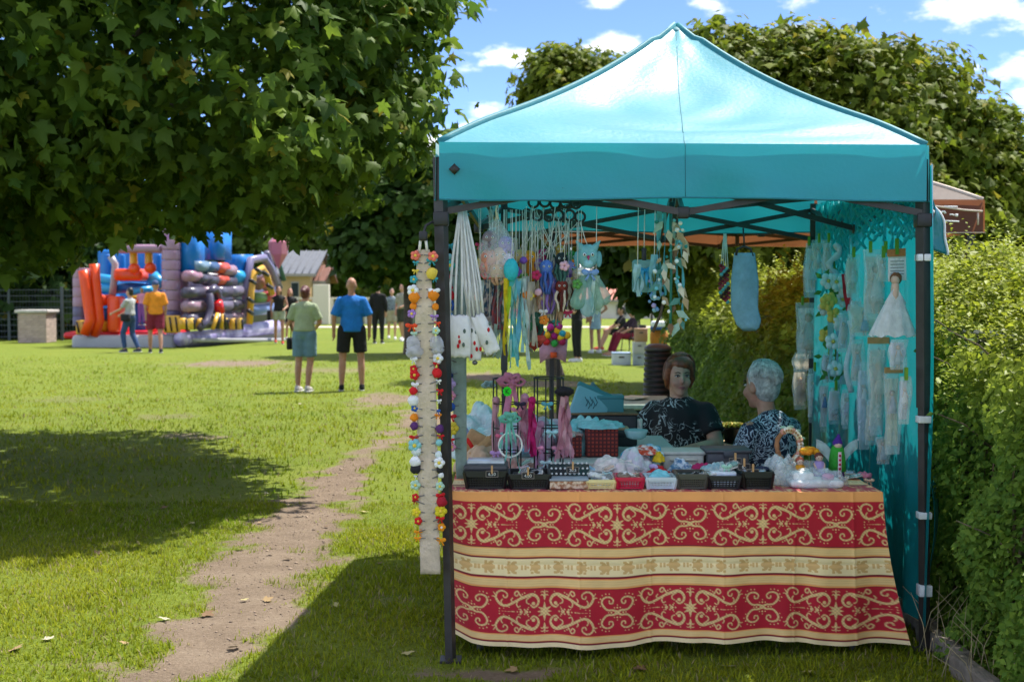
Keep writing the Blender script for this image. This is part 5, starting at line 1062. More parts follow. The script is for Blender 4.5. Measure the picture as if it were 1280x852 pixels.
def hang(x0, y0, x1, y1, D, n_=8, wob=2.0, seed=0):
    rd = random.Random(seed); a, b_ = rd.uniform(0, 6), rd.uniform(1.5, 4)
    return [P(lerp(x0, x1, i/n_)+wob*math.sin(a+b_*i/n_*2.2)*i/n_, lerp(y0, y1, i/n_), D+.012*math.sin(a*2+i)) for i in range(n_+1)]
# --- ribbon strips of hair clips
def strip(label, xa, ya, wa, xm, ym, wm_, xb, yb, wb, D, m, colours, rows, y_from, y_to, sides, word):
    t = thing('display_strip', label, 'strip', tuple(P(xb, yb, D)))
    def cx(y): return np.interp(y, [ya, ym, yb], [xa, xm, xb]), np.interp(y, [ya, ym, yb], [wa, wm_, wb])
    def fn(u, v):
        y = lerp(ya, yb, v); c, w = cx(y); return P(c+(u-.5)*w, y, D+.006*math.sin(v*23)+.004*math.sin(v*51+u*3))
    obj('ribbon_band', MB().grid(fn, 6, 60), m, t, sol=.0015)
    hk = MB().tube([P(xa-5, ya+2, D), P(xa-3, ya-14, D)], .006, 6).tube([P(xa+5, ya+2, D), P(xa+3, ya-14, D)], .006, 6); obj('strap', hk, thread, t)
    obj('clamp', MB().rbox(P(xa, ya-17, D), (.035, .03, .04), .006), plast, t)
    obj('hook', MB().tube([P(xa, ya-18, D), P(xa+3, ya-30, D+.02), P(xa+14, ya-36, D+.05)], .006, 6), plast, t)
    for i in range(rows):
        y = lerp(y_from, y_to, i/(rows-1)); c, w = cx(y); cn, hx_ = colours[i % len(colours)]; mm = fab(hx_)
        for s in sides:
            p = P(c+s*(w/2+2.5+RD.uniform(-1.6, 2.2)), y+RD.uniform(-3.5, 3.5), D-.004+RD.uniform(-.008, .004)); sz = (6.2 if cn != 'white tulle' else 10)*D/F*RD.uniform(.72, 1.4)
            cl_ = thing('hair_clip', '%s hair clip pinned to the edge of the %s strip' % (cn, word), 'hair clip', tuple(p), 'hair clips on the %s strip' % word)
            kd = RD.random()
            if kd < .3 and cn != 'white tulle':
                b = MB()
                for q in range(5): a = q*1.257; b.ell(p+V(math.cos(a)*sz*.55, -.002, math.sin(a)*sz*.55), sz*.48, 8, 6)
                obj('flower', b, mm, cl_); obj('flower_centre', MB().ell(p+V(0, -sz*.4, 0), sz*.3, 8, 6), fab('#f2d24b' if cn != 'orange' else '#ffffff'), cl_)
            elif cn == 'white tulle': obj('pompom', MB().ell(p, (sz*.8, sz*.6, sz*.75), 12, 9, noise=.22, seed=i), tulle('#e6e6ee'), cl_)
            elif kd < .62: obj('pompom', MB().ell(p, (sz*.85, sz*.6, sz*.85), 10, 8, noise=.12, seed=i), mm, cl_)
            else: obj('bow', bowmesh(p, sz*1.0, RD.uniform(-.8, .8)), mm, cl_)
            e = P(c+s*(w/2-7), y+.5, D-.006); obj('clip_bar', MB().cone(p+V(0, .0, 0), e, .0028, .0022, 6), mat('clip_metal', (.18, .18, .19), .35, metal=.7), cl_)
cols1 = [('coral', '#ef7b66'), ('teal', '#3fa7b5'), ('yellow', '#e6c84a'), ('teal', '#3fa7b5'), ('white', '#f2f2f4'), ('orange', '#f08a12'), ('orange', '#f08a12'), ('lilac', '#a87fc9'), ('scarlet', '#ee4a1e'), ('pale green', '#b9d8c4'), ('white tulle', '#e6e6ee'), ('white tulle', '#e6e6ee'), ('white', '#e9e9ec'), ('red', '#d4141e'), ('red', '#d4141e'), ('white', '#f2f2f4'), ('red', '#d4141e'), ('white', '#e9e9ec'), ('blue', '#2358b0'), ('orange', '#f08a12'), ('purple', '#5a2a6c'), ('red', '#d4141e'), ('aqua', '#8cc9cf'), ('white', '#dfe8ea'), ('white', '#f2f2f4'), ('black', '#26262c'), ('white', '#f2f2f4'), ('pale green', '#b9d8c4'), ('red', '#d4141e'), ('crimson', '#b3122c'), ('yellow', '#e8d52a'), ('red', '#d4141e'), ('orange', '#f0980c'), ('orange', '#f0980c')]
strip('long beige ribbon strip full of hair clips hung from the front tent leg', 529, 312, 16, 531, 420, 25, 538, 717, 25, 5.36, fab('#dcc9b2', trans=.15), cols1, 34, 318, 672, (-1, 1), 'long beige')
cols2 = [('teal', '#2f97a6'), ('aqua', '#8cc9cf'), ('turquoise', '#3fb5b0'), ('red', '#c81a2a'), ('crimson', '#a31430'), ('red', '#c81a2a'), ('blue', '#2358b0'), ('sky blue', '#6fa6d6'), ('teal', '#2f97a6'), ('purple', '#5a2a6c'), ('red', '#c81a2a'), ('yellow', '#e6c84a'), ('navy', '#1c2f63'), ('lilac', '#b59ad0'), ('pink', '#d98fae'), ('blue', '#2358b0'), ('red', '#c81a2a'), ('yellow', '#d8c23a'), ('red', '#c81a2a'), ('pink', '#d98fae')]
strip('grey green ribbon strip full of hair clips hung just inside the tent leg', 575, 299, 17, 573, 440, 20, 577, 598, 13, 5.62, fab('#8fa39d', trans=.2), cols2, 20, 304, 560, (-1,), 'grey green')
# --- white drawstring bags
wb_ = mat('cherry_print', (.78, .77, .76), .8, .05, 30, .2, 60)
def berries(t, c, w, h_, seed):
    rd = random.Random(seed)
    for i in range(5):
        p = c+V(rd.uniform(-.34, .34)*w, -.027, rd.uniform(-.42, .3)*h_); obj('printed_cherry', MB().ell(p, (.006, .003, .010), 8, 6), fab('#c4141c' if i % 3 else '#5a6b60'), t)
for i, (x0, x1, y0, y1, d, hk, lab) in enumerate(((561, 588, 394, 446, 5.50, 576, 'widest white cherry print drawstring bag, hung beside the tent leg'), (586, 601, 396, 450, 5.54, 579, 'narrow white drawstring bag between the two cherry print bags'), (597, 616, 392, 443, 5.52, 580, 'tilted white cherry print drawstring bag beside the clear toy bag'))):
    c = P((x0+x1)/2, (y0+y1)/2, d); w, h_ = (x1-x0)*d/F, (y1-y0)*d/F
    t = thing('drawstring_bag', lab, 'bag', tuple(c-V(0, 0, h_/2)), 'white drawstring bags on the tent leg')
    tl = [0, .02, .42][i]
    def bf(u, v):
        a = u*2*math.pi; k = .86+.22*math.sin(v*2.6)+.05*math.sin(a*5+i)*(1-v); return c+Matrix.Rotation(-tl, 3, 'Y') @ V(math.cos(a)*w/2*k, math.sin(a)*.028*k*(.4+.6*math.sin(min(1, v*1.2)*3)), h_*(.5-v)+.004*math.sin(a*7))
    obj('pouch', MB().grid(bf, 28, 12), wb_, t, sol=.001); berries(t, c, w, h_, i)
    st = 0
    for fx in (0.05, .3, .6, .95):
        top = P(hk+fx*4-2, 262, d); bt = c+Matrix.Rotation(-tl, 3, 'Y') @ V((fx-.5)*w, 0, h_*.5); mid = top.lerp(bt, .45)+V((fx-.5)*.02, -.005, 0)
        obj('cord', MB().tube([top, top.lerp(mid, .5), mid, mid.lerp(bt, .5)+V((fx-.5)*.01, 0, 0), bt], .0052, 6), mat('white_cord', (.78, .77, .78), .8), t)
    if i == 1: obj('metal_clasp', MB().ell(c-V(0, 0, h_*.56), (.012, .008, .010)), mat('clip_metal'), t)
# --- crochet toys
def toy(name, label, x, y, s, D, body, arms, n_=6, alen=2.2, string=None, eyes=True, group='crochet toys hanging from the black rings', head=(1, .9, 1.05), seed=0, cat='crochet toy', parent=None):
    c = P(x, y, D); r = s*1.18*D/F; t = thing(name, label, cat, tuple(c-V(0, 0, r)), group); rd = random.Random(seed)
    obj('body', MB().ell(c, (r*head[0], r*head[1], r*head[2]), 14, 10, noise=.03, seed=seed), fab(body), t)
    for i in range(n_):
        a = i*2*math.pi/max(1, n_)+rd.uniform(0, .6); p0 = c+V(math.cos(a)*r*.6, math.sin(a)*r*.6, -r*.6); pts = [p0+V(math.cos(a)*r*.25*math.sin(j*.9)+.12*r*rd.uniform(-1, 1), math.sin(a)*r*.2*math.sin(j*.9), -r*alen*j/5) for j in range(6)]
        obj('tentacle', MB().tube(pts, [r*.24, r*.24, r*.22, r*.2, r*.18, r*.13], 7), fab(arms if isinstance(arms, str) else arms[i % len(arms)]), t)
    if eyes:
        for sg in (1, -1): e = obj('eye', MB().ell(c+V(sg*r*.38, -r*.86, r*.12), r*.17, 8, 6), fab('#f4f4f4'), t); obj('pupil', MB().ell(c+V(sg*r*.38, -r*1.0, r*.12), r*.09, 8, 6), plast, e)
    if string: q = P(*string, D-.01); obj('string', MB().tube([q, q.lerp(c, .5)+V(.004, 0, 0), c+V(0, 0, r*.9)], .0022, 5), thread, t)
    return t, c, r
ring_px = [(667, 253), (681, 252), (694, 254), (707, 253), (720, 254), (659, 268), (672, 269), (686, 270), (698, 269), (712, 269), (725, 271)]
for i, (x, y) in enumerate(ring_px):
    D = 5.74+.012*(i % 3); c = P(x, y, D); obj('hanging_ring', MB().tube([c+V(math.cos(a)*.0225, .002*math.sin(3*a), math.sin(a)*.0225) for a in np.linspace(0, 2*math.pi, 20, endpoint=False)], .0058, 7, closed=True), plast, label='black plastic ring clipped under the front truss of the canopy', cat='ring', group='black rings holding the crochet toys')
RT = [('#c9b27a', '#a08b5c', 650, 320, 7, 0, 'tan'), ('#e89a12', '#c97f10', 662, 322, 7.5, 1, 'mustard'), ('#5a2a9a', '#4a2080', 657, 334, 6.5, 5, 'purple'), ('#c21a6a', '#a01555', 679, 319, 7, 6, 'magenta'), ('#5b7fd0', '#4a6bbd', 683, 334, 7.5, 2, 'cornflower blue'), ('#a98ad6', '#9575c6', 686, 354, 8.5, 7, 'lilac'), ('#b79be0', '#9d80cf', 711, 338, 10, 3, 'pale lilac'), ('#2b8a3a', '#237030', 714, 322, 7, 8, 'green'), ('#1f2a2c', '#3f6b66', 702, 324, 7, 9, 'charcoal'), ('#6f5546', '#543f33', 652, 346, 7, 5, 'brown'), ('#3a6f5c', '#2c5547', 671, 398, 7.5, 6, 'dark green'), ('#9a2420', '#7a1a18', 672, 414, 7, 6, 'brick red'), ('#7a2a22', '#5f1f1a', 702, 358, 7, 8, 'maroon'), ('#d8c9b4', '#c7b59c', 722, 342, 6, 4, 'cream'), ('#e8dfd2', '#d8cbb8', 662, 352, 6.5, 1, 'off white'), ('#c98c7a', '#b57766', 694, 350, 6, 2, 'salmon')]
for i, (b, a, x, y, s, k, nm) in enumerate(RT):
    toy('crochet_octopus', '%s crochet octopus toy dangling on a string from the black rings' % nm, x, y, s, 5.74+.05*((i*5) % 4), b, [a, '#d9c8b4' if i % 3 == 0 else a], 6, 3.2 if i not in (10, 11) else 1.8, (ring_px[k][0], ring_px[k][1]+4), seed=i)
t, c, r = toy('crochet_owl', 'pale teal crochet owl with pointed ears and mint tulle tail', 735, 320, 11, 5.70, '#7fb9bd', '#6aa6ad', 0, 1, (725, 277), cat='crochet toy', head=(1.0, .7, 1.15))
for sg in (1, -1): obj('ear', MB().cone(c+V(sg*r*.6, 0, r*.75), c+V(sg*r*1.15, 0, r*1.45), r*.4, r*.06, 8), fab('#7fb9bd'), t); obj('wing', MB().ell(c+V(sg*r*1.05, 0, -r*.3), (r*.3, r*.35, r*.8)), fab('#6aa6ad'), t)
obj('beak', MB().cone(c+V(0, -r*.7, -.1*r), c+V(0, -r*.85, -.4*r), r*.16, r*.04, 8), fab('#b03a6a'), t); obj('bib', MB().ell(c+V(0, -r*.25, -.7*r), (r*.55, r*.5, r*.5)), fab('#9ad0dc'), t); obj('bow', bowmesh(c+V(.2*r, -r*.3, -r*1.6), r*.9), fab('#7fa3d8'), t)
for i, (dx, hx_) in enumerate(((-.7, '#9fcfbd'), (0, '#a8d8dc'), (.6, '#b9dcc4'), (1.1, '#a9cfc0'))):
    p0 = c+V(dx*r*.5, .01*i, -r*1.7); obj('tail', MB().cone(p0, p0+V(dx*r*.9, 0, -r*(3.4-abs(dx))), r*.35, r*.75, 10, ell=.5), tulle(hx_), t)
# --- clear bag of dolls
bc = P(621, 305, 5.62); t = thing('toy_bag', 'clear plastic bag of crochet dolls tied to the canopy frame', 'bag', tuple(P(621, 346, 5.62)))
def bagf(u, v):
    a = u*6.283; k = [0.10, .45, .80, .98, 1.0, .95, .75][min(6, int(v*6.01))]; k2 = [0.10, .45, .80, .98, 1.0, .95, .75, .6][min(7, int(v*6.01)+1)]; k = lerp(k, k2, v*6.01-int(v*6.01)); k *= 1+.07*math.sin(5*a+v*6)+.05*math.sin(11*a-9*v)
    return P(621, lerp(272, 347, v), 5.62)+V(math.cos(a)*.078*k, math.sin(a)*.05*k, 0)
obj('plastic', MB().grid(bagf, 30, 20), haze_pl, t); obj('knot', MB().tube([P(622, 274, 5.62), P(620, 262, 5.62), P(624, 250, 5.62)], [.008, .004, .003], 6), thread, t)
for i, (x, y, s, b, nm) in enumerate(((611, 322, 9, '#d88f7a', 'coral'), (625, 320, 9, '#e0b9a0', 'peach'), (632, 305, 8, '#a78ad0', 'lilac'), (612, 298, 8, '#8a7a80', 'mauve'), (622, 337, 9, '#d9a98a', 'tan'), (608, 334, 7, '#d8606a', 'rose'), (634, 325, 7, '#e0d0dc', 'white'))): toy('crochet_doll', '%s crochet doll inside the clear tied bag' % nm, x, y, s, 5.62+.01*(i % 3-1), b, b, 3, 1.2, None, group='crochet dolls in the clear bag', seed=30+i)
# dark patterned scarves behind it
for i, (x0, x1, y0, y1, hx_, nm) in enumerate(((604, 616, 345, 395, '#39607a', 'dark blue'), (616, 628, 350, 412, '#7a6a78', 'dusky mauve'), (622, 634, 345, 405, '#5a7a70', 'grey green'), (600, 610, 395, 430, '#2f8a92', 'teal'))):
    obj('hanging_scarf', MB().grid(lambda u, v: P(lerp(x0, x1, u)+1.5*math.sin(6*v+i), lerp(y0, y1, v), 5.72+.015*math.sin(9*u+5*v+i)), 8, 14), mat('scarf%d' % i, hx_, .85, .2, 30, .3, col2=('#c9b9b4', '#b04a4a', '#d0c8b8', '#c43a4a')[i], mixs=40), label='%s speckled scarf hanging beneath the clear toy bag' % nm, cat='scarf', sol=.002)
# --- teal jellyfish with ribbons
t, c, r = toy('crochet_jellyfish', 'turquoise crochet jellyfish with long yellow and aqua ribbons', 639, 337, 8, 5.56, '#2fb8c4', '#2fb8c4', 0, 1, (640, 262), eyes=False, head=(1, .9, 1.5))
for i, (x0, x1, y1, w, hx_) in enumerate(((632, 631, 444, 5, '#e0c21a'), (636, 635, 452, 6, '#b8d22a'), (640, 640, 446, 7, '#57c4d2'), (644, 645, 458, 7, '#7fd0d6'), (648, 650, 450, 7, '#6ab8cf'), (652, 655, 440, 5, '#a8d8dc'), (655, 662, 458, 5, '#cfe0dc'), (642, 638, 460, 5, '#b8dfe0'), (634, 632, 430, 4, '#d8d32a'), (650, 660, 462, 6, '#9fc2b8'), (638, 643, 440, 5, '#8ed8dc'))):
    obj('ribbon', ribbon(hang(x0, 348, x1, y1, 5.56+.006*(i % 4), 10, 2.0, i), w*5.56/F, twist=1.2+i), fab(hx_, trans=.3), t)
# --- pink pompom pouch on the brown tent's pole
pc = P(691, 437, 9.25); t = thing('pompom_pouch', 'pink felt pouch topped with bright pompoms on the tent pole', 'pouch', tuple(P(691, 456, 9.25)))
obj('pouch', MB().slab([P(673, 420, 9.25), P(675, 454, 9.25), P(682, 449, 9.25), P(692, 447, 9.25), P(700, 449, 9.25), P(707, 453, 9.25), P(710, 420, 9.25)], .05), fab('#d79bb4'), t); obj('tag', MB().slab([P(x, y, 9.21) for x, y in ((688, 440), (696, 440), (696, 447), (688, 447))], .004), fab('#ee5a2a'), t)
for i, (x, y, hx_, nm) in enumerate(((678, 417, '#1f7f9a', 'teal'), (684, 419, '#f0b41a', 'yellow'), (688, 409, '#c42a8a', 'magenta'), (697, 413, '#f0b41a', 'yellow'), (699, 408, '#b52a80', 'magenta'), (703, 417, '#2f9fb0', 'teal'), (709, 419, '#f0b41a', 'yellow'), (701, 422, '#f0c21a', 'yellow'), (683, 427, '#d8242a', 'red'), (693, 429, '#3aa84a', 'green'), (703, 427, '#b01a50', 'crimson'), (676, 423, '#2a3aa0', 'indigo'), (693, 420, '#a81a70', 'plum'))):
    obj('pompom', MB().ell(P(x, y, 9.20-.004*(i % 3)), 4.6*9.2/F, 12, 9, noise=.05, seed=i), fab(hx_), t)
# --- wire display racks
def rack(label, x, y0, r, D, ntag):
    c = P(x, y0, D); t = thing('wire_rack', label, 'rack', (c.x, D, ZT)); ztop = c.z; rr = r*D/F
    for k in range(6): a = k*math.pi/3+.3; obj('upright', MB().tube([V(c.x+rr*math.cos(a), D+rr*math.sin(a), ZT), V(c.x+rr*math.cos(a), D+rr*math.sin(a), ztop)], .0034, 6), plast, t)
    for f in (0, .25, .5, .75, 1): z = lerp(ZT+.01, ztop, f); obj('hoop', MB().tube([V(c.x+rr*math.cos(a), D+rr*math.sin(a), z) for a in np.linspace(0, 6.283, 24, endpoint=False)], .0032, 6, closed=True), plast, t)
rack('black wire rack carrying the mint bow and pink ribbons', 634, 473, 18, 5.88, 0); rack('black wire rack carrying the dusky pink tassel', 686, 472, 19, 5.90, 0)
def bigbow(label, x, y, s, D, hx_, tails=(), name='ribbon_bow'):
    t = thing(name, label, 'bow', tuple(P(x, y, D))); c = P(x, y, D); k = s*D/F; m = tulle(hx_) if len(hx_) == 8 else fab(hx_, trans=.3)
    for j, a in enumerate((.15, 1.1, 2.05, 2.95)):
        q = c+V(math.cos(a)*k*.62, -.006*j, math.sin(a)*k*.42); obj('loop', MB().tube([c+(q-c)*1.5*f+V(-math.sin(a)*k*.26*math.sin(f*math.pi)*sg, 0, math.cos(a)*k*.26*math.sin(f*math.pi)*sg) for sg in (1, -1) for f in ((0, .2, .45, .7, .9) if sg == 1 else (1, .85, .65, .4, .15))], k*.10, 7, closed=True, flat=2.2), m, t)
    obj('knot', MB().ell(c+V(0, -.012, 0), (k*.2, k*.16, k*.2)), m, t)
    for i, (x1, y1, w) in enumerate(tails): obj('tail', ribbon(hang(x+(i-len(tails)/2)*1.5, y, x1, y1, D-.01+.004*i, 9, 2.5, i+int(x)), w*D/F, twist=1+i*.7), m, t)
    return t
bigbow('big pink ribbon bow on top of the wire rack', 640, 478, 18, 5.80, '#d487a6', ((628, 540, 7), (631, 556, 6), (655, 545, 6)))
bigbow('mint satin bow with trailing white ribbons on the wire rack', 638, 524, 14, 5.72, '#7fd2c0', ((630, 582, 3), (640, 585, 3), (652, 590, 3), (626, 560, 3)))
cc = P(638, 556, 5.74); obj('ribbon_wreath', MB().tube([cc+V(.052*math.cos(a), .005*math.sin(4*a), .055*math.sin(a)) for a in np.linspace(0, 6.283, 28, endpoint=False)], .0045, 7, closed=True), fab('#e8ece4'), label='thin white ring wreath hanging under the mint bow', cat='wreath')
def tassel(label, x, y0, y1, hx_s, D, w=5, n_=9, spread=8, topc=None, seed=0):
    t = thing('ribbon_tassel', label, 'tassel', tuple(P(x, y1, D)))
    for i in range(n_):
        f = i/(n_-1)-.5; obj('ribbon', ribbon(hang(x+f*4, y0, x+f*spread, y1+RD.uniform(-14, 4), D+.006*(i % 3), 9, 1.6, seed+i), w*D/F, twist=1.5+i), fab(hx_s[i % len(hx_s)], trans=.35), t)
    if topc: obj('fur_top', MB().ell(P(x, y0-3, D), (spread*.5*D/F, .028, .022), 14, 8, noise=.22, seed=seed), fab(topc), t)
    else: obj('knot', MB().ell(P(x, y0, D), .018), fab(hx_s[0]), t)
tassel('magenta satin tassel hanging between the two wire racks', 665, 500, 572, ['#c81a72', '#b0125f', '#d8489a'], 5.74, 5, 7, 9)
tassel('pale pink tulle tassel beside the magenta one', 656, 496, 566, ['#e0a6bc', '#d99ab4', '#e8c4d0'], 5.80, 7, 7, 16, seed=20)
tassel('dusky pink ribbon tassel with black fur top on the wire rack', 706, 492, 575, ['#d79aac', '#e2b6c2', '#c98a9e'], 5.76, 6, 10, 22, '#15121a', seed=40)
tassel('lilac ribbon tassel low on the wire rack', 676, 530, 588, ['#d9a6c8', '#c98fb4', '#e6d2e0'], 5.84, 6, 6, 16, seed=60)
tassel('rose ribbon tassel at the edge of the wire rack', 620, 500, 588, ['#d8a0b0', '#e8c8cc', '#c9a0b8'], 5.86, 5, 6, 10, seed=80)
st_ = P(634, 489, 5.70); pts = [st_+V(.022*(1 if i % 2 else .78)*math.cos(a), 0, .024*(1 if i % 2 else .78)*math.sin(a)) for i, a in enumerate(np.linspace(0, 6.283, 20, endpoint=False))]
t = thing('price_star', 'neon green starburst price tag on the pink bow', 'price tag', tuple(st_)); obj('card', MB().slab(pts, .002), fab('#22e01c'), t, smooth=False)
for a, b_ in (((-.006, .012), (-.006, -.010)), ((-.006, .0), (.008, .011)), ((-.006, .0), (.009, -.010))): obj('pen_stroke', MB().tube([st_+V(a[0], -.003, a[1]), st_+V(b_[0], -.003, b_[1])], .0014, 5), plast, t)
bigbow('pale blue rosette bow at the back of the wire rack', 611, 482, 9, 5.95, '#a8c8cc')
for i, (x, y, hx_, nm) in enumerate(((650, 505, '#2a2440', 'navy'), (646, 512, '#e08aa6', 'candy pink'), (684, 505, '#5fb0c4', 'sky blue'), (690, 540, '#9fd0dc', 'ice blue'), (697, 560, '#c98aa6', 'rose'), (627, 545, '#d86a8a', 'raspberry'), (672, 560, '#e090b4', 'pink'), (620, 566, '#c79ad0', 'lilac'), (682, 578, '#b0d0d4', 'mist blue'))): obj('hair_bow', bowmesh(P(x, y, 5.76+.02*(i % 3)), .03), fab(hx_), label='small %s hair bow pinned on the wire racks' % nm, cat='hair bow', group='hair bows on the wire racks')
# --- right side hangings
g_ = thing('leaf_garland', 'hanging garland of beige felt leaves and teal ribbons under the truss', 'garland', tuple(P(838, 420, 5.72)))
obj('cord', MB().tube([P(838, 262, 5.75), P(839, 340, 5.72), P(838, 410, 5.72)], .006, 6), fab('#2f7a6a'), g_); rd = random.Random(5)
for i in range(46):
    y = rd.uniform(275, 405); x = 840+rd.uniform(-20, 18)*(.5+.5*math.sin((y-265)/150*3.1)); a = rd.uniform(-2.6, -.5); l_ = rd.uniform(10, 21)*5.72/F; c = P(x, y, 5.72+rd.uniform(-.05, .05)); d = V(math.cos(a), rd.uniform(-.3, .3), math.sin(a)); s = d.cross(V(0, 1, 0)).normalized()
    obj('leaf', MB().add([c, c+d*l_*.35+s*l_*.24, c+d*l_, c+d*l_*.35-s*l_*.24, c+d*l_*.4+V(0, -l_*.1, 0)], [(0, 1, 4), (1, 2, 4), (2, 3, 4), (3, 0, 4)]), fab(('#cdbb95', '#b9a07a', '#e0d6bc', '#8a6a4c', '#5f9a8e', '#a8c8b8')[i % 6], trans=.2), g_)
for i in range(26): obj('bead', MB().ell(P(838+rd.uniform(-20, 20), rd.uniform(270, 400), 5.68+rd.uniform(-.03, .05)), rd.uniform(.006, .011), 8, 6), fab(('#dff0ee', '#6fc0c8', '#2f8f86', '#f0eee4')[i % 4]), g_)
for i, x in enumerate((823, 826, 831, 846, 851)): obj('teal_ribbon', ribbon(hang(x, 262 if i < 3 else 300, x+(i-2)*2, 345+12*i, 5.75, 9, 2, 70+i), .014, twist=2+i), fab('#63b5b9', trans=.3), g_)
t = thing('lavender_posy', 'blue flower posy on a cane beside the leaf garland', 'posy', tuple(P(826, 405, 5.8))); obj('cane', MB().tube([P(816, 415, 5.8), P(826, 392, 5.8), P(830, 370, 5.8)], .007, 7), fab('#5a4a3c'), t)
for i in range(22): obj('blossom', MB().ell(P(820+rd.uniform(-10, 12), 372+rd.uniform(-22, 18), 5.8+rd.uniform(-.03, .03)), rd.uniform(.007, .013), 8, 6, noise=.15, seed=i), fab(('#7fa8d8', '#9ac8dc', '#b9a8d8', '#5f9a7a')[i % 4]), t)
t = thing('gift_pouch', 'pale aqua tulle pouch with a bright blue bow', 'pouch', tuple(P(803, 372, 5.85))); obj('pouch', MB().rbox(P(803, 345, 5.85), (.095, .03, .15), .015), tulle('#a8d4d4'), t); obj('bow', bowmesh(P(806, 338, 5.82), .045), fab('#2f9fd0'), t)
for i, x in enumerate((803, 808, 811)): obj('ribbon', ribbon(hang(x, 338, x+i*2-1, 368, 5.81, 7, 1.5, i), .012, twist=1+i), fab('#4fb0dc'), t)
obj('clip', MB().rbox(P(805, 318, 5.85), (.02, .02, .06), .004), plast, t); obj('string', MB().tube([P(805, 312, 5.85), P(806, 262, 5.85)], .0025, 5), thread, t)
t = thing('bead_strand', 'bundle of dark red bead strands hanging under the rear truss', 'beads', tuple(P(904, 385, 6.9)))
for i, x in enumerate((901, 904, 907, 910)):
    obj('cord', MB().tube([P(905+i*.8, 292, 6.9), P(x, 335, 6.9)], .003, 5), thread, t)
    for j in range(8): obj('bead', MB().ell(P(x+1.0*math.sin(j+i), 332+j*5.6+i*2, 6.9), .011, 8, 6), fab(('#7a1f2a', '#a83a4a', '#6fb5bc', '#4a2a24')[(i+j) % 4]), t)
lb = thing('cloth_bag', 'plain light blue cloth bag hanging from a black hanger', 'bag', tuple(P(931, 413, 6.1)))
outl = [(917, 318), (921, 315), (943, 317), (945, 330), (948, 352), (947, 385), (951, 400), (948, 411), (930, 414), (922, 406), (914, 388), (914, 350)]
def lbf(u, v):
    y = lerp(316, 413, v); xl = np.interp(y, [316, 350, 388, 406, 413], [918, 914, 914, 921, 929]); xr = np.interp(y, [316, 330, 352, 385, 400, 411, 413], [943, 945, 948, 947, 951, 948, 944]); return P(lerp(xl, xr, u), y, 6.1-.022*math.sin(u*3.14)*(1 if v < 1 else 0)+.004*math.sin(7*v+5*u))
obj('cloth', MB().grid(lbf, 14, 26), fab('#86b6cc', trans=.25), lb, sol=.006)
obj('hanger', MB().tube([P(920, 319, 6.09), P(922, 311, 6.09), P(930, 308, 6.09), P(938, 311, 6.09), P(941, 320, 6.09)], .006, 7), plast, lb); obj('hook', MB().tube([P(930, 308, 6.09), P(930, 300, 6.09), P(929, 285, 6.09)], .004, 6), plast, lb)
# --- cellophane packs hung along the curtain
def wallD(x): return 2287/(x-744)-.36
def pack(label, x0, x1, y0, y1, dress, hairc, D=None, peg=True, card=False, milky=True, doll=True, rot=.5, wide=None):
    x = (x0+x1)/2; D = D or wallD(x); c = P(x, (y0+y1)/2, D); w = (x1-x0)*1.18*D/F; h_ = (y1-y0)*D/F; t = thing('doll_pack', label, 'packet', tuple(P(x, y1, D)), 'cellophane doll packets on the curtain')
    M = Matrix.Rotation(rot*.4, 3, 'Z'); sd = int(x0*7+y0)
    def f(u, v):
        a = u*6.283; k = .88+.12*math.sin(v*3.0+.3)+.05*math.sin(3*a+9*v+sd); return c+M@V(math.cos(a)*w/2*k+.006*math.sin(5*v+sd), math.sin(a)*.020*(.25+.75*math.sin(v*3.14))*k, h_*(.5-v))
    obj('cellophane', MB().grid(f, 18, 16), haze_pl if milky else clear, t)
    obj('folded_lace', MB().grid(lambda u, v: c+M@V((u-.5)*w*.74*(1-.12*math.sin(7*v+sd)), .010+.006*math.sin(14*u+sd)+.004*math.sin(9*v), h_*(.40-.80*v)), 12, 12), fab(('#f2f2ee', '#e6dfe4', '#f0dcd0', '#e4e2f0', '#eadfc8')[sd % 5], trans=.35), t)
    if card: obj('header_card', MB().box(c+V(0, -.012, h_*.5), (w*1.05, .004, h_*.07)), fab('#b58a5a'), t, smooth=False)
    if peg:
        for q in ((-.25, .25) if w > .1 else (0,)): obj('peg', MB().box(c+V(q*w, -.015, h_*.5+.012), (.012, .02, .055)), fab('#6f9a2a'), t, smooth=False)
    if doll:
        b = c+V(0, 0, h_*.22); s = min(w*.5, h_*.25); dl = thing('doll', label.replace('packet', 'packet, its doll') if False else 'small doll with %s inside a cellophane packet on the curtain' % {'#e9e6e4': 'white dress', '#e8d8c8': 'cream dress', '#8fb8d8': 'blue dress', '#d8cfe0': 'lilac dress', '#c9d8e0': 'pale blue dress', '#f0eef0': 'snow white dress', '#c8a898': 'tan dress', '#3f6fc0': 'royal blue dress'}[dress], 'doll', tuple(c), 'dolls in cellophane packets')
        obj('head', MB().ell(b, (s*.26, s*.24, s*.3), 10, 8), mat('doll_skin', (.62, .42, .32), .6), dl); obj('hair', MB().ell(b+V(0, .006, s*.06), (s*.31, s*.28, s*.32), 10, 8, noise=.08), fab(hairc), dl)
        obj('dress', MB().cone(b-V(0, 0, s*.3), b-V(0, 0, min(h_*.62, s*2.2)), s*.18, s*.55, 12, round1=False, ell=.45), fab(dress, trans=.2), dl)
        for sg in (1, -1): obj('leg', MB().cone(b-V(-sg*s*.15, 0, min(h_*.6, s*2.1)), b-V(-sg*s*.15, 0, min(h_*.68, s*2.9)), s*.09, s*.06, 8), mat('doll_skin'), dl); obj('arm', MB().cone(b+V(sg*s*.2, 0, -s*.4), b+V(sg*s*.45, -.008, -s*1.1), s*.08, s*.06, 8), mat('doll_skin'), dl)
    return t
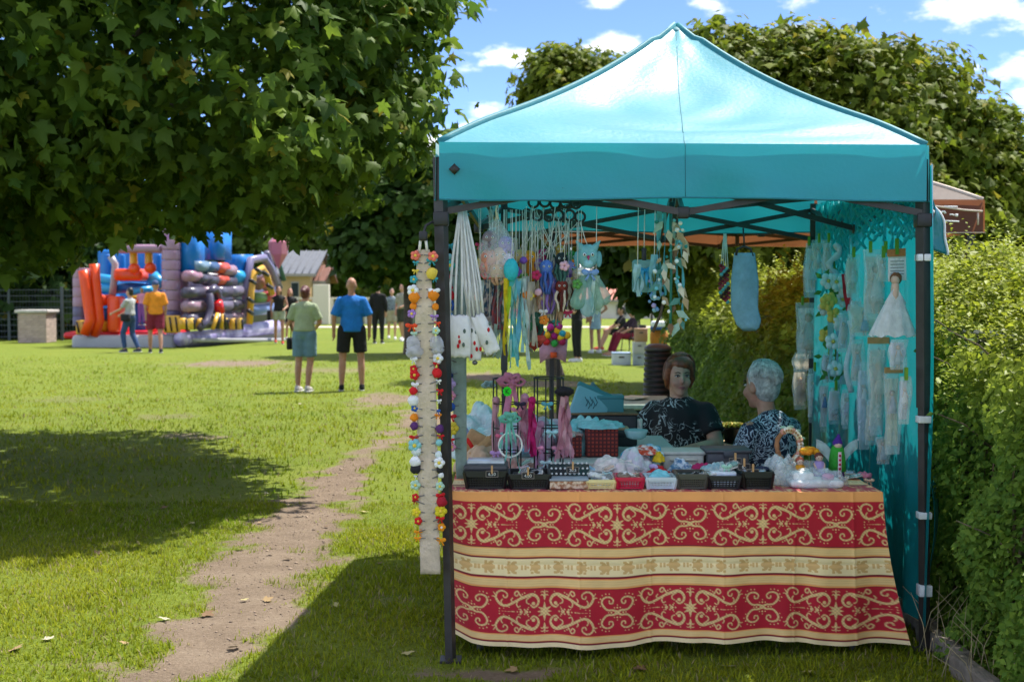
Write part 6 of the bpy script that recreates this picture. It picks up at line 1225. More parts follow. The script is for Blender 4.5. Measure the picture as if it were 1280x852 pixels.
pack('slim pale blue cellophane packet high on the rear end of the curtain', 1006, 1027, 304, 372, '#c9d8e0', '#c9b48a', rot=.2)
pack('wide clear packet with cream doll under the slim blue one', 996, 1026, 378, 448, '#e8d8c8', '#b58a5a'); pack('crumpled open cellophane sleeve under the cream doll packet', 992, 1022, 440, 464, '#e9e6e4', '#000000', doll=False, peg=False)
pack('narrow packet with tan doll at the rear bottom of the curtain', 992, 1008, 460, 512, '#c8a898', '#c9a25a', peg=False); pack('narrow packet with cream doll beside the tan one', 1010, 1025, 460, 528, '#e8d8c8', '#a8935a'); pack('royal blue wrapped doll packet at the bottom of the curtain', 1025, 1037, 476, 540, '#3f6fc0', '#7a5a3a', milky=False, peg=False)
pack('long wide clear packet with white doll hung by two green pegs', 1080, 1112, 312, 400, '#e9e6e4', '#8a7a6a'); pack('broad crumpled clear packet with blue disc below the long wide one', 1062, 1100, 380, 420, '#8fb8d8', '#6fa0b8', peg=False)
pack('tall clear packet with cream doll in the middle of the curtain', 1086, 1112, 425, 544, '#e8d8c8', '#c9b48a', peg=False, card=True); pack('thin white doll packet left of the tall clear packet', 1073, 1087, 452, 562, '#f0eef0', '#c0a080', peg=False); pack('small-headed lilac doll packet right of the tall clear packet', 1106, 1125, 462, 568, '#d8cfe0', '#9a5a3a', peg=False, card=True)
# angel doll on a card
D = wallD(1120); t = thing('angel_doll', 'angel doll in wide white lace dress pegged to a card on the curtain', 'doll', tuple(P(1118, 422, D)))
obj('card', MB().slab([P(x, y, D+.01) for x, y in ((1110, 314), (1132, 312), (1133, 350), (1110, 352))], .003), fab('#d8dcdc'), t, smooth=False); obj('header', MB().slab([P(x, y, D) for x, y in ((1109, 312), (1132, 310), (1132, 320), (1109, 321))], .004), fab('#a8703f'), t, smooth=False)
for y in (326, 330, 334, 338, 342): obj('text_line', MB().slab([P(x, q, D+.006) for x, q in ((1113, y), (1130, y-.4), (1130, y+.8), (1113, y+1.2))], .001), fab('#8f9696'), t, smooth=False)
obj('peg', MB().box(P(1121, 308, D), (.013, .02, .07)), fab('#4f8a1f'), t, smooth=False)
obj('head', MB().ell(P(1119, 350, D-.02), (.020, .019, .023)), mat('doll_skin'), t); obj('hair', MB().ell(P(1120, 348, D-.012), (.026, .022, .028), noise=.1), fab('#7a4a2a'), t); obj('bodice', MB().cone(P(1119, 357, D-.02), P(1118, 374, D-.02), .018, .022), mat('doll_skin'), t)
def skirt(u, v): a = u*6.283; r_ = lerp(.02, .10, v**.8)*(1+.10*math.sin(9*a)*v); return P(lerp(1119, 1116, v), lerp(368, 420, v), D-.03)+V(math.cos(a)*r_, math.sin(a)*r_*.35, .006*math.sin(9*a)*v)
obj('lace_skirt', MB().grid(skirt, 48, 10), fab('#e6e8ea', trans=.3), t)
for sg in (1, -1): obj('sleeve', MB().slab([P(1119, 356, D-.03), P(1119+sg*13, 378, D-.03), P(1119+sg*10, 388, D-.03), P(1119+sg*3, 372, D-.03)], .01), fab('#e6e8ea'), t)
# flowers and ribbons between the packets
t = thing('flower_spray', 'hanging spray of white fabric flowers with green leaves on the curtain', 'flowers', tuple(P(1045, 480, wallD(1045)))); rd = random.Random(9)
obj('stem', MB().tube([P(1042+3*math.sin(k), 325+k*15, wallD(1045)-.05) for k in range(11)], .006, 6), fab('#4f7a3a'), t)
for i in range(20):
    x, y = 1043+rd.uniform(-14, 16), rd.uniform(350, 470); c = P(x, y, wallD(1045)-.10+rd.uniform(-.04, .04)); m = MB()
    for q in range(5): a = q*1.257+i; m.ell(c+V(math.cos(a)*.026, 0, math.sin(a)*.026), (.020, .010, .022), 8, 6)
    fo = obj('flower', m, fab('#d6e4e4' if i % 5 else '#e3c15a'), t); obj('flower_centre', MB().ell(c+V(0, -.012, 0), .011, 8, 6), fab('#c9b85a'), fo)
for i in range(26):
    c = P(1043+rd.uniform(-16, 18), rd.uniform(340, 475), wallD(1045)-.08+rd.uniform(-.04, .04)); a = rd.uniform(0, 6.28); d = V(math.cos(a), -.2, math.sin(a)); s = d.cross(V(0, 1, 0)).normalized(); l_ = .055
    obj('leaf', MB().add([c, c+d*l_*.4+s*l_*.26, c+d*l_, c+d*l_*.4-s*l_*.26], [(0, 1, 2), (0, 2, 3)]), fab('#4f8a3f', trans=.3), t)
for i, (x, hx_) in enumerate(((1038, '#8fc4cc'), (1052, '#b9d0d4'), (1047, '#a8c0d4'), (1060, '#9fb4bc'))): obj('trailing_ribbon', ribbon(hang(x, 400, x+i, 480, wallD(1045)-.09, 9, 3, i), .03, twist=2+i), fab(hx_, trans=.4), t)
obj('red_ribbon', ribbon(hang(1057, 342, 1062, 388, wallD(1058)-.06, 9, 1, 3), .045, twist=.8), fab('#b01228'), label='dark red ribbon hanging among the white flowers', cat='ribbon')
obj('pearl_garland', MB().tube([P(1043+7*math.sin(k*.9), 305+k*5, wallD(1045)-.05) for k in range(11)], [.014+.008*(k % 2) for k in range(11)], 8), fab('#c8d0d4'), label='grey pearl and feather garland above the white flowers', cat='garland')
obj('white_rope', MB().tube([P(1062+4*math.sin(k*.7), 400+k*9, wallD(1060)-.06) for k in range(11)], .016, 8), fab('#cdd6d8'), label='twisted white rope cord hanging beside the flowers', cat='cord')

# more small things crowding the hanging cluster
EX = [('#b5463a', 646, 330, 6, 'rust'), ('#e6e0d6', 668, 338, 6, 'ivory'), ('#2f6a5a', 690, 318, 6, 'pine green'), ('#8a5a9a', 672, 330, 6, 'violet'), ('#c9a24a', 700, 312, 5, 'ochre'), ('#4a5f8a', 694, 330, 6, 'slate blue'), ('#d8b0a0', 680, 372, 6, 'blush'), ('#5a3a2c', 716, 366, 6, 'chocolate'), ('#b8c8a8', 648, 366, 6, 'sage'), ('#d8d0c8', 708, 352, 6, 'chalk')]
for i, (b, x, y, s, nm) in enumerate(EX):
    k = (i*3+1) % 11; toy('crochet_mouse', '%s crochet mouse keyring dangling from the black rings' % nm, x, y, s, 5.80+.03*(i % 3), b, [b, '#e0d4c4'], 4, 2.6, (ring_px[k][0], ring_px[k][1]+4), seed=60+i)
for i, (x, y0, y1, hx_, nm) in enumerate(((644, 300, 342, '#cfc4b0', 'beige'), (667, 345, 400, '#d8c8b0', 'cream'), (676, 348, 396, '#e0b49a', 'peach'), (688, 362, 402, '#e8d8c8', 'pale'), (700, 365, 405, '#c8a088', 'tan'), (656, 350, 398, '#b89a84', 'fawn'), (664, 402, 440, '#8a8f86', 'grey'))):
    t = thing('yarn_tassel', '%s yarn tassel hanging among the crochet toys' % nm, 'tassel', tuple(P(x, y1, 5.84)), 'yarn tassels among the crochet toys')
    for j in range(5): obj('strand', MB().tube(hang(x+j*.8-2, y0, x+(j-2)*2.2, y1+RD.uniform(-6, 3), 5.84, 6, 1.2, i*7+j), .0045, 6), fab(hx_), t)
    obj('knot', MB().ell(P(x, y0, 5.84), .012, 8, 6), fab(hx_), t); obj('string', MB().tube([P(x, y0, 5.84), P(x+2, 262, 5.8)], .002, 5), thread, t)
for i, (x, y, hx_, nm) in enumerate(((662, 408, '#2f7a4a', 'green'), (668, 432, '#8a2a20', 'dark red'), (676, 424, '#b8483a', 'rust red'), (610, 385, '#cfe0dc', 'pale mint'), (616, 398, '#d8c4c8', 'pale rose'))):
    obj('felt_heart', MB().ell(P(x-2.2, y-1, 5.78), (.016, .008, .016)).ell(P(x+2.2, y-1, 5.78), (.016, .008, .016)).cone(P(x, y+1, 5.78), P(x, y+6, 5.78), .018, .003, 8), fab(hx_), label='%s felt heart hanging below the crochet toys' % nm, cat='heart', group='felt hearts below the toys')
for i, (x0, x1, y0, y1, dr, lab) in enumerate(((1058, 1074, 318, 372, '#e9e6e4', 'narrow white packet beside the dark red ribbon'), (1064, 1080, 424, 482, '#c9d8e0', 'pale blue packet behind the white rope'), (1028, 1042, 300, 342, '#e8d8c8', 'small cream packet under the rear truss'), (1112, 1134, 424, 462, '#c9d8e0', 'small square packet under the angel doll skirt'), (1036, 1052, 484, 530, '#f0eef0', 'white packet below the flower spray'), (1052, 1066, 486, 536, '#d8cfe0', 'lilac packet below the white rope'), (1096, 1110, 318, 352, '#e9e6e4', 'short white packet between the pegs and the angel doll'))):
    pack(lab, x0, x1, y0, y1, dr, '#b59a72', peg=i % 2 == 0)
# ================================================================ on the tables
# side table at the left, behind the front one
s2 = thing('folding_table', 'side table with pale cloth at the left, heaped with fabric goods', 'table', (.35, 6.85, 0)); ZS = .735
obj('table_top', MB().rbox((.37, 6.88, ZS-.02), (1.02, 1.2, .035), .01), mat('table_plastic'), s2)
for x in (-.08, .82):
    for y in (6.35, 7.42): obj('leg', MB().tube([V(x, y, 0), V(x, y, ZS-.03)], .015, 8), mat('grey_tube'), s2)
def basket(label, x0, x1, y0, y1, D, hx_, dep=.16, cells=11, rows=4, solid=False, z0=None, group='plastic baskets along the front of the table'):
    z0 = ZT if z0 is None else z0; a, b_ = P(x0, y1, D).x, P(x1, y1, D).x; w = b_-a; h_ = P((x0+x1)/2, y0, D).z-z0; cx = (a+b_)/2; cy = D+dep/2
    t = thing('basket', label, 'basket', (cx, cy, z0), group); m = mat('basket_'+hx_, hx_, .38, .06, 12, spec=.5); tp = .86
    def cor(f, sx, sy): k = lerp(tp, 1, f); return V(cx+sx*w/2*k, cy+sy*dep/2*k, z0+h_*f)
    obj('base', MB().box((cx, cy, z0+.006), (w*tp*.98, dep*tp*.98, .010)), m, t, smooth=False)
    rim = MB(); ring = [cor(1, -1, -1), cor(1, 1, -1), cor(1, 1, 1), cor(1, -1, 1)]
    for i in range(4): bar(rim, ring[i], ring[(i+1) % 4], .012, .012)
    lo = [cor(.0, -1, -1), cor(.0, 1, -1), cor(.0, 1, 1), cor(.0, -1, 1)]
    for i in range(4): bar(rim, ring[i]-V(0, 0, h_*.16), ring[(i+1) % 4]-V(0, 0, h_*.16), .006, h_*.20)
    for i in range(4): bar(rim, lo[i]+V(0, 0, h_*.06), lo[(i+1) % 4]+V(0, 0, h_*.06), .006, h_*.12); bar(rim, lo[i], ring[i], .014, .014)
    obj('rim', rim, m, t, smooth=False)
    lat = MB()
    for i, (A0, A1, B0, B1) in enumerate(((cor(.12, -1, -1), cor(.85, -1, -1), cor(.12, 1, -1), cor(.85, 1, -1)), (cor(.12, 1, 1), cor(.85, 1, 1), cor(.12, -1, 1), cor(.85, -1, 1)), (cor(.12, 1, -1), cor(.85, 1, -1), cor(.12, 1, 1), cor(.85, 1, 1)), (cor(.12, -1, 1), cor(.85, -1, 1), cor(.12, -1, -1), cor(.85, -1, -1)))):
        n_ = cells
        for j in range(n_+1): bar(lat, A0.lerp(B0, j/n_), A1.lerp(B1, j/n_), .0032, .0042)
        for j in range(1, rows): bar(lat, A0.lerp(A1, j/rows), B0.lerp(B1, j/rows), .0030, .0040)
    obj('lattice', lat, m, t, smooth=False, kind='stuff')
    if solid: obj('liner', MB().box((cx, cy, z0+h_*.48), (w*.80, dep*.80, h_*.85)), mat('liner_'+hx_, (.02, .02, .022), .7), t, smooth=False)  # near-black block paints the dark inside seen through the holes
    else: obj('paper_liner', MB().box((cx, cy, z0+h_*.46), (w*.76, dep*.76, h_*.8)), mat('liner_paper', (.62, .62, .60), .9, .3, 60), t, smooth=False)
    return V(cx, cy, z0+h_), w, dep, h_
def fill(word, c, w, dep, h_, items, n_, up=.02, kinds=('bow', 'pack', 'roll')):
    for i in range(n_):
        nm, hx_ = items[i % len(items)]; k = kinds[i % len(kinds)]; p = c+V(RD.uniform(-.36, .36)*w, RD.uniform(-.32, .32)*dep, RD.uniform(-.012, up)-.006); rz = RD.uniform(0, 3); M = Euler((RD.uniform(-.7, .7), RD.uniform(-.5, .5), rz)).to_matrix()
        lab = '%s %s lying in the %s' % (nm, {'bow': 'fabric bow', 'pack': 'little carded packet', 'roll': 'rolled scrunchie'}[k], word); g = 'small goods in the %s' % word
        if k == 'bow': obj('fabric_bow', bowmesh(p, .026, RD.uniform(-.5, .5)), fab(hx_), label=lab, cat='bow', group=g)
        elif k == 'pack':
            t = thing('carded_packet', lab, 'packet', tuple(p), g); obj('card', MB().rbox(p, (.062, .045, .004), .001, M, 1), fab('#e4e0d8'), t); obj('item', MB().rbox(p+M@V(0, 0, .007), (.045, .03, .010), .004, M), fab(hx_), t); obj('wrapper', MB().rbox(p+M@V(0, 0, .008), (.06, .043, .018), .006, M), clear, t)
        else:
            pts = [p+M@V(.022*math.cos(a), .022*math.sin(a), .004*math.sin(5*a)) for a in np.linspace(0, 6.283, 18, endpoint=False)]; obj('scrunchie', MB().tube(pts, [.009+.003*(q % 2) for q in range(18)], 7, closed=True), fab(hx_), label=lab, cat='scrunchie', group=g)
def textmesh(s, size, m, loc, parent):
    cu = bpy.data.curves.new('tx', 'FONT'); cu.body = s; cu.size = size; cu.align_x = 'CENTER'; cu.align_y = 'CENTER'; cu.extrude = .0004; o = bpy.data.objects.new('tx', cu); COL.objects.link(o); bpy.context.view_layer.update()
    me = bpy.data.meshes.new_from_object(o.evaluated_get(bpy.context.evaluated_depsgraph_get())); bpy.data.objects.remove(o); me.materials.clear(); me.materials.append(m)
    q = bpy.data.objects.new('figures', me); link(q, None); q.parent = parent
    if parent in _world: q.matrix_parent_inverse = Matrix.Translation(-_world[parent])
    q.location = loc; q.rotation_euler = (math.pi/2, 0, 0); return q
def pricetag(label, x, y, D, s, w=.052, h_=.026):
    c = P(x, y, D); t = thing('price_tag', label, 'price tag', tuple(c)); obj('board', MB().rbox(c, (w, .004, h_), .002), mat('chalkboard', (.022, .022, .024), .8), t)
    fr = MB().box(c+V(0, -.0005, h_/2), (w, .006, .003)).box(c-V(0, .0005, h_/2), (w, .006, .003)).box(c+V(w/2, 0, 0), (.003, .006, h_)).box(c-V(w/2, 0, 0), (.003, .006, h_)); obj('frame', fr, mat('tag_frame', (.20, .17, .15), .8), t, smooth=False)
    obj('clothes_peg', MB().box(c+V(0, -.004, h_*.75), (.008, .012, .035)), fab('#c79a6a'), t, smooth=False); textmesh(s, h_*.72, mat('chalk', (.72, .72, .70), .9), c+V(0, -.0035, -.001), t)
Df = 5.555
B = {}
B['b1'] = basket('wide black perforated basket with folded rim at the left table end', 581, 633, 590, 616, Df, '#17181b', .20, 16, 5, True)
tb_ = thing('storage_tray', 'dark grey plastic tray stacked on the left black basket', 'tray', (B['b1'][0].x, 5.66, B['b1'][0].z)); c = B['b1'][0]
obj('tray', MB().rbox(c+V(0, .02, .012), (.195, .20, .03), .012), mat('tray_grey', (.055, .058, .065), .4), tb_); obj('lid_sheet', MB().rbox(c+V(.0, .03, .034), (.165, .15, .012), .004), mat('lid_clear', (.55, .60, .62), .2), tb_)
B['b2'] = basket('black perforated basket holding a neon green packet', 636, 687, 594, 616, Df, '#16171a', .18, 15, 5, True)
fill('black basket with neon green packet', *B['b2'], [('neon green', '#2fd42a'), ('pale blue', '#a8c0cc'), ('grey', '#888c90'), ('black', '#1c1c20')], 8, .015)
B['cr'] = basket('small cream basket with square holes', 733, 769, 601, 616, Df, '#e6d79a', .14, 9, 3); fill('small cream basket', *B['cr'], [('pale aqua', '#a9d0d4'), ('dark grey', '#4a4c50'), ('white', '#e0e4e4')], 9, .03)
B['rd'] = basket('small raspberry red basket with square holes', 771, 804, 598, 615, Df, '#c41440', .14, 9, 3); fill('raspberry red basket', *B['rd'], [('beige', '#d8c0a0'), ('white', '#ececec'), ('taupe', '#8a7a6c')], 8, .02)
B['bl'] = basket('small pale blue white basket full of aqua cloth', 809, 845, 598, 614, Df, '#c9d8e2', .14, 9, 4)
heap('aqua_cloth', 'crumpled aqua cloth heaped in the pale blue basket', B['bl'][0]+V(0, 0, -.01), (.055, .06, .035), fab('#7fc8d4'), seed=4)
B['ol'] = basket('olive grey perforated basket between pale blue and black baskets', 847, 884, 594, 614, Df, '#4a4a42', .15, 13, 5, True); fill('olive grey basket', *B['ol'], [('silver', '#a8b4b8'), ('olive', '#5a5a44'), ('black', '#202020')], 5, .0)
B['bw'] = basket('black basket with white sheet lining', 886, 926, 596, 614, Df, '#15161c', .15, 9, 4, False); t = thing('liner_box', 'white card box set inside the black basket', 'box', tuple(B['bw'][0])); obj('box', MB().rbox(B['bw'][0]-V(0, 0, .02), (.115, .12, .05), .004), fab('#c9d4e4'), t); obj('flap', MB().rbox(B['bw'][0]+V(.0, -.02, .012), (.11, .06, .012), .003), fab('#dfe6f0'), t)
fill('white lined black basket', *B['bw'], [('mint', '#a8d8c4'), ('white', '#e6e8ea'), ('pink', '#d8a8b8'), ('teal', '#3f8f86')], 8, .05)
B['bk'] = basket('black basket with chalkboard price tags near the white tray', 929, 966, 591, 614, Df, '#101114', .17, 12, 5, True); fill('tagged black basket', *B['bk'], [('black', '#18181c'), ('pale blue', '#9ab8d0'), ('navy', '#26304a')], 6, .01)
pricetag('chalkboard price tag on the left black basket', 615, 592, 5.50, '6,50'); pricetag('chalkboard price tag on the basket with neon packet', 660, 594, 5.52, '4,00'); pricetag('chalkboard price tag on the dark tray of pins', 716, 587, 5.62, '20,5'); pricetag('upright chalkboard price tag behind the black baskets', 919, 576, 5.66, '10,-'); pricetag('chalkboard price tag low over the tagged black basket', 930, 583, 5.60, '8,-'); pricetag('chalkboard price tag right of the white lined basket', 941, 590, 5.56, '8,-')
# tray of pins, floral box
t = thing('pin_tray', 'black display tray with rows of small pins on the table', 'tray', tuple(P(712, 605, 5.66))); c = V(P(712, 600, 5.68).x, 5.72, ZT)
obj('tray', MB().rbox(c+V(0, .0, .04), (.185, .16, .05), .006, Matrix.Rotation(R(12), 3, 'X')), mat('tray_black', (.016, .017, .02), .5), t)
for i in range(9):
    for j in range(3): obj('pin', MB().ell(c+V(-.08+i*.02, -.075+j*.055, .054+j*.016), .0055, 8, 6), mat('pin_white', (.75, .75, .72), .3), t)
t = thing('floral_box', 'flat cream box printed with small brown flowers at the table front', 'box', tuple(P(711, 616, 5.56))); c = V(P(711, 612, 5.58).x, 5.60, ZT+.018); obj('box', MB().rbox(c, (.168, .10, .036), .004), mat('floral_paper', '#dcc9ae', .8, .08, 10, col2='#9a6a4a', mixs=55), t); obj('lid_edge', MB().rbox(c+V(0, 0, .022), (.172, .104, .010), .003), fab('#9aa4b0'), t)
# heaps of fabric
def bunch(label, c, r, m, seed, folds=6.0, cat='cloth'): return heap('fabric_bundle', label, c, r, m, cat, seed, folds=folds)
zc = lambda x, y, D: P(x, y, D)
bunch('heap of pale pink and white lace on the table', V(P(765, 580, 5.85).x, 5.85, ZT), (.115, .10, .105), mat('lace_heap', '#d8cbd0', .85, .15, 40, .5, 120, col2='#e6dfd8', mixs=14), 1, 7); bunch('white lace bundle beside the pink lace heap', V(P(795, 580, 5.9).x, 5.92, ZT), (.10, .10, .12), mat('lace_heap2', '#d4d0dc', .85, .15, 40, .5, 120, col2='#c8dcd8', mixs=18), 2, 7)
bunch('turquoise and white patterned cloth on top of the lace', V(P(805, 560, 6.05).x, 6.05, ZT+.06), (.115, .10, .075), mat('turq_print', '#3f9fc4', .85, .1, 30, .4, 90, col2='#c8dce4', mixs=26), 3); bunch('red and orange floral print cloth on the lace heap', V(P(806, 566, 5.9).x, 5.94, ZT+.105), (.075, .06, .035), mat('floral_print', '#e0d4cc', .85, .1, 30, .4, 90, col2='#c4482a', mixs=38), 4); bunch('yellow cloth corner beside the turquoise print', V(P(823, 568, 5.9).x, 5.90, ZT+.075), (.03, .04, .04), fab('#d8b41c'), 5); bunch('scarlet ribbon pile behind the pale blue basket', V(P(822, 590, 5.8).x, 5.80, ZT), (.07, .05, .06), fab('#b8141c'), 6, 8)
bunch('white frilly fabric heap on the side table beside the rack', V(P(603, 530, 6.7).x, 6.72, ZS), (.16, .14, .22), mat('frill_white', '#cfd8da', .85, .15, 30, .5, 110, col2='#b4d0d2', mixs=16), 7, 8); bunch('aqua folded towels on the side table', V(P(600, 540, 6.4).x, 6.42, ZS), (.14, .10, .15), mat('frill_aqua', '#a8cfd2', .85, .15, 30, .5, 110, col2='#d0dcdc', mixs=14), 8, 7); bunch('lilac grey cloth beside the grey green strip', V(P(586, 545, 6.3).x, 6.34, ZS), (.06, .05, .14), fab('#8f8fae'), 9); bunch('salmon pink cloth behind the black baskets', V(P(632, 580, 6.05).x, 6.05, ZT), (.13, .10, .09), mat('salmon', '#c9958a', .85, .15, 30, .5, 110, col2='#d8b4a8', mixs=16), 10, 7); bunch('beige cloth heap behind the left black basket', V(P(600, 572, 6.05).x, 6.07, ZT), (.12, .09, .12), fab('#c4a78c'), 11, 7); bunch('dark red cloth peeping out behind the left tray', V(P(600, 588, 5.9).x, 5.9, ZT), (.10, .05, .05), fab('#8a1f2c'), 12)
bunch('pale aqua net fabric behind the wire racks', V(P(662, 540, 6.6).x, 6.6, ZS), (.20, .15, .20), mat('net_aqua', '#a9c9cc', .85, .2, 30, .5, 110, col2='#c9a6b8', mixs=12), 13, 7); bunch('aqua tulle spilling around the gingham box', V(P(735, 540, 6.5).x, 6.62, ZS+.0), (.13, .12, .19), mat('net_aqua2', '#7fc4c8', .85, .2, 30, .5, 110, col2='#a8d4d4', mixs=12), 14, 8)
kb_ = P(598, 560, 6.2); t = thing('kraft_bag', 'brown kraft paper bag with red ribbon leaning on the cloth heaps', 'bag', (kb_.x, 6.2, ZT)); obj('paper', MB().rbox(kb_, (.16, .05, .14), .012, Matrix.Rotation(.5, 3, 'Y')), fab('#b58e64'), t); obj('red_ribbon', ribbon([P(583, 548, 6.12), P(588, 555, 6.12), P(594, 564, 6.12)], .02), fab('#d4201c'), t, sol=.002)
t = thing('wooden_paddle', 'flat wooden paddle lying across the cloth heaps', 'paddle', tuple(P(600, 555, 6.1))); obj('blade', MB().slab([P(586, 566, 6.05), P(592, 572, 6.05), P(614, 549, 6.08), P(610, 544, 6.08)], .01), fab('#c8a070'), t, smooth=False); obj('grip', MB().tube([P(612, 547, 6.08), P(624, 536, 6.1)], .008, 6), fab('#b08a5c'), t)
# gingham box
gm_ = bpy.data.materials.new('red_gingham'); gm_.use_nodes = True; n = gm_.node_tree.nodes; l = gm_.node_tree.links; tcx = n.new('ShaderNodeTexCoord'); ck = n.new('ShaderNodeTexBrick'); ck.offset = 0; ck.inputs['Scale'].default_value = 1; ck.inputs['Brick Width'].default_value = .02; ck.inputs['Row Height'].default_value = .02; ck.inputs['Mortar Size'].default_value = .0042; ck.inputs['Color1'].default_value = (.40, .055, .035, 1); ck.inputs['Color2'].default_value = (.33, .045, .03, 1); ck.inputs['Mortar'].default_value = (.10, .02, .02, 1)
mp = n.new('ShaderNodeMapping'); mp.inputs['Rotation'].default_value = (math.pi/2, 0, 0); l.new(tcx.outputs['Object'], mp.inputs[0]); l.new(mp.outputs[0], ck.inputs[0]); l.new(ck.outputs[0], n['Principled BSDF'].inputs['Base Color']); n['Principled BSDF'].inputs['Roughness'].default_value = .85
c = V(P(753, 570, 6.45).x, 6.55, ZS); t = thing('gingham_box', 'red gingham cloth covered box with aqua lining on the side table', 'box', tuple(c)); obj('sides', MB().rbox(c+V(0, 0, .075), (.165, .17, .15), .008), gm_, t); obj('lining', heapmesh(c+V(0, -.01, .145), (.115, .11, .035), 3, folds=8), fab('#8fc8cc'), t)
c2 = V(P(712, 572, 6.5).x, 6.52, ZS); t = thing('gingham_box', 'second red gingham box half hidden by the pink tassel', 'box', tuple(c2)); obj('sides', MB().rbox(c2+V(0, 0, .055), (.12, .14, .11), .008), gm_, t); obj('lining', heapmesh(c2+V(0, 0, .105), (.07, .08, .02), 5), fab('#d8a8a0'), t)
# boxes on the side table
tealp = mat('teal_card', '#3f8288', .6, .1, 6, .1, 30); tealp2 = mat('pale_teal_card', '#7fb0ba', .6, .1, 6, .1, 30)
def tbox(name, label, x, y, D, w, dp, h_, m, rot=None, lidm=None, cat='box'):
    c = P(x, y, D); t = thing(name, label, cat, tuple(c)); obj('carton', MB().rbox(c, (w, dp, h_), .006, rot), m, t); M = rot if rot is not None else Matrix.Identity(3)
    obj('lid', MB().rbox(c+M@V(0, 0, h_/2), (w*1.04, dp*1.04, h_*.14), .005, rot), lidm or m, t); return c
cs = V(.50, 7.05, ZS); t = thing('display_case', 'dark flat case under the teal boxes on the side table', 'case', tuple(cs)); obj('case', MB().rbox(cs+V(0, 0, .085), (.36, .26, .17), .01), mat('tray_black'), t); obj('rim', MB().rbox(cs+V(0, 0, .175), (.37, .27, .012), .004), fab('#8a6a4c'), t)
tbox('teal_box', 'upright teal gift box standing at the back of the side table', 762, 511, 7.05, .145, .13, .14, tealp); 
tbox('teal_box', 'tilted pale teal box with scribbled window leaning on the teal box', 737, 508, 6.98, .20, .035, .19, tealp2, Euler((-.25, .40, .15)).to_matrix(), tealp); obj('cone_cloth', MB().cone(P(742, 490, 7.1), P(741, 480, 7.1), .05, .012, 8), fab('#5f7f86'), label='grey teal folded cloth peak behind the tilted box', cat='cloth')
for i in range(5): p = P(731+i*3, 500+3*(i % 2), 6.935-.0); obj('sketch_mark', MB().tube([p+V(0, -.02, .02), p+V(.015, -.02, -.01), p+V(.005, -.02, -.03)], .0025, 5), fab('#2f4f58'), label='dark scribble on the tilted pale teal box', cat='mark', group='scribbles on the tilted box')
c = P(763, 541, 6.75); t = thing('dark_tray', 'low black tray on the aqua cloth', 'tray', tuple(c)); obj('tray', MB().rbox(c, (.20, .14, .04), .008), mat('tray_black'), t); obj('papers', MB().rbox(c+V(0, 0, .026), (.19, .12, .014), .004), fab('#a88a6a'), t)
c = P(795, 541, 6.5); t = thing('glass_bowl', 'pale aqua translucent bowl behind the patterned cloths', 'bowl', tuple(c)); obj('bowl', MB().lathe(c, [(.03, -.03), (.05, -.02), (.062, .015), (.058, .018), (.045, -.012), (.01, -.02)], 20), mat('aqua_glass', (.40, .66, .66), .15, alpha=.7), t); obj('contents', heapmesh(c-V(0, 0, .02), (.045, .045, .025), 4), fab('#a8d0d0'), t)
c = P(799, 529, 7.0); t = thing('candle', 'short white pillar candle behind the glass bowl', 'candle', tuple(c)); obj('wax', MB().lathe(c, [(.017, -.06), (.018, .02), (.016, .025), (.004, .024)], 14), mat('wax', (.75, .70, .62), .5), t); obj('wick', MB().tube([c+V(0, 0, .022), c+V(0, 0, .034)], .0012, 5), plast, t)
# crates at the back edge of the front table
t = thing('lidded_tub', 'pale grey lidded tub with folded blue cloths at the back', 'tub', tuple(P(851, 580, 6.1))); c = V(P(851, 575, 6.1).x, 6.08, ZT); obj('tub', MB().rbox(c+V(0, 0, .05), (.195, .16, .10), .012), mat('tub_pale', '#b9bdb4', .5), t); obj('lip', MB().rbox(c+V(0, 0, .10), (.21, .175, .018), .006), mat('tub_pale'), t); obj('ridge', MB().rbox(c+V(0, -.085, .07), (.13, .01, .012), .004), mat('tub_pale'), t)
bunch('blue and white striped napkins in front of the pale tub', V(P(852, 580, 5.9).x, 5.9, ZT), (.075, .05, .075), mat('stripe_blue', '#c8d4dc', .85, .1, 30, .4, 90, col2='#4f7a9f', mixs=40), 20, 8)
t = thing('lidded_tub', 'charcoal grey lidded tub behind the black baskets', 'tub', tuple(P(907, 580, 6.05))); c = V(P(907, 575, 6.05).x, 6.05, ZT); obj('tub', MB().rbox(c+V(0, 0, .055), (.20, .16, .11), .012), mat('tub_char', '#43464c', .45), t); obj('lip', MB().rbox(c+V(0, 0, .112), (.22, .18, .018), .006), mat('tub_char'), t); obj('latch', MB().rbox(c+V(0, -.09, .10), (.05, .012, .03), .004), mat('tub_char'), t)
bunch('magenta ribbon pile between the tubs and baskets', V(P(878, 580, 5.85).x, 5.85, ZT+.02), (.06, .05, .055), fab('#a81a5a'), 21, 8); bunch('pale mint lace tags heaped over the white lined basket', V(P(895, 585, 5.75).x, 5.76, ZT+.03), (.07, .05, .055), mat('mint_lace', '#c4d4d0', .85, .15, 40, .5, 120, col2='#8fb8c0', mixs=22), 22, 9)
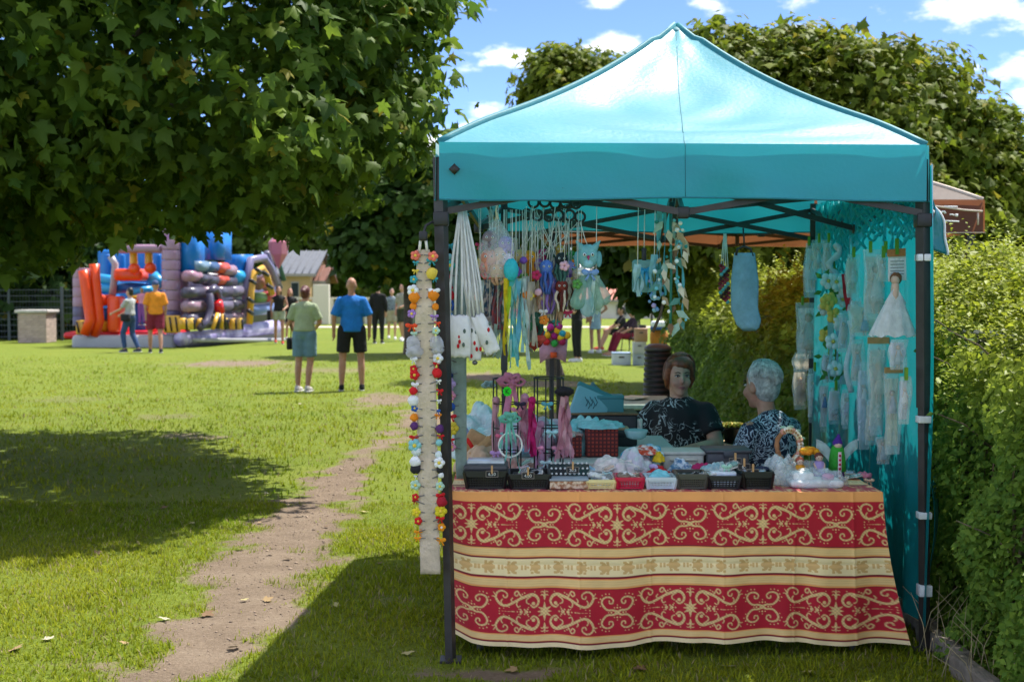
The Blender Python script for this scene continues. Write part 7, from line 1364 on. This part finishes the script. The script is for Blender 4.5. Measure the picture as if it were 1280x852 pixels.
# right end: tray, flowers, figures
c = V(P(1020, 605, 5.62).x, 5.66, ZT); t = thing('plastic_tray', 'white foam tray wrapped in clear film at the right table end', 'tray', tuple(c)); obj('tray', MB().rbox(c+V(0, 0, .016), (.235, .15, .03), .012), fab('#e4e6e8'), t); obj('film', heapmesh(c+V(0, 0, .0), (.145, .10, .075), 8, folds=7), haze_pl, t); obj('soap', MB().rbox(c+V(-.055, -.01, .045), (.09, .07, .035), .01), fab('#eef0f0'), t); obj('pink_soap', MB().ell(c+V(.055, -.03, .042), (.03, .025, .018)), fab('#d0a8c0'), t)
heap('film_bag', 'crumpled clear film bag with white pieces beside the black basket', V(P(975, 600, 5.72).x, 5.74, ZT), (.085, .075, .11), haze_pl, 'bag', 9, folds=7); heap('film_bag', 'small milky film pouch behind the white tray', V(P(988, 590, 5.85).x, 5.88, ZT), (.055, .05, .10), haze_pl, 'bag', 10, folds=7)
for i, (dx, dz) in enumerate(((-.03, .02), (.0, .04), (.03, .025), (.01, .07))): obj('soap_flower', MB().ell(V(P(975, 600, 5.72).x+dx, 5.74+.02*(i % 2), ZT+dz), (.02, .018, .018), noise=.1), fab('#e2e6e4'), label='little white soap flower inside the crumpled film bag', cat='soap', group='soap flowers in the film bag')
wc = P(985, 557, 5.93); t = thing('flower_wreath', 'small wicker ring wreath with cream and pink roses', 'wreath', (wc.x, 5.93, ZT)); obj('ring', MB().tube([wc+V(.052*math.cos(a), .006*math.sin(5*a), .072*math.sin(a)) for a in np.linspace(0, 6.283, 26, endpoint=False)], [.010+.003*(k % 2) for k in range(26)], 8, closed=True), fab('#a8744c'), t); obj('foot', MB().rbox(wc-V(0, 0, .088), (.05, .04, .03), .01), fab('#b98a62'), t)
for i in range(15):
    a = -.9+i*.21; p = wc+V(.056*math.cos(a), -.014, .076*math.sin(a)); fo = obj('rose', MB().ell(p, (.015, .013, .015), 10, 8, noise=.14, seed=i), fab(('#eee2c4', '#f2ead8', '#e2a08a', '#e6d9a8')[i % 4]), t); obj('rose_heart', MB().ell(p-V(0, .011, 0), .006, 8, 6), fab('#b58a5a'), fo)
for i in range(6): a = -.6+i*.5; obj('leaf', MB().ell(wc+V(.07*math.cos(a), 0, .09*math.sin(a)), (.016, .005, .008)), fab('#a8c8b0'), t)
fc_ = P(1012, 566, 5.82); t = thing('flower_pot', 'bright orange fabric flower standing in a clear cup', 'flower', (fc_.x, 5.82, ZT)); rd = random.Random(2)
for i in range(34):
    a = rd.uniform(0, 6.28); e_ = rd.uniform(-.1, 1.3); d = V(math.cos(a)*math.cos(e_), math.sin(a)*math.cos(e_), math.sin(e_)*.7); obj('petal', MB().ell(fc_+d*.032, (.018, .014, .010), 8, 6), fab(('#f09a10', '#f0b020', '#e08408')[i % 3]), t)
obj('cup', MB().lathe(V(fc_.x, 5.82, ZT), [(.024, 0), (.030, .09)], 16), haze_pl, t); obj('stem', MB().tube([V(fc_.x, 5.82, ZT), fc_], .004, 6), fab('#5a8a4a'), t)
def figure(label, x, y, D, hx_, hairc, s=.02, skirt='#e8dcd0'):
    c = P(x, y, D); t = thing('figurine', label, 'figurine', (c.x, D, ZT), 'little doll figurines on the table'); obj('body', MB().lathe(V(c.x, D, ZT), [(s*1.5, 0), (s*1.55, .02), (s*1.0, c.z-ZT-s*.8), (s*.5, c.z-ZT-s*.6)], 14), fab(hx_), t)
    obj('head', MB().ell(c, s*.85, 12, 9), mat('doll_skin'), t); obj('hair', MB().ell(c+V(0, .005, s*.25), (s*.98, s*.95, s*.9), 12, 9, noise=.05), fab(hairc), t)
    for sg in (1, -1): obj('eye', MB().ell(c+V(sg*s*.3, -s*.82, s*.0), s*.10, 6, 5), plast, t); obj('arm', MB().cone(c+V(sg*s*1.0, 0, -s*1.3), c+V(sg*s*.9, -s*1.2, -s*2.2), s*.28, s*.2, 8), mat('doll_skin'), t)
figure('yellow skirted doll figurine in front of the orange flower', 1000, 577, 5.74, '#d8921c', '#a8503a'); figure('lilac dressed doll figurine with brown hair beside the yellow one', 1024, 572, 5.76, '#a890c4', '#6a3428', .021)
# fairy peg doll
D = 5.80; c = P(1047, 556, D); t = thing('fairy_doll', 'green and purple fairy peg doll with tulle wings at the table corner', 'doll', (c.x, D, ZT))
obj('robe', MB().lathe(V(c.x, D, ZT), [(.034, 0), (.030, .06), (.024, .12), (.012, c.z-ZT-.02)], 14), fab('#4a1f78'), t); obj('cloak', MB().lathe(V(c.x, D+.004, ZT+.045), [(.040, 0), (.038, .05), (.030, .10), (.012, .135)], 14), fab('#2f9a2c'), t); obj('button_band', ribbon([V(c.x, D-.042, ZT+.01+.018*k) for k in range(8)], .016), fab('#e8c8d0'), t, sol=.003)
for k in range(6): obj('button', MB().ell(V(c.x, D-.045, ZT+.02+.02*k), .006, 8, 6), fab('#b01a4a'), t)
obj('head', MB().ell(c+V(0, -.006, .0), .019, 12, 9), mat('doll_skin'), t); obj('hat', MB().cone(c+V(0, 0, .012), c+V(.004, 0, .045), .024, .006, 10), fab('#4a1f88'), t); obj('hair', MB().ell(c+V(0, .006, .006), (.022, .02, .02)), fab('#6a4a2a'), t)
for sg in (1, -1): obj('wing', MB().grid(lambda u, v: c+V(sg*(.02+.075*u), .012, -.03+.055*u+(-.07*v)*(1-.3*u)+.012*math.sin(6*v+3*u)), 6, 6), tulle('#cfe0e4'), t, sol=.001)
# plant pot on blue box beside the man
c = P(912, 548, 8.0); t = thing('storage_box', 'turquoise box with pale lid standing behind the table between the sellers', 'box', (c.x, 8.0, 0)); obj('tub', MB().rbox((c.x, 8.0, .30), (.30, .3, .60), .01), mat('turq_box', '#2f7f8c', .5), t); obj('lid', MB().rbox((c.x, 8.0, .612), (.32, .32, .03), .008), fab('#b59a72'), t)
pp = V(c.x+.01, 7.96, .63); t = thing('potted_plant', 'little black pot with wilted yellow green leaves', 'plant', tuple(pp)); obj('pot', MB().lathe(pp, [(.045, 0), (.062, .09), (.066, .09), (.066, .105), (.05, .1)], 16), plast, t)
for i in range(16): a = i*.393; d = V(math.cos(a), math.sin(a), 0); s = d.cross(V(0, 0, 1)); o_ = pp+V(0, 0, .10); obj('leaf', MB().add([o_, o_+d*.05+s*.022+V(0, 0, .03), o_+d*.11+V(0, 0, .005), o_+d*.05-s*.022+V(0, 0, .03)], [(0, 1, 2), (0, 2, 3)]), fab('#8a8f3a' if i % 3 else '#b09a4a', trans=.2), t)

# loose small goods crowding the table behind the baskets
PAST = [('pale pink', '#e4b8c4'), ('ivory', '#eae2d2'), ('aqua', '#8fcfd2'), ('lilac', '#c4aedb'), ('white', '#f0f0ee'), ('rose', '#d87f96'), ('mint', '#a9dcc6'), ('peach', '#eabf9f'), ('sky blue', '#9cc6e2'), ('red', '#c21d28'), ('butter yellow', '#ecd98a'), ('grey', '#a6a8ac')]
def scatter(word, x0, x1, d0, d1, z, n_, seed, up=.03):
    RD.seed(seed); a, b_ = P(x0, 600, (d0+d1)/2).x, P(x1, 600, (d0+d1)/2).x
    its = PAST[:]; RD.shuffle(its)
    fill(word, V((a+b_)/2, (d0+d1)/2, z+.012), (b_-a)*1.3, (d1-d0)*1.4, .05, its, n_, up)
scatter('loose heap behind the left black baskets', 575, 690, 5.78, 6.12, ZT, 26, 3, .05)
scatter('loose heap behind the cream and red baskets', 700, 830, 5.74, 5.86, ZT, 20, 4, .05)
scatter('loose heap on the side table', 585, 720, 6.35, 6.6, ZS, 22, 5, .10)
scatter('row behind the olive and black baskets', 840, 970, 5.74, 5.84, ZT, 14, 6, .03)
scatter('patch between the wreath and the white tray', 1000, 1090, 5.75, 6.1, ZT, 12, 7, .01)
for i, (x, y0, y1, hx_, nm) in enumerate(((600, 350, 420, '#d8dfe0', 'silver white'), (612, 396, 440, '#c9b7bb', 'dusty rose'), (622, 405, 452, '#b8cfca', 'pale sage'), (657, 345, 430, '#cfd8dc', 'icy'), (664, 352, 440, '#dcd2c4', 'oatmeal'), (745, 345, 400, '#cfe4dc', 'pale mint'), (797, 330, 372, '#bfe0e4', 'pale aqua'), (818, 318, 372, '#8cc4cc', 'teal'))):
    t = thing('hanging_ribbon', '%s ribbon streamer hanging among the goods under the front truss' % nm, 'ribbon', tuple(P(x, y1, 5.7)), 'ribbon streamers under the truss')
    for j in range(4): obj('ribbon', ribbon(hang(x+j*1.5-2, y0, x+(j-1.5)*4, y1+RD.uniform(-10, 4), 5.70+.01*j, 9, 2.2, 200+i*5+j), .016, twist=1.5+j), fab(hx_, trans=.35), t)
    obj('cord', MB().tube([P(x, y0+1, 5.7), P(x+1, 258, 5.7)], .002, 5), thread, t)

# felt balls, bells and bows threaded on strings between the toys
CL = [('raspberry', '#c22a5c'), ('turquoise', '#3fb4bb'), ('lemon', '#ead45a'), ('violet', '#7a4fb0'), ('white', '#efeeea'), ('orange', '#ea8a2a'), ('leaf green', '#5a9a4a'), ('baby pink', '#eab6c6')]
rd = random.Random(31)
for i in range(40):
    x = rd.uniform(598, 748); y = rd.uniform(300, 352)+rd.uniform(0, 60)*(x > 640); D = 5.66+rd.uniform(0, .2); nm, hx_ = CL[i % 8]; c = P(x, y, D)
    t = thing('felt_charm', '%s felt charm on a thread among the crochet toys' % nm, 'charm', tuple(c), 'felt charms hanging among the toys')
    if i % 3 == 0: obj('bow', bowmesh(c, .026, rd.uniform(-.6, .6)), fab(hx_), t)
    elif i % 3 == 1: obj('ball', MB().ell(c, .017, 10, 8, noise=.06, seed=i), fab(hx_), t)
    else:
        m = MB()
        for q in range(5): a = q*1.257; m.ell(c+V(math.cos(a)*.013, 0, math.sin(a)*.013), .011, 8, 6)
        obj('flower', m, fab(hx_), t)
    obj('thread', MB().tube([c, P(x+rd.uniform(-2, 2), 262, D)], .0014, 4), thread, t)
for i, (x0, x1, y0, y1, dr) in enumerate(((1048, 1062, 392, 440, '#e8d8c8'), (1016, 1030, 300, 340, '#f0eef0'), (1082, 1098, 500, 556, '#e9e6e4'), (1028, 1044, 440, 478, '#d8cfe0'), (1064, 1078, 372, 410, '#e9e6e4'), (1124, 1138, 470, 530, '#f0eef0'), (1096, 1112, 545, 580, '#c9d8e0'))):
    pack(('cream packet tucked between flowers and rope', 'tiny white packet beside the rear leg', 'white packet overlapping the foot of the thin doll packet', 'lilac packet low beside the flower spray', 'white packet right under the red ribbon', 'slim white packet beside the front leg', 'pale blue packet lowest on the curtain')[i], x0, x1, y0, y1, dr, '#a88a62', peg=i % 2 == 1)
